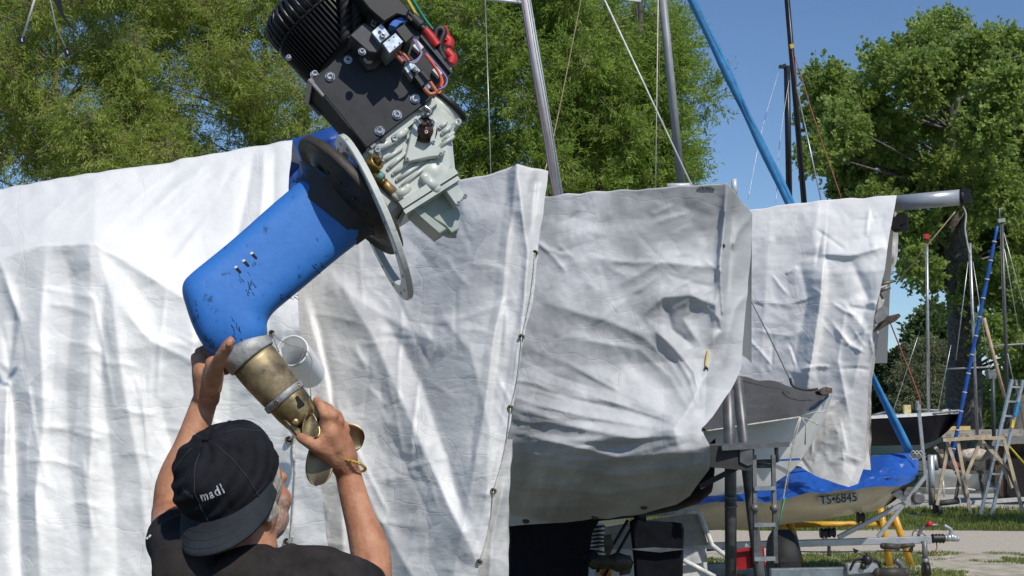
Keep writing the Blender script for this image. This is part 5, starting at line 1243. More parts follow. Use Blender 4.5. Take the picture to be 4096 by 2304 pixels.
# ================================================================ yard: masts, boats, stands, trailer
alu = mat('mast_aluminium', (0.60, 0.61, 0.62), 0.45, 0.15, var=0.08, vscale=6)
alug = mat('grey_mast', (0.28, 0.29, 0.30), 0.5, 0.1, var=0.08, vscale=8)
blackmast = mat('black_mast', (0.02, 0.021, 0.024), 0.35, 0.1, var=.2)
galv = mat('galvanised_steel', (0.38, 0.40, 0.41), 0.45, 0.55, vscale=14, col2=(0.26, 0.275, 0.285), thr=(.35, .6))
galvd = mat('weathered_steel', (0.20, 0.205, 0.21), 0.5, 0.4, vscale=14, col2=(0.12, 0.12, 0.122), thr=(.35, .6))
wirem = mat('steel_wire', (0.5, 0.5, 0.5), 0.35, 0.6); wired = mat('dark_wire', (.08, .08, .08), .5)
redc = mat('red_rope', (.34, .09, .065), .7); tanrope = mat('tan_rope', (.42, .34, .2), .8, var=.2, vscale=80)
def mast(label, a, b, ra, rb, m, extra=None, oval=1.0):
    """a: foot, b: top (px,py,d)"""
    root = thing('mast', label, 'mast', W(*a)); mb = MB(); A, B = W(*a), W(*b)
    t = (B - A).normalized(); x = t.cross(CF).normalized()
    mb.lathe(A, t, [(0, ra), ((B - A).length, rb)], 20, xref=x, sy=oval); mb.build('spar', m, root)
    mb = MB(); mb.lathe(A + x.cross(t) * 0, t, [(0, ra * .16), ((B - A).length, rb * .16)], 8); 
    for v in range(len(mb.v)): mb.v[v] = tuple(Vector(mb.v[v]) + x * ra * .98)
    mb.build('sail_track', galvd, root)
    return root
def wire(label, pts, r, m, name='stay_wire', cat='wire', parent=None):
    mb = MB(); P = [W(*p) for p in pts]; mb.tube(P if len(P) == 2 else bez(P, 20), r, 6)
    o = mb.build(name, m, parent)
    if parent is None: tag(o, label, cat)
    return o
m1 = mast('bright silver mast with a red halyard rising behind the eyeleted tarpaulin', (560, 205, 9.9), (519, -40, 9.9), .036, .036, alu, oval=1.5)
wire('', [(556.5, 205, 9.83), (543, 120, 9.83), (529, 40, 9.83), (517, -40, 9.83)], .0035, redc, 'halyard', parent=m1)
wire('', [(562.5, 205, 9.83), (550, 120, 9.83), (536, 40, 9.83), (524, -40, 9.83)], .003, wired, 'halyard', parent=m1)
mb = MB(); mb.tube([W(478, -2, 9.9), W(527, 3, 9.88)], .012, 10); mb.build('spreader', alu, m1)
m2 = mast('dull grey mast standing behind the ridge of the middle tarpaulin', (682, 192, 10.6), (659, -40, 10.6), .030, .030, alug, oval=1.5)
mb = MB(); mb.tube([W(667, 186, 10.5), W(692, 185.5, 10.5)], .02, 10); mb.build('mast_collar', alu, m2)
wire('thin pale stay running straight down left of the silver mast', [(485, -10, 9.6), (491, 178, 8.9)], .0035, wirem)
wire('tan rope slanting down behind the silver mast', [(585, -20, 11), (556, 125, 11), (540, 190, 10.8)], .005, tanrope, 'rope', 'rope')
wire('white stay slanting across in front of the grey mast', [(600, -10, 9.9), (692, 186, 9.7)], .006, mat('white_wire', (.75, .75, .73), .4))
wire('pair of thin yellow halyards hanging left of the grey mast, front one', [(658.3, -10, 10.5), (655.5, 188, 10.3)], .0045, mat('cream_wire', (.6, .57, .42), .5), 'halyard', 'rope')
wire('dark thin halyard just right of the pale halyards by the grey mast', [(660, -10, 10.52), (658, 190, 10.3)], .003, wired, 'halyard', 'rope')
ml = mast('dark pole rising inside the foliage right of the white stay', (650, 190, 25.2), (640, 2, 25.2), .06, .05, mat('dark_pole', (.05, .048, .045), .6), oval=1.0)
mb = MB(); mb.bar(W(628, 0, 25.2), W(641, 1.5, 25.2), .05, .03); mb.build('masthead', alu, ml)
m3 = mast('taller black mast leaning left above the right-hand tarpaulin', (804.5, 206, 16.6), (784, -40, 16.6), .032, .030, blackmast, oval=1.5)
mb = MB(); mb.bar(W(790, 47, 16.5), W(793.5, 46, 16.5), .05, .05); mb.build('yellow_band', ystrap, m3)
m4 = mast('shorter black mast with a masthead crane beside the taller one', (789.5, 206, 17.4), (787, 67, 17.4), .036, .036, blackmast, oval=1.4)
mb = MB(); mb.bar(W(779, 66.5, 17.4), W(790, 67.5, 17.4), .05, .035); mb.bar(W(784, 64, 17.4), W(785, 67, 17.4), .03, .03); mb.build('masthead_crane', blackmast, m4)
wire('pale rod stay right of the black masts', [(796.6, 87, 16.4), (821, 200, 15.6)], .008, wirem)
wire('upper fine stay from the black mast down to the pale rod', [(792, 50, 16.5), (799, 105, 16.4)], .005, redc)
wire('red rope hanging in front of the poplar right of the black masts', [(793, 51, 16.6), (804, 85, 16.4), (813, 115, 16.2), (842, 200, 15.6)], .005, redc, 'rope', 'rope')
wire('fine stay left of the black masts against the sky', [(780, 67, 17.4), (762, 130, 16.9), (748, 200, 16.4)], .003, wirem)
wire('second fine stay between the black masts and the blue sail', [(790, 75, 17.4), (780, 140, 16.9), (776, 203, 16.4)], .003, wirem)
# ---- short steel stub poking up behind the middle cover ridge
mb = MB(); mb.tube([W(735, 198, 10.6), W(734, 179, 10.6)], .022, 12); tag(mb.build('pipe_stub', alu), 'short steel pipe stub behind the peak of the middle tarpaulin', 'pipe')
# ---- stowed grey mast carried on top of the right-hand boat
A, B = W(888, 204, 13.22), W(960.5, 197.3, 12.95); t = (B - A).normalized(); x = t.cross(Vector((0, 0, 1))).normalized(); z = x.cross(t)
sm_ = thing('stowed_mast', 'thick grey mast lying level, sticking out of the right-hand tarpaulin', 'mast', A)
mb = MB(); mb.lathe(A, t, [(0, .074), ((B - A).length, .074)], 28, xref=x, sx=.8); mb.build('spar', mat('stowed_spar_grey', (.36, .38, .41), .35, .3, var=.06, vscale=5), sm_)
mb = MB(); mb.lathe(B, t, [(0, .077), (.035, .077), (.04, .06)], 24, xref=x, sx=.8)
for k in range(-2, 3): mb.bar(B + t * .03 + z * (k * .026), B + t * .085 + z * (k * .026), .10, .012, z)
mb.bar(B + t * .03 + x * .05, B + t * .09 + x * .05, .014, .13, z); mb.bar(B + t * .03 - x * .05, B + t * .09 - x * .05, .014, .13, z); mb.build('end_cap', blackpl, sm_)
wire('', [(963, 206, 12.9), (966, 215, 12.9), (965, 228, 12.9), (967, 242, 12.9), (970, 255, 12.9)], .008, mat('dirty_white_rope', (.5, .5, .47), .8), 'rope_tail', parent=sm_)
wire('taut pale line from the stowed mast end down to the tarpaulin edge', [(955, 212, 12.9), (926, 247, 12.95), (896, 284, 13.2)], .007, tanrope, 'rope', 'rope')
mb = MB()
for (px, py, r) in ((897, 222, .05), (902, 219, .06), (903, 226, .055), (896, 228, .04)):
    c = W(px, py, 13.4); mb.lathe(c - x * .04, x, [(0, r), (.02, r * 1.05), (.03, r * .7), (.05, r * .7), (.06, r * 1.05), (.08, r)], 16)
tag(mb.build('pulley_block', blackpl), 'cluster of black pulley blocks hanging under the stowed mast', 'pulley')
# ---- rudder fittings and brown blade at the edge of the right-hand cover
rb = thing('rudder', 'brown wooden rudder blade sticking out beside the right-hand tarpaulin', 'rudder', W(880, 330, 13.2))
mb = MB(); mb.prism([W(*p, 13.2) for p in ((874, 332), (880, 322), (888, 316), (899, 313.5), (901, 316), (896, 321), (886, 326), (878, 331))], (0, .05, 0)); mb.build('blade', mat('varnished_dark_wood', (.09, .065, .045), .5, var=.3, vscale=20), rb)
mb = MB(); mb.prism([W(*p, 13.15) for p in ((874, 318), (878, 310), (884, 306), (888, 308), (889, 313), (884, 320), (877, 324))], (0, .06, 0)); mb.build('cheek', mat('dull_metal', (.35, .35, .34), .4, .5), rb)
mb = MB(); mb.tube([W(879, 285, 13.2), W(893, 281, 13.2)], .016, 8); mb.tube([W(880, 291, 13.2), W(890, 287, 13.2)], .02, 8); mb.bar(W(882, 292, 13.2), W(885, 298, 13.2), .05, .05); mb.build('tiller_fitting', mat('tarnished', (.2, .19, .17), .5, .4), rb)
# ---- keelboat under the middle cover: hull bottom, keel, rudder, propeller strut
navy = mat('navy_antifouling', (.005, .006, .011), .7, var=.3, vscale=10, spec=.2)
kb = thing('keelboat', 'dark navy keel boat hull with keel and rudder under the middle tarpaulin', 'sailboat', W(570, 576, 9.9) * 1.0)
def rows_mesh(rows, m, name, parent, smooth=True, cap=False):
    mb = MB(); n = len(rows[0]); vs = [p for r in rows for p in r]
    mb.add(vs, [(i * n + k, i * n + k + 1, (i + 1) * n + k + 1, (i + 1) * n + k) for i in range(len(rows) - 1) for k in range(n - 1)], smooth); return mb.build(name, m, parent)
rows = []
for i in range(25):
    t = i / 24; px = 440 + 270 * t; yb = np.interp(px, [440, 510, 560, 600, 640, 676, 700, 712], [528, 527, 525, 521, 517, 511, 503, 492]); half = .62 * (1 - .8 * max(0, t - .45))
    r = []
    for k in range(13):
        a = math.pi * k / 12; c = W(px, yb, 11.3); r.append(Vector((c.x, c.y - math.cos(a) * half, c.z + (1 - math.sin(a)) * .45)))
    rows.append(r)
rows_mesh(rows, navy, 'hull', kb)
def foil(poly, th, m, name, parent, d):
    mb = MB(); n = len(poly); c = (sum(p[0] for p in poly) / n, sum(p[1] for p in poly) / n); ins = [(c[0] + (p[0] - c[0]) * .9, c[1] + (p[1] - c[1]) * .96) for p in poly]
    vs = [W(*p, d) for p in ins] + [W(*p, d) + Vector((0, th * .35, 0)) for p in poly] + [W(*p, d) + Vector((0, th * .7, 0)) for p in ins]
    fs = [tuple(range(n)), tuple(range(2 * n, 3 * n))] + [(k * n + i, k * n + (i + 1) % n, (k + 1) * n + (i + 1) % n, (k + 1) * n + i) for k in range(2) for i in range(n)]
    mb.add(vs, fs); return mb.build(name, m, parent)
foil([(505, 520), (596, 518), (600, 522), (594, 532), (592, 545), (590, 565), (589, 590), (586, 690), (500, 690)], .35, navy, 'keel', kb, 11.0)
ru = foil([(630, 522), (636, 518.5), (645, 521), (675, 522.5), (683, 524), (685, 530), (684, 560), (683, 640), (638, 640), (634, 560)], .16, navy, 'rudder', kb, 10.75)
mb = MB(); mb.prism([W(*p, 10.7) for p in ((630, 549.5), (655, 548), (684, 549.5), (660, 552.5))], (0, .05, 0)); mb.build('rudder_fin', mat('dusty_navy', (.10, .12, .13), .5), ru)
mb = MB(); mb.tube([W(640, 505, 10.8), W(640, 522, 10.8)], .05, 12); mb.build('rudder_stock', navy, kb)
# stern drive leg and folding propeller between keel and rudder
mb = MB(); mb.lathe(W(588, 562, 10.6), (W(636, 562, 10.6) - W(588, 562, 10.6)).normalized(), [(0, .03), (.03, .055), (.16, .05), (.22, .075), (.30, .05), (.33, .03)], 18); mb.build('propeller_hub', mat('dark_bronze', (.06, .05, .035), .5, .4, var=.3), kb)
foil([(604, 536), (611, 534), (614, 545), (610, 556), (607, 560), (604, 548)], .03, mat('dark_bronze', (.06, .05, .035), .5), 'propeller_blade', kb, 10.6)
foil([(616, 560), (628, 556), (634, 562), (630, 574), (620, 576)], .03, mat('dark_bronze', (.06, .05, .035), .5), 'propeller_blade', kb, 10.6)
mb = MB(); mb.limb([W(588, 558, 10.6), W(592, 556, 10.6)], .05, 10); mb.build('keel_bolt', navy, kb)
# ---- things behind the keel: white wrapped post, white cabinet with sticker, cradle frame
wpm = mat('white_wrap', (.78, .78, .74), .6, var=.1)
pst = thing('wrapped_post', 'white wrapped post with black spiral binding between keel and rudder', 'post', G(598, 600))
mb = MB(); A = W(597.5, 524, 12.0); B = W(598, 606, 12.0); mb.tube(bez([A, A.lerp(B, .3), A.lerp(B, .7), B], 16), [.055, .062, .058, .063, .056, .06, .055, .045, .045, .045, .045, .045, .045, .045, .045, .045, .045, .045][:len(bez([A, A, A, B], 16))], 14); mb.build('padding', wpm, pst)
for k in range(7):
    y = 527 + k * 4.0 + random.uniform(-.5, .5); mb = MB(); mb.tube([W(591, y + 1, 11.93), W(598, y, 11.90), W(604.5, y + random.uniform(-1, 2), 11.93)], .010, 6); mb.build('binding', dkcord, pst)
frm = thing('cradle_brace', 'pair of thin dark struts slanting below the keelboat stern', 'brace', G(610, 600))
for (a, b) in (((628, 520), (597, 572)), ((634, 524), (604, 576))): mb = MB(); mb.tube([W(*a, 11.6), W(*b, 11.6)], .014, 8); mb.build('strut', mat('dark_strut', (.03, .03, .03), .6), frm)
cab = thing('white_locker', 'white box trailer locker with raised lid and date sticker behind the keel', 'locker', G(650, 600))
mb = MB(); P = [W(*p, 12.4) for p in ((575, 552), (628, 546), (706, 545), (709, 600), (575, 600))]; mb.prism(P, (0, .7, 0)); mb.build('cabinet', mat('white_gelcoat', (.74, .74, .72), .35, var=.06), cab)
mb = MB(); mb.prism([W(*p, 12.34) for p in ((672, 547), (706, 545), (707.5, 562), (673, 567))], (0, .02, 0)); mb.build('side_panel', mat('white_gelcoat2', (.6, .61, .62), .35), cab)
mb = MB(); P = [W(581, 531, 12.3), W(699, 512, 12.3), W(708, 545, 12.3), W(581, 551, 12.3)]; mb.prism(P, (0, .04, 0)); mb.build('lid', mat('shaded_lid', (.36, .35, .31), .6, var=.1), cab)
mb = MB(); mb.tube([W(645, 514, 12.25), W(697, 511.5, 12.25), W(700, 514, 12.25), W(712, 545, 12.25), W(737, 565, 12.2)], .022, 10); mb.build('lid_rail', mat('white_gelcoat3', (.72, .72, .7), .35), cab)
mb = MB(); mb.tube([W(683, 560, 12.1), W(715, 577, 12.1)], .022, 10); mb.build('front_rail', mat('white_gelcoat3', (.72, .72, .7), .35), cab)
def flat_text(txt, a, b, d, m, name, parent, h=None):
    """text from pixel a to pixel b (baseline), at depth d"""
    cu = bpy.data.curves.new(name, 'FONT'); cu.body = txt; cu.size = 1; o = bpy.data.objects.new(name, cu); COL.objects.link(o)
    dg = bpy.context.evaluated_depsgraph_get(); me = bpy.data.meshes.new_from_object(o.evaluated_get(dg)); bpy.data.objects.remove(o)
    xs = [v.co.x for v in me.vertices]; x0, x1 = min(xs), max(xs); A, B = W(*a, d[0] if hasattr(d, '__len__') else d), W(*b, d[1] if hasattr(d, '__len__') else d); e = (B - A); sc = e.length / (x1 - x0); e.normalize(); up = Vector((0, 0, 1)); up = (up - e * up.dot(e)).normalized()
    mb = MB(); mb.add([A + e * ((v.co.x - x0) * sc) + up * (v.co.y * (h if h else sc)) for v in me.vertices], [tuple(p.vertices) for p in me.polygons]); return mb.build(name, m, parent, fix=False)
stk = mat('sticker_blue', (.10, .13, .40), .5)
flat_text('2015', (624.5, 560.8), (631.5, 560.3), 12.33, stk, 'sticker_number', cab)
mb = MB(); mb.tube(bez([W(624, 557.8, 12.33), W(626, 555.8, 12.33), W(629, 555.5, 12.33), W(631.5, 557, 12.33)], 8), .004, 5); mb.build('sticker_arc', stk, cab)
mb = MB(); mb.lathe(W(606, 572, 11.9), -CF, [(0, .055), (.02, .05), (.03, 0)], 16); tag(mb.build('reflector', mat('orange_reflector', (.75, .25, .02), .35)), 'orange reflector low down between keel and rudder', 'reflector')
# ---- boat 4: white hull with grey cover and raked bow, in front of the right tarpaulin
b4 = thing('white_sailboat', 'white hulled boat with grey cover and raked bow pointing right, beside the steps', 'sailboat', G(770, 600))
whull = mat('white_hull', (.70, .70, .68), .3, var=.05, vscale=4, coat=.3)
DB = 11.7
def b4d(px, t): # t 0 sheer .. 1 keel ; hull rounds away from us towards bow and bilge
    bow = max(0, (px - 690) / 142) ; return DB + .75 * bow ** 1.8 + .22 * t ** 1.8
sheer = lambda px: np.interp(px, [600, 690, 740, 790, 815, 832], [470, 431, 426, 415, 406, 391])
keel = lambda px: np.interp(px, [600, 690, 740, 770, 792, 802, 815, 825, 830, 832], [500, 497, 494, 486, 471, 459, 438, 418, 404, 397])
rows = []
for i in range(40):
    px = 610 + (832 - 610) * (i / 39) ** .8; a, b = sheer(px), keel(px); rows.append([W(px, a + (b - a) * t, b4d(px, t)) for t in np.linspace(0, 1, 14)])
rows_mesh(rows, whull, 'hull', b4)
rows = []
for i in range(40):
    px = 610 + (832 - 610) * (i / 39) ** .8; a, b = sheer(px), keel(px); rows.append([W(px, a + (b - a) * t, 2 * (DB + 1.0) - b4d(px, t)) for t in np.linspace(0, 1, 8)])
rows_mesh(rows, whull, 'hull_far_side', b4)
for (y0, y1, x0, x1, nm) in ((.0, .06, 809, 829, 'sheer_stripe'), (.985, 1.02, 0, 0, None)):
    if nm:
        rows = [[W(px, sheer(px) + yy, b4d(px, .1) - .012) for yy in (0, 3.2)] for px in np.linspace(x0, x1, 8)]; rows_mesh(rows, mat('blue_stripe', (.02, .10, .32), .4), nm, b4)
rows = [[W(px, 459 + (782 - px) * .05 + yy, b4d(px, .62) - .02) for yy in (0, 2.2)] for px in np.linspace(774, 800, 8)]; rows_mesh(rows, mat('blue_stripe', (.02, .10, .32), .4), 'waterline_stripe', b4)
greycov = tarp_mat('grey_boat_cover', (.075, .077, .078), (.045, .045, .045), .6, .6, 1.6, False, .3, .25)
topG = [(640, 380, 12.2), (738, 377, 12.3), (780, 382, 12.4), (797, 389, 12.5), (832, 391, 12.45)]
botG = [(640, 440, 11.55), (704, 431, 11.55), (740, 426, 11.58), (800, 417, 11.75), (814, 405, 12.0), (826, 397, 12.3)]
tG, _ = tarp('boat_cover', 'dark grey cover stretched over the white boat with the raked bow', topG, botG, [(640, 380, 12.2), (640, 440, 11.55)], [(832, 391, 12.45), (826, 397, 12.3)], 90, 40,
     [([(730, 397), (770, 392), (812, 392)], 5, 4, .10), ([(801, 416), (770, 405), (735, 404)], 4, 5, .06), ([(801, 417), (780, 412), (730, 418)], 3, 4, .05), ([(801, 416), (806, 402), (815, 393)], 3, 3, .05), ([(801, 416), (796, 400), (794, 392)], 3, 3, .05)], (.35, .03), greycov, 17, (.0, .8, -.2))
mb = MB(); mb.tube(bez([W(704, 431.5, 11.5), W(750, 424.5, 11.5), W(800, 417, 11.68)], 14), .008, 6); mb.build('edge_cord', cordm, tG)
for pts in ([(801, 416.5), (815, 412), (829, 411)], [(801, 417), (812, 421), (818, 425)], [(801, 417), (796, 435), (789, 465), (783, 500), (779, 525)], [(800, 417), (795, 430), (790, 462), (786, 495)], [(802, 418), (806, 425), (805, 445)]):
    mb = MB(); mb.tube([W(p[0], p[1], 11.62) for p in pts], .0055, 6); mb.build('tie_cord', cordm, tG)
mb = MB(); mb.tube([W(785, 497, 11.6), W(776, 536, 11.6)], .006, 6); mb.build('green_cord', mat('green_cord', (.05, .3, .2), .7), tG)
mb = MB(); mb.prism([W(*p, 12.3) for p in ((818, 391), (826, 387), (832, 388), (832.5, 393), (828, 394), (823, 395))], (0, .12, 0)); mb.build('bow_fitting', mat('worn_bow', (.16, .12, .09), .6, var=.4, vscale=30), b4)
wire('dark-and-pale forestay running down to the grey cover', [(747, 293, 11.9), (770, 338, 12.0), (793, 386, 12.2)], .006, wirem)
mb = MB(); mb.tube(bez([W(790, 378, 12.1), W(793, 386, 12.1), W(806, 390, 12.1), W(818, 389, 12.1)], 10), .012, 6); tag(mb.build('rope', dkcord), 'dark rope lashed along the bow of the grey cover', 'rope')
# ---- support legs, platform, hooked ladder, red crate
leg_ = mat('stand_tube', (.17, .175, .18), .45, .5, vscale=10, col2=(.10, .10, .10))
st = thing('boat_stand', 'steel tube stand with a platform at the stern of the middle boat', 'boat stand', G(735, 600))
mb = MB(); mb.tube([W(728, 390, 10.8), W(730.5, 470, 10.8), W(731, 640, 10.8)], .045, 14); mb.build('upright', leg_, st)
mb = MB(); mb.tube([W(737, 376, 11.0), W(747, 470, 10.95), W(759, 572, 10.9), W(768, 640, 10.9)], .042, 14); mb.build('slanting_tube', leg_, st)
for y in (497, 506): mb = MB(); mb.tube([W(724.5, y, 10.75), W(731, y + 1.5, 10.73), W(737, y, 10.75)], .010, 6); mb.build('clamp', galvd, st)
pf = MB(); pf.bar(W(711, 447.5, 10.55), W(777, 443.8, 10.65), .5, .035); pf.build('platform_plate', mat('dark_platform', (.14, .145, .15), .5, .4), st)
mb = MB(); mb.bar(W(709, 456, 10.4), W(752, 460, 10.4), .06, .16); mb.build('platform_beam', mat('dark_beam', (.035, .035, .036), .6), st)
mb = MB(); mb.bar(W(700, 487, 10.5), W(740, 466, 10.45), .05, .04); mb.build('platform_brace', mat('dark_beam', (.035, .035, .036), .6), st)
mb = MB(); mb.prism([W(*p, 10.35) for p in ((740, 450), (752.5, 447), (752.5, 464), (748, 466), (740, 462))], (0, .05, 0)); mb.build('gusset', galvd, st)
for (a, b) in (((753, 462), (776, 461)), ((753, 466), (773, 466)), ((752, 447), (753, 463)), ((776, 444), (777, 462))): mb = MB(); mb.tube([W(*a, 10.5), W(*b, 10.5)], .016, 8); mb.build('guard_bar', galvd, st)
ld = thing('hook_ladder', 'narrow steel ladder hooked over the platform, behind the red crate', 'ladder', W(765, 565, 10.45))
for (a, b, c, e) in ((754, 455, 755.5, 563), (773, 455, 775.5, 562)):
    mb = MB(); mb.bar(W(a, b, 10.45), W((a + c) / 2, 508, 10.4), .028, .05, CF); mb.bar(W((a + c) / 2 + .3, 508, 10.4), W(c, e, 10.45), .03, .055, CF); mb.build('stile', galvd, ld)
    mb = MB(); mb.ball(W((a + c) / 2, 508, 10.38), .032, 10, 6); mb.build('hinge', galvd, ld)
for y in (488.5, 525, 559): mb = MB(); mb.bar(W(754, y, 10.4), W(775, y - .5, 10.4), .05, .028); mb.build('rung', galv, ld)
cr = thing('crate', 'red plastic crate with tools at the foot of the steel ladder', 'crate', W(745, 572, 10.9))
redcr = mat('crate_red', (.40, .015, .02), .4, var=.1)
ct = [(732, 551), (762, 547), (763.5, 566), (732.5, 571)]
for dd in (10.95, 11.3): mb = MB(); mb.prism([W(*p, dd) for p in ct], (0, .02, 0)); mb.build('crate_wall', redcr, cr)
for k in (0, 1):
    mb = MB(); p0, p1 = (ct[0], ct[3]) if k == 0 else (ct[1], ct[2]); mb.add([W(*p0, 10.97), W(*p1, 10.97), W(*p1, 11.3), W(*p0, 11.3)], [(0, 1, 2, 3)]); o = mb.build('crate_end', redcr, cr); s_ = o.modifiers.new('t', 'SOLIDIFY'); s_.thickness = .015
mb = MB(); mb.add([W(732.5, 570.5, 10.96), W(763.5, 565.5, 10.96), W(763.5, 565.5, 11.31), W(732.5, 570.5, 11.31)], [(0, 1, 2, 3)]); mb.build('crate_floor', redcr, cr)
mb = MB(); mb.bar(W(731, 551.4, 10.93), W(763, 547.2, 10.93), .03, .022); mb.build('crate_rim', redcr, cr)
mb = MB(); mb.tube([W(745, 552, 11.1), W(747, 545, 11.1), W(749, 550, 11.1)], .02, 8); tag(mb.build('tool_roll', mat('grey_tool', (.3, .3, .3), .5)), 'grey tool sticking out of the red crate', 'tool')
# ================================================================ dinghy on its trailer
DY = 15.6
dg_ = thing('dinghy', 'cream dinghy lettered TS 6845 on the trailer, under the blue tarpaulin', 'dinghy', G(800, 590))
cream = mat('cream_gelcoat', (.62, .56, .42), .35, var=.06, vscale=4, coat=.3)
shr = lambda px: np.interp(px, [660, 678, 726, 781, 831, 875, 900, 912], [508, 505, 497, 494, 491, 486, 482, 477])
kel = lambda px: np.interp(px, [660, 690, 707, 752, 793, 822, 875, 887, 897, 905, 910, 912], [531, 531, 530.5, 528, 523, 519.5, 511, 506, 499, 491, 483, 480])
def dyd(px, t):
    bow = max(0, (px - 800) / 112); st_ = max(0, (740 - px) / 80); return DY - .62 + .62 * bow ** 2 + .15 * st_ ** 2 + .42 * t ** 2.4
def hull_rows(sgn, n=46):
    rows = []
    for i in range(n):
        px = 662 + 250 * (i / (n - 1)); a, b = shr(px), kel(px)
        rows.append([W(px, a + (b - a) * t, dyd(px, t) if sgn > 0 else 2 * (DY + .14) - dyd(px, t)) for t in np.linspace(0, 1, 14)])
    return rows
rows_mesh(hull_rows(1), cream, 'hull', dg_); rows_mesh(hull_rows(-1), cream, 'hull_far_side', dg_)
r0 = hull_rows(1)[0]; r1 = hull_rows(-1)[0]; rows_mesh([r0, r1], cream, 'transom', dg_, False)
regm = mat('registration_black', (.015, .015, .018), .5)
da, db = dyd(819, .15) - .05, dyd(858, .15) - .065
pl = MB(); pl.prism([W(819, 506, da), W(858.5, 501.5, db), W(858, 493.5, db), W(818.5, 497.5, da)], (0, .004, 0)); pl.build('number_patch', mat('pale_patch', (.60, .57, .50), .5), dg_)
flat_text('TS\u20226845', (820.5, 504.6), (857, 501), (da - .014, db - .014), regm, 'registration', dg_)
bluet = tarp_mat('bright_blue_tarp', (.016, .10, .44), (.010, .055, .27), .6, .42, 2.2, True, .6)
topY = [(672, 500, 15.6), (694, 491, 15.6), (719, 487.5, 15.6), (755, 479, 15.6), (778, 475.5, 15.6), (785, 470, 15.6), (830, 466, 15.6), (869, 456, 15.6), (905, 452.5, 15.6), (913, 455, 15.6)]
botY = [(676, 508, 14.95), (727, 500.5, 14.90), (757.5, 500, 14.88), (765, 503, 14.88), (781, 499, 14.88), (808, 493, 14.88), (831, 491.5, 14.88), (875, 487.5, 15.0), (900, 486, 15.25), (915, 480, 15.5)]
tarp('blue_tarpaulin', 'shiny bright blue tarpaulin lashed over the cream dinghy', topY, botY, [(672, 500, 15.6), (676, 508, 14.95)], [(913, 455, 15.6), (919, 461, 15.58), (918, 472, 15.5), (915, 480, 15.5)], 130, 36,
     [([(700, 494), (720, 497), (745, 496)], 3, 3, .08), ([(740, 484), (760, 490), (790, 490)], 3, 3, .09), ([(780, 474), (800, 485), (830, 490)], 3, 4, .10), ([(870, 470), (890, 466), (912, 460)], 4, 4, .10), ([(840, 482), (875, 476), (905, 478)], 3, 3, .08), ([(880, 458), (893, 470), (900, 484)], 3, 4, .08), ([(715, 489), (712, 498), (718, 503)], 3, 3, .06)], (.26, .10), bluet, 19, (0, .7, -.25),
     lambda X, Y, U, V: -.35 * np.sin(np.clip(V, 0, 1) * 1.57) ** .6 * 1.0 * np.clip((918 - X) / 30, 0.1, 1))
# furled blue jib from the sky down to the dinghy's bow
lb = mat('light_blue_sailcloth', (.045, .24, .52), .5, var=.12, vscale=8, bump=.3, bscale=20)
A = W(908, 452, 15.45); B = W(692, 0, 15.45) + (W(692, 0, 15.45) - W(908, 452, 15.45)) * .12
mb = MB(); n = 60; pts = []; rad = []
for i in range(n + 1):
    t = i / n; pts.append(A.lerp(B, t)); rad.append(.030 + .006 * math.sin(t * 40) * math.sin(t * 7) + .016 * min(1, t * 3))
x_ = (B - A).normalized().cross(CF).normalized()
mb.tube(pts, rad, 10)
fs_ = tag(mb.build('furled_jib', lb), 'long light blue furled sail slanting down to the bow of the dinghy', 'sail')
mb = MB(); vs = []
for i in range(n + 1):
    t = i / n; w = .026 + .012 * math.sin(t * 25 + 1); vs += [pts[i] + x_ * .01 - CF * .03, pts[i] - x_ * (w + .02) - CF * .045 - Vector((0, 0, .01))]
mb.add(vs, [(2 * i, 2 * i + 1, 2 * i + 3, 2 * i + 2) for i in range(n)], True); o = mb.build('sail_edge', lb, fs_); o.modifiers.new('t', 'SOLIDIFY').thickness = .006
bl = thing('bow_lashing', 'pale rope loops knotted at the dinghy bow', 'rope', W(910, 454, 15.4))
for k in range(5):
    mb = MB(); c = W(910 + k * 1.8, 454 + (k % 2) * 2, 15.4); mb.tube(bez([c, c + Vector((.03, -.03, .035)), c + Vector((.06, 0, -.01)), c + Vector((.01, .02, -.04)), c], 14), .007, 6); mb.build('loop', cordm, bl)
# trailer
tr = thing('boat_trailer', 'galvanised boat trailer with jockey wheel carrying the cream dinghy', 'trailer', G(900, 572))
galv_l = mat('galvanised_light', (.46, .48, .50), .42, .5, vscale=10, col2=(.36, .38, .40), thr=(.35, .6))
DT = 15.5
def tb(name, a, b, w, h, m=galv_l, d=DT, d2=None, par=None): mb = MB(); mb.bar(W(*a, d), W(*b, d2 if d2 else d), w, h, bev=.006); return mb.build(name, m, par or tr)
tb('main_beam', (690, 546.5), (931, 539.5), .075, .075)
tb('cross_beam', (700, 549), (793, 541), .06, .06, mat('dark_beam', (.035, .035, .036), .6), 15.9)
tb('bow_post', (878, 537), (925.5, 476), .06, .045); tb('bow_brace', (838, 537.5), (903, 504), .06, .05)
mb = MB(); mb.prism([W(*p, DT - .05) for p in ((892, 494), (900, 490), (908, 494), (918, 500), (916, 506), (906, 504))], (0, .05, 0)); mb.build('winch_plate', galv_l, tr)
mb = MB(); mb.lathe(W(918, 498, DT - .06), -CF, [(-.03, .05), (.0, .075), (.03, .05)], 18); mb.lathe(W(906, 493.5, DT - .06), -CF, [(-.02, .03), (.03, .03)], 12); mb.build('winch_drum', galvd, tr)
for (x, y) in ((822, 533), (830, 532.5), (859, 517.5)): mb = MB(); mb.lathe(W(x - 2, y, DT), CR, [(0, .05), (.015, .06), (.04, .04), (.065, .06), (.08, .05)], 16); mb.build('keel_roller', blackpl, tr)
tb('roller_bracket', (825, 534), (825, 541), .05, .05); tb('roller_bracket', (861, 517), (866, 524), .05, .05)
mb = MB(); n = 9
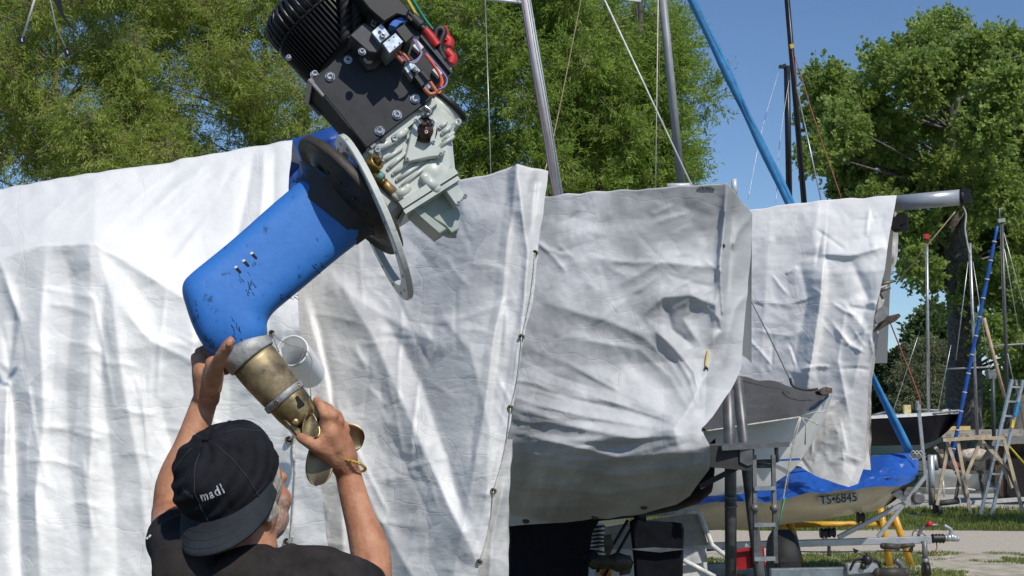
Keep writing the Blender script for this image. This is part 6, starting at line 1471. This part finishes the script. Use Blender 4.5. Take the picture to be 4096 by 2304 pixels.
mb.lathe(W(931.5, 538.5, DT), CR, [(k * .018, .055 if k % 2 else .042) for k in range(9)], 16); mb.build('bellows', blackpl, tr)
mb = MB(); mb.limb([W(946, 538, DT), W(952, 537.5, DT)], .04, 12); mb.limb([W(952, 537.5, DT), W(957, 538.5, DT)], [.045, .035], 12); mb.build('coupling_head', galv_l, tr)
mb = MB(); mb.tube(bez([W(950, 535, DT), W(951, 530, DT), W(947, 527, DT), W(944, 525.5, DT)], 10), .02, 8); mb.build('coupling_handle', galv_l, tr)
mb = MB(); mb.tube(bez([W(918, 536, DT), W(922, 529, DT), W(928, 525.5, DT), W(938, 525, DT)], 12), .018, 8); mb.build('handbrake', galvd, tr)
mb = MB(); mb.ball(W(929.5, 524, DT - .03), .035, 12, 8); mb.build('red_knob', redp, tr)
mb = MB(); mb.tube(bez([W(912, 536, DT), W(914, 531, DT), W(920, 532, DT), W(926, 536, DT)], 12), .006, 6); mb.build('brake_cable', wired, tr)
mb = MB(); mb.tube([W(924.5, 541, DT - .06), W(925, 562, DT - .06)], .03, 12); mb.tube([W(925, 558, DT - .06), W(925.5, 568, DT - .06)], .042, 12); jw = mb.build('jockey_leg', galvd, tr)
mb = MB(); mb.lathe(W(926, 570, DT - .1), CR, [(-.035, .05), (-.03, .085), (.03, .085), (.035, .05)], 20); mb.build('jockey_wheel', blackpl, tr)
mb = MB(); mb.limb([W(883, 546, DT - .05), W(898, 547, DT - .05)], .035, 8); mb.limb([W(898, 547, DT - .05), W(913, 545, DT - .05), W(911, 550, DT - .05)], .025, 8); mb.build('axle_fitting', mat('dark_iron', (.05, .045, .04), .6), tr)
mb = MB(); mb.tube(bez([W(936, 541, DT), W(937, 548, DT), W(934, 553, DT), W(933, 556, DT)], 8), .006, 6); mb.build('breakaway_cord', redc, tr)
mb = MB(); mb.tube([W(829, 544, DT), W(829, 556, DT)], .02, 8); mb.build('drop_pin', galvd, tr)
mb = MB(); mb.tube(bez([W(770, 551, DT), W(830, 552, DT), W(900, 551, DT), W(930, 555, DT)], 14), .008, 6); mb.build('brake_rod', galvd, tr)
wheel = MB(); wc = W(783, 561, 13.4); wheel.lathe(wc - CR * .12, CR, [(0, .14), (.0, .24), (.03, .285), (.19, .285), (.24, .25), (.24, .14)], 30)
tw = thing('tyre', 'black trailer tyre behind the steel ladder', 'tyre', wc); o = wheel.build('rubber', mat('tyre_rubber', (.014, .014, .014), .7, var=.2, bump=.6, bscale=60), tw)
for k in range(30):
    a = 2 * math.pi * k / 30; e = CF * math.cos(a) + Vector((0, 0, 1)) * math.sin(a); mb = MB(); mb.box(wc + CR * .0 + e * .287, CR, CR.cross(e), e, .08, .018, .006); mb.build('tread_block', mat('tyre_rubber', (.014, .014, .014), .7), tw)
# upright grey post with its red-topped cord by the dinghy bow
mb = MB(); mb.bar(W(925.5, 478, 15.9), W(918, 402, 15.9), .035, .03, CF); po = thing('flat_post', 'flat grey metal post rising beside the dinghy bow', 'post', W(925, 478, 15.9)); mb.build('post', galv_l, po)
mb = MB(); mb.bar(W(918.2, 410, 15.86), W(917.8, 401, 15.86), .05, .035, CF); mb.build('post_cap', galv_l, po)
wire('red-tipped rope dropping to the top of the flat grey post', [(884, 307, 15.8), (899, 345, 15.8), (912, 378, 15.8), (919.5, 398, 15.8), (920, 404, 15.8)], .008, redc, 'rope', 'rope')
# second trailer nose at the bottom edge
t2 = thing('low_trailer', 'grey blue trailer frame with black winch at the bottom edge', 'trailer', G(830, 590))
DU = 12.9
gb = mat('grey_blue_steel', (.24, .28, .31), .45, .4, vscale=12)
mb = MB(); mb.bar(W(770, 574, DU), W(880, 572, DU), .09, .10, bev=.008); mb.build('beam', gb, t2)
mb = MB(); mb.bar(W(846, 569, DU - .05), W(878, 566, DU - .05), .10, .10, bev=.01); mb.build('head_block', galv_l, t2)
mb = MB(); mb.lathe(W(863, 566.5, DU - .12), -CF, [(0, .028), (.01, .028), (.012, 0)], 14); mb.build('lock_hole', blackpl, t2)
mb = MB(); mb.tube(bez([W(850, 570, DU - .1), W(856, 560, DU - .1), W(868, 558.5, DU - .1), W(878, 562, DU - .1), W(882, 572, DU - .1)], 16), .012, 8); mb.build('cable_loop', blackpl, t2)
mb = MB(); mb.ball(W(867, 560, DU - .1), .05, 12, 8); mb.tube([W(867, 560, DU - .1), W(868, 553, DU - .1)], .02, 8); mb.build('winch', blackpl, t2)
mb = MB(); mb.tube(bez([W(858, 553, DU), W(862, 555, DU), W(868, 556, DU)], 8), .006, 6); mb.prism([W(853, 548, DU), W(859, 550.5, DU), W(855, 554, DU)], (0, .02, 0)); mb.build('tag_flag', blackpl, t2)
mb = MB(); mb.tube(bez([W(895, 560, DU), W(900, 564, DU), W(904, 571, DU), W(907, 574, DU)], 10), .03, 10); mb.build('bent_handle', galvd, t2)
mb = MB(); mb.limb([W(878, 573, DU - .1), W(905, 573, DU - .1)], .05, 10); mb.build('dark_hitch', mat('dark_iron', (.05, .045, .04), .6), t2)
# yellow trestle behind the trailer
yl = mat('yellow_paint', (.62, .34, .025), .4, vscale=12, col2=(.40, .22, .03), thr=(.3, .5))
yt = thing('yellow_trestle', 'yellow tubular trestle standing behind the dinghy trailer', 'trestle', G(895, 568))
for (a, b) in (((880, 506), (890.5, 570)), ((892.5, 510), (911.5, 566)), ((784, 520), (776, 566)), ((790, 520), (800, 562))):
    mb = MB(); mb.tube([W(*a, 16.7), W(*b, 16.7)], .042, 12); mb.build('leg', yl, yt)
mb = MB(); mb.tube([W(772, 525, 16.75), W(898, 523.5, 16.75)], .036, 12); mb.build('crossbar', yl, yt)
mb = MB(); mb.tube([W(884, 543, 16.65), W(903, 545, 16.65)], .03, 10); mb.build('stretcher', yl, yt)
# ================================================================ far side: navy boat, posts, trestles, ladder
nv = thing('navy_boat', 'navy hulled yacht with white deck line, bow pointing right, across the road', 'sailboat', G(900, 505))
DN = 29.0
navh = mat('navy_topsides', (.008, .008, .014), .5, var=.1, spec=.25)
sh2 = lambda px: np.interp(px, [780, 865, 920, 961], [421, 418, 415.5, 412]); kl2 = lambda px: np.interp(px, [780, 868, 920, 935, 945, 953, 958, 961], [447, 446, 445, 441, 434, 426, 418, 414])
def nd(px, t): b = max(0, (px - 860) / 101); return DN + 1.1 * b ** 1.8 + .5 * t ** 1.5
for (s0, nm) in ((1, 'hull'), (-1, 'hull_far_side')):
    rows_mesh([[W(px, sh2(px) + (kl2(px) - sh2(px)) * t, nd(px, t) if s0 > 0 else 2 * (DN + 1.2) - nd(px, t)) for t in np.linspace(0, 1, 10)] for px in np.linspace(780, 961, 30)], navh, nm, nv)
rows_mesh([[W(px, sh2(px) - 1.6 + 2.6 * t, nd(px, 0) - .02) for t in (0, 1)] for px in np.linspace(780, 961, 20)], mat('white_gelcoat', (.74, .74, .72), .35), 'deck_line', nv)
rows_mesh([[W(px, sh2(px) - 1.6, nd(px, 0)), W(px, sh2(px) - 2.6, DN + 1.2), W(px, sh2(px) - 1.6, 2 * (DN + 1.2) - nd(px, 0))] for px in np.linspace(780, 961, 20)], mat('white_gelcoat', (.74, .74, .72), .35), 'deck', nv)
rows_mesh([[W(px, kl2(px) + (np.interp(px, [780, 870, 925, 942], [462, 456, 450, 442]) - kl2(px)) * t - .3, DN + .55 + .9 * t + (1.1 * max(0, (px - 860) / 101) ** 1.8)) for t in np.linspace(0, 1, 5)] for px in np.linspace(780, 942, 20)], mat('teal_boot', (.03, .13, .16), .5), 'underwater_paint', nv)
mb = MB(); mb.bar(W(907, 414.5, 29.8), W(907, 405, 29.8), .14, .10); mb.build('yellow_winch', mat('cream_yellow', (.62, .52, .25), .5), nv)
for (a, b) in (((869, 416), (886, 412)), ((886, 412), (900, 415)), ((918, 415), (958, 411.5))): mb = MB(); mb.tube([W(*a, 29.6), W(*b, 29.6)], .025, 6); mb.build('deck_rail', galvd, nv)
mb = MB(); mb.tube(bez([W(941, 412.5, 29.8), W(948, 410.5, 29.9), W(955, 413, 30), W(961, 411, 30.1), W(960, 416, 30.1)], 14), .04, 6); mb.build('bow_rope', mat('dirty_white_rope', (.5, .5, .47), .8), nv)
far_m = []
def fmast(label, a, b, r, m, d, spread=None):
    q = mast(label, (a[0], a[1], d), (b[0], b[1], d), r, r * .8, m)
    if spread: mb = MB(); mb.tube([W(spread[0], spread[1], d), W(spread[2], spread[3], d)], .022, 6); mb.build('spreader', alug, q)
    return q
q = fmast('thin silver mast with a red box on top, on the navy yacht', (928.5, 414, 0), (927, 244, 0), .036, mat('far_alu', (.42, .43, .44), .35, .5), 30.2, (918, 409.5, 948, 410.5))
mb = MB(); c = W(926.3, 236.5, 30.2); mb.box(c, CR, CF, Vector((0, 0, 1)), .055, .055, .055, .01); mb.tube([W(926.4, 238, 30.2), W(926.8, 245, 30.2)], .012, 6); mb.build('red_box', redp, q)
fmast('thin grey mast left of the slanting blue sail', (977.5, 440, 0), (970, 243, 0), .036, mat('far_alu', (.42, .43, .44), .35, .5), 31, (947, 369, 992, 367))
q = fmast('tall dark grey mast right of the slanting blue sail', (1008, 420, 0), (1002, 224, 0), .042, mat('dark_grey_mast', (.09, .095, .10), .4, .2), 31, (988, 346.5, 1034, 343))
mb = MB(); mb.tube([W(1000, 224, 31), W(999.5, 208.5, 31), W(1004, 208.5, 31)], .015, 6); mb.bar(W(998, 221, 31), W(1005, 220, 31), .06, .08); mb.build('masthead', galv, q)
A = W(997.5, 226, 29.5); B = W(948, 477, 29.5); mb = MB(); pts = [A.lerp(B, i / 40) for i in range(41)]; mb.tube(pts, [.025 + .016 * min(1, i / 6) + .005 * math.sin(i * 1.9) for i in range(41)], 8); bs = tag(mb.build('rolled_sail', mat('royal_blue_cover', (.012, .09, .42), .5, var=.15, vscale=3)), 'royal blue rolled sail slanting down to the bow of the navy yacht', 'sail')
for k in range(12):
    p = A.lerp(B, .06 + k * .075); mb = MB(); t_ = (B - A).normalized(); mb.lathe(p, t_, [(0, .048), (.03, .048)], 10); mb.build('sail_tie', cordm, bs)
mb = MB(); mb.tube([W(984, 318, 30.5), W(996, 365, 30.5), W(1005, 398, 30.5)], .04, 8); tag(mb.build('wooden_spar', mat('pale_wood', (.48, .34, .22), .6, var=.15, vscale=10)), 'pale wooden spar leaning between the two grey masts', 'spar')
for lab, pts, r, m in (('stay left of the grey mast, falling from its head', [(968, 262, 30.8), (956, 360, 30.8)], .010, wirem), ('stay right of the dark mast running off the frame', [(1003, 230, 31), (1030, 330, 31)], .010, wirem), ('second stay right of the dark mast, steeper', [(1002, 236, 31), (1022, 350, 31)], .009, wirem),
                       ('shroud below the spreader of the dark mast', [(1006, 346, 31), (1014, 385, 31)], .012, wirem), ('fine stay crossing the olive willow', [(951, 345, 30.4), (938, 410, 30.4)], .008, wirem), ('fine stay left of the red box mast', [(920, 330, 30.4), (893, 412, 30.4)], .007, wirem), ('fine stay between grey mast and rolled sail', [(973, 262, 30.8), (990, 372, 30.8)], .008, wirem)):
    wire(lab, pts, r, m)
# wooden trestles
pine = mat('weathered_pine', (.52, .42, .29), .7, var=.15, vscale=10, bump=.2, bscale=40)
dkp = mat('old_dark_wood', (.14, .115, .09), .8, var=.2, vscale=10)
def trestle(label, d, bars, m=pine, w=.058):
    t = thing('wooden_trestle', label, 'trestle', W(bars[0][0][0], 512, d), 'wooden trestles across the road')
    for k, (a, b) in enumerate(bars): mb = MB(); mb.bar(W(*a, d + .04 * k), W(*b, d + .04 * k), w * 1.0, w * .55, CF); mb.build('top_rail' if k == 0 else 'leg' if k < 4 else 'brace', m, t)
    return t
trestle('left wooden trestle below the bow of the navy yacht', 24.8, [((943, 440), (974, 438)), ((957.5, 440), (970.5, 513)), ((947, 441), (967, 500)), ((949, 441), (937, 505)), ((935, 447), (955, 470))])
trestle('right wooden trestle beside the aluminium ladder', 24.9, [((970, 438), (1004, 438)), ((1003.5, 438), (1022.5, 511)), ((981, 439), (966, 476)), ((980, 439), (1010, 470)), ((996, 452), (1012, 488))])
trestle('darker trestle set back between the other two', 26.5, [((955, 473), (985, 472)), ((960, 474), (955, 503)), ((980, 474), (984, 502))], dkp)
mb = MB(); mb.bar(W(968, 437, 25.3), W(990, 436, 25.3), .18, .05); tag(mb.build('plank', pine), 'short loose plank lying on the wooden trestles', 'plank')
mb = MB(); mb.bar(W(930, 506, 26), W(960, 501, 26), .10, .10); mb.bar(W(968, 503, 26.0), W(1024, 499, 26.0), .09, .07); fb = tag(mb.build('ground_beam', mat('pale_beam', (.55, .54, .50), .6)), 'pale beam lying low behind the wooden trestles', 'beam')
# aluminium step ladder
al = mat('ladder_aluminium', (.45, .465, .475), .35, .7, var=.1)
sl = thing('step_ladder', 'aluminium step ladder standing at the right edge across the road', 'ladder', W(985, 515, 25.2))
DLD = 25.2
for (a, b, c, e) in ((1012, 379.5, 980.7, 514.5), (1023, 380, 991.4, 515.5)): mb = MB(); mb.bar(W(a, b, DLD + .3), W(c, e, DLD), .045, .075, CF); mb.build('stile', al, sl)
for (a, b, c, e) in ((1016, 380, 1040, 509), (1026, 380, 1052, 509)): mb = MB(); mb.bar(W(a, b, DLD + .35), W(c, e, DLD + .9), .04, .05, CF); mb.build('rear_leg', al, sl)
for k in range(9):
    f = (300 + 88 * k - 255) / 820; x0 = 1012 + (980.7 - 1012) * f; y0 = 379.5 + 135 * f; mb = MB(); mb.bar(W(x0 + .8, y0, DLD + .3 - .3 * f), W(x0 + 10.5, y0 + .4, DLD + .3 - .3 * f), .05, .035); mb.build('rung', al, sl)
mb = MB(); mb.bar(W(1018.2, 402, DLD + .18), W(1015, 416, DLD + .16), .05, .08, CF); mb.build('blue_sticker', mat('sticker_cyan', (.03, .25, .55), .4), sl)
mb = MB(); mb.bar(W(1013, 420, DLD + .15), W(1011.5, 428, DLD + .13), .05, .08, CF); mb.build('yellow_sticker', mat('sticker_yellow', (.7, .5, .03), .4), sl)
# pale boat / car bits and brown shed seen through the trestles
sh_ = thing('shed', 'brown timber shed at the right edge behind the ladder', 'shed', W(1010, 500, 28.5))
brw = mat('brown_boards', (.085, .052, .03), .7, var=.25, vscale=10)
for k in range(9): mb = MB(); mb.prism([W(995 + k * 7.0, 444 + (k % 2) * .2, 28.5), W(1001.6 + k * 7.0, 444, 28.5), W(1001.6 + k * 7.0, 503, 28.5), W(995 + k * 7.0, 503, 28.5)], (0, .05 + .015 * (k % 2), 0)); mb.build('board', brw, sh_)
mb = MB(); mb.prism([W(992, 446, 28.2), W(1060, 440, 28.2), W(1062, 437, 30), W(994, 441, 30)], (0, 0, .06)); mb.build('roof', mat('grey_roof', (.2, .19, .17), .7), sh_)
mb = MB(); mb.prism([W(1007, 452, 28.42), W(1040, 452, 28.42), W(1040, 503, 28.42), W(1007, 503, 28.42)], (0, .03, 0)); mb.build('doorway', mat('doorway_dark', (.01, .009, .008), .9), sh_)
pv = thing('white_boat', 'small white boat behind the left wooden trestle', 'boat', W(945, 497, 28.8))
rows_mesh([[W(px, np.interp(px, [926, 935, 965, 990], [470, 468, 471, 474]) + (np.interp(px, [926, 935, 965, 990], [492, 496, 494, 484]) - 470) * t, 28.6 + .5 * t ** 2 + .4 * ((px - 955) / 30) ** 2 * .4) for t in np.linspace(0, 1, 8)] for px in np.linspace(926, 990, 20)], mat('far_white', (.62, .62, .60), .4, var=.1), 'hull', pv)
for (px, c_) in ((953, 'wine_red'), (975, 'pink_beige')): mb = MB(); mb.ball(W(px, 466 if px < 960 else 455, 29.2), (.16, .15, .10) if px < 960 else (.34, .12, .14), 12, 8); o = mb.build('soft_bundle', mat(c_, (.25, .04, .05) if px < 960 else (.60, .50, .42), .8, var=.2, bump=.6, bscale=12), pv)  # wine red cushion; the pale one is furled sail cloth
for (a, b) in (((935, 489), (962, 488)), ((962, 488), (975, 490)), ((943, 480), (944, 497))): mb = MB(); mb.tube([W(*a, 28.3), W(*b, 28.3)], .02, 6); mb.build('rail', alu, pv)
mb = MB(); mb.tube([W(931, 455, 25.5), W(932, 505, 25.5)], .06, 10); mb.tube([W(934, 455, 25.6), W(936, 470, 25.6)], .05, 10); tag(mb.build('mooring_post', galv_l), 'grey tubular post just right of the dinghy bow', 'post')
mb = MB(); mb.tube([W(932, 488, 25.0), W(935, 513, 25.0)], .035, 8); tag(mb.build('dark_post', dkp), 'short dark post in the grass left of the trestles', 'post')
mb = MB(); mb.tube([W(935, 504, 25), W(959, 501, 25)], .05, 8); mb.lathe(W(939, 511, 25), CR, [(-.04, .08), (-.03, .12), (.03, .12), (.04, .08)], 16); tag(mb.build('launch_trolley', mat('dark_iron', (.05, .045, .04), .6)), 'small dark trolley axle with one wheel in the far grass', 'trolley')
# jetty behind with yellow rail
jt = thing('jetty', 'weathered jetty with a yellow rail behind the navy yacht bow', 'jetty', W(980, 440, 36))
mb = MB(); mb.bar(W(930, 434, 36), W(1060, 432, 36), .6, .18); mb.build('deck', mat('jetty_wood', (.33, .30, .25), .8, var=.2), jt)
mb = MB(); mb.bar(W(944, 428.5, 36), W(970, 428, 36), .08, .10); mb.build('yellow_rail', mat('jetty_yellow', (.6, .45, .15), .6), jt)
for px in (940, 962, 990, 1015): mb = MB(); mb.tube([W(px, 430, 36), W(px, 470, 36)], .10, 10); mb.build('pile', dkp, jt)
mb = MB(); mb.tube([W(910.5 + 4, 425, 33), W(914, 425, 33)], .05, 6)
lm2 = thing('lamp_post', 'slim dark green lamp post with a boxy head near the trestles', 'lamp post', W(994, 440, 33))
mb = MB(); mb.tube([W(994, 445, 33), W(993, 378, 33)], .045, 10); mb.build('pole', mat('green_pole', (.04, .06, .055), .5), lm2)
mb = MB(); mb.prism([W(988, 370, 33), W(997.5, 370, 33), W(996, 379, 33), W(989.5, 379, 33)], (0, .25, 0)); mb.build('lamp_head', mat('lamp_grey', (.18, .2, .2), .5), lm2)
wire('yellow rope slanting in front of the shed', [(1009, 446, 28.0), (1030, 470, 28.0)], .02, yelw, 'rope', 'rope')
# ================================================================ near small things
# white plastic tube tied to the tarpaulin edge
tp = thing('white_tube', 'short white plastic tube tied to the tarpaulin beside the bronze barrel', 'tube', W(293, 355, 5.4))
c0 = W(292.5, 351, 5.25); axt = (-CF * .80 + CR * .12 + CT * .62).normalized() * -1; axt = (CF * .92 + CR * .10 - CT * .36).normalized()
mb = MB(); xr = axt.cross(CT).normalized(); mb.lathe(c0, axt, [(.26, 0), (.26, .0545), (0, .0555), (-.003, .058), (.0, .0605), (.02, .061), (.27, .061)], 40, xref=xr, close=False); mb.build('tube_wall', mat('white_pvc', (.82, .82, .80), .4, var=.03), tp); mb = MB(); mb.lathe(c0, axt, [(.004, .0553), (-.004, .0555), (-.006, .058), (-.004, .0612), (.006, .0618)], 40, xref=xr, close=False); mb.build('tube_rim', mat('white_pvc_rim', (.80, .80, .78), .35), tp)
for pts in ([(272.5, 333), (280, 340), (291, 345), (305, 348)], [(305, 348), (303, 355), (298, 363), (293, 366)], [(305, 348), (312, 360), (310, 375), (311, 398)], [(272.5, 334), (275, 342), (279, 352)]):
    mb = MB(); mb.tube(bez([W(p[0], p[1], 5.22) for p in pts], 14), .0022, 6); mb.build('tie_cord', mat('grey_cord', (.28, .27, .25), .8), tp)
for (px, py) in ((272, 333), (304, 341)): grommet(tA, px, py, 5.5, .011)
# knotted eyelets below, by the man's face
for (px, py, pts) in ((289, 440, [(290, 440), (296, 432), (293, 445), (294, 462)]), (287, 542, [(287, 543), (293, 536), (288, 548), (294, 552)])):
    grommet(tA, px, py, 5.58, .014); mb = MB(); mb.tube(bez([on_tarp(tA, p[0], p[1], .012, 5.6) for p in pts], 14), .005, 6); mb.build('knot', cordm, tA)
mb = MB(); mb.tube(bez([on_tarp(tA, x, y, .008, 5.6) for (x, y) in ((294, 440), (295, 480), (292, 520), (290, 545))], 16), .0035, 6); mb.build('hem_cord', cordm, tA)
# wind indicator at the top left, hanging from a spar above the frame
wi = thing('wind_indicator', 'wind indicator arms with two black square tabs at the top left corner', 'wind vane', W(45, -45, 5.2))
mb = MB(); mb.tube([W(44, -30, 5.2), W(22.5, 38, 5.2)], .0042, 8); mb.build('arm', mat('white_wire', (.75, .75, .73), .4), wi)
mb = MB(); mb.tube([W(44, -30, 5.2), W(56, 27, 5.3), W(66.5, 50, 5.3)], .0022, 6); mb.build('arm', wirem, wi)
for (px, py, d, a) in ((22, 40, 5.2, .2), (67.5, 52, 5.3, .35)):
    u1 = CR * math.cos(a) + CT * math.sin(a); u2 = CT * math.cos(a) - CR * math.sin(a); mb = MB(); mb.box(W(px, py, d), u1, u2, CF, .013, .0155, .003, .001); t0 = mb.build('tab', blackpl, wi)
    mb = MB(); mb.box(W(px, py, d - .005), u1, u2, CF, .0018, .006, .001); mb.build('tab_slot', whitep, t0)
mb = MB(); mb.prism([W(*p, 5.2) for p in ((48, -12), (60, -4), (64, 15), (77.5, 35), (63, 19), (61, 15), (52, -2))], (0, .004, 0)); mb.build('vane', blackpl, wi)
mb = MB(); mb.tube([W(44, -30, 5.2), W(44, -140, 5.2)], .006, 8); mb.build('spindle', alug, wi)
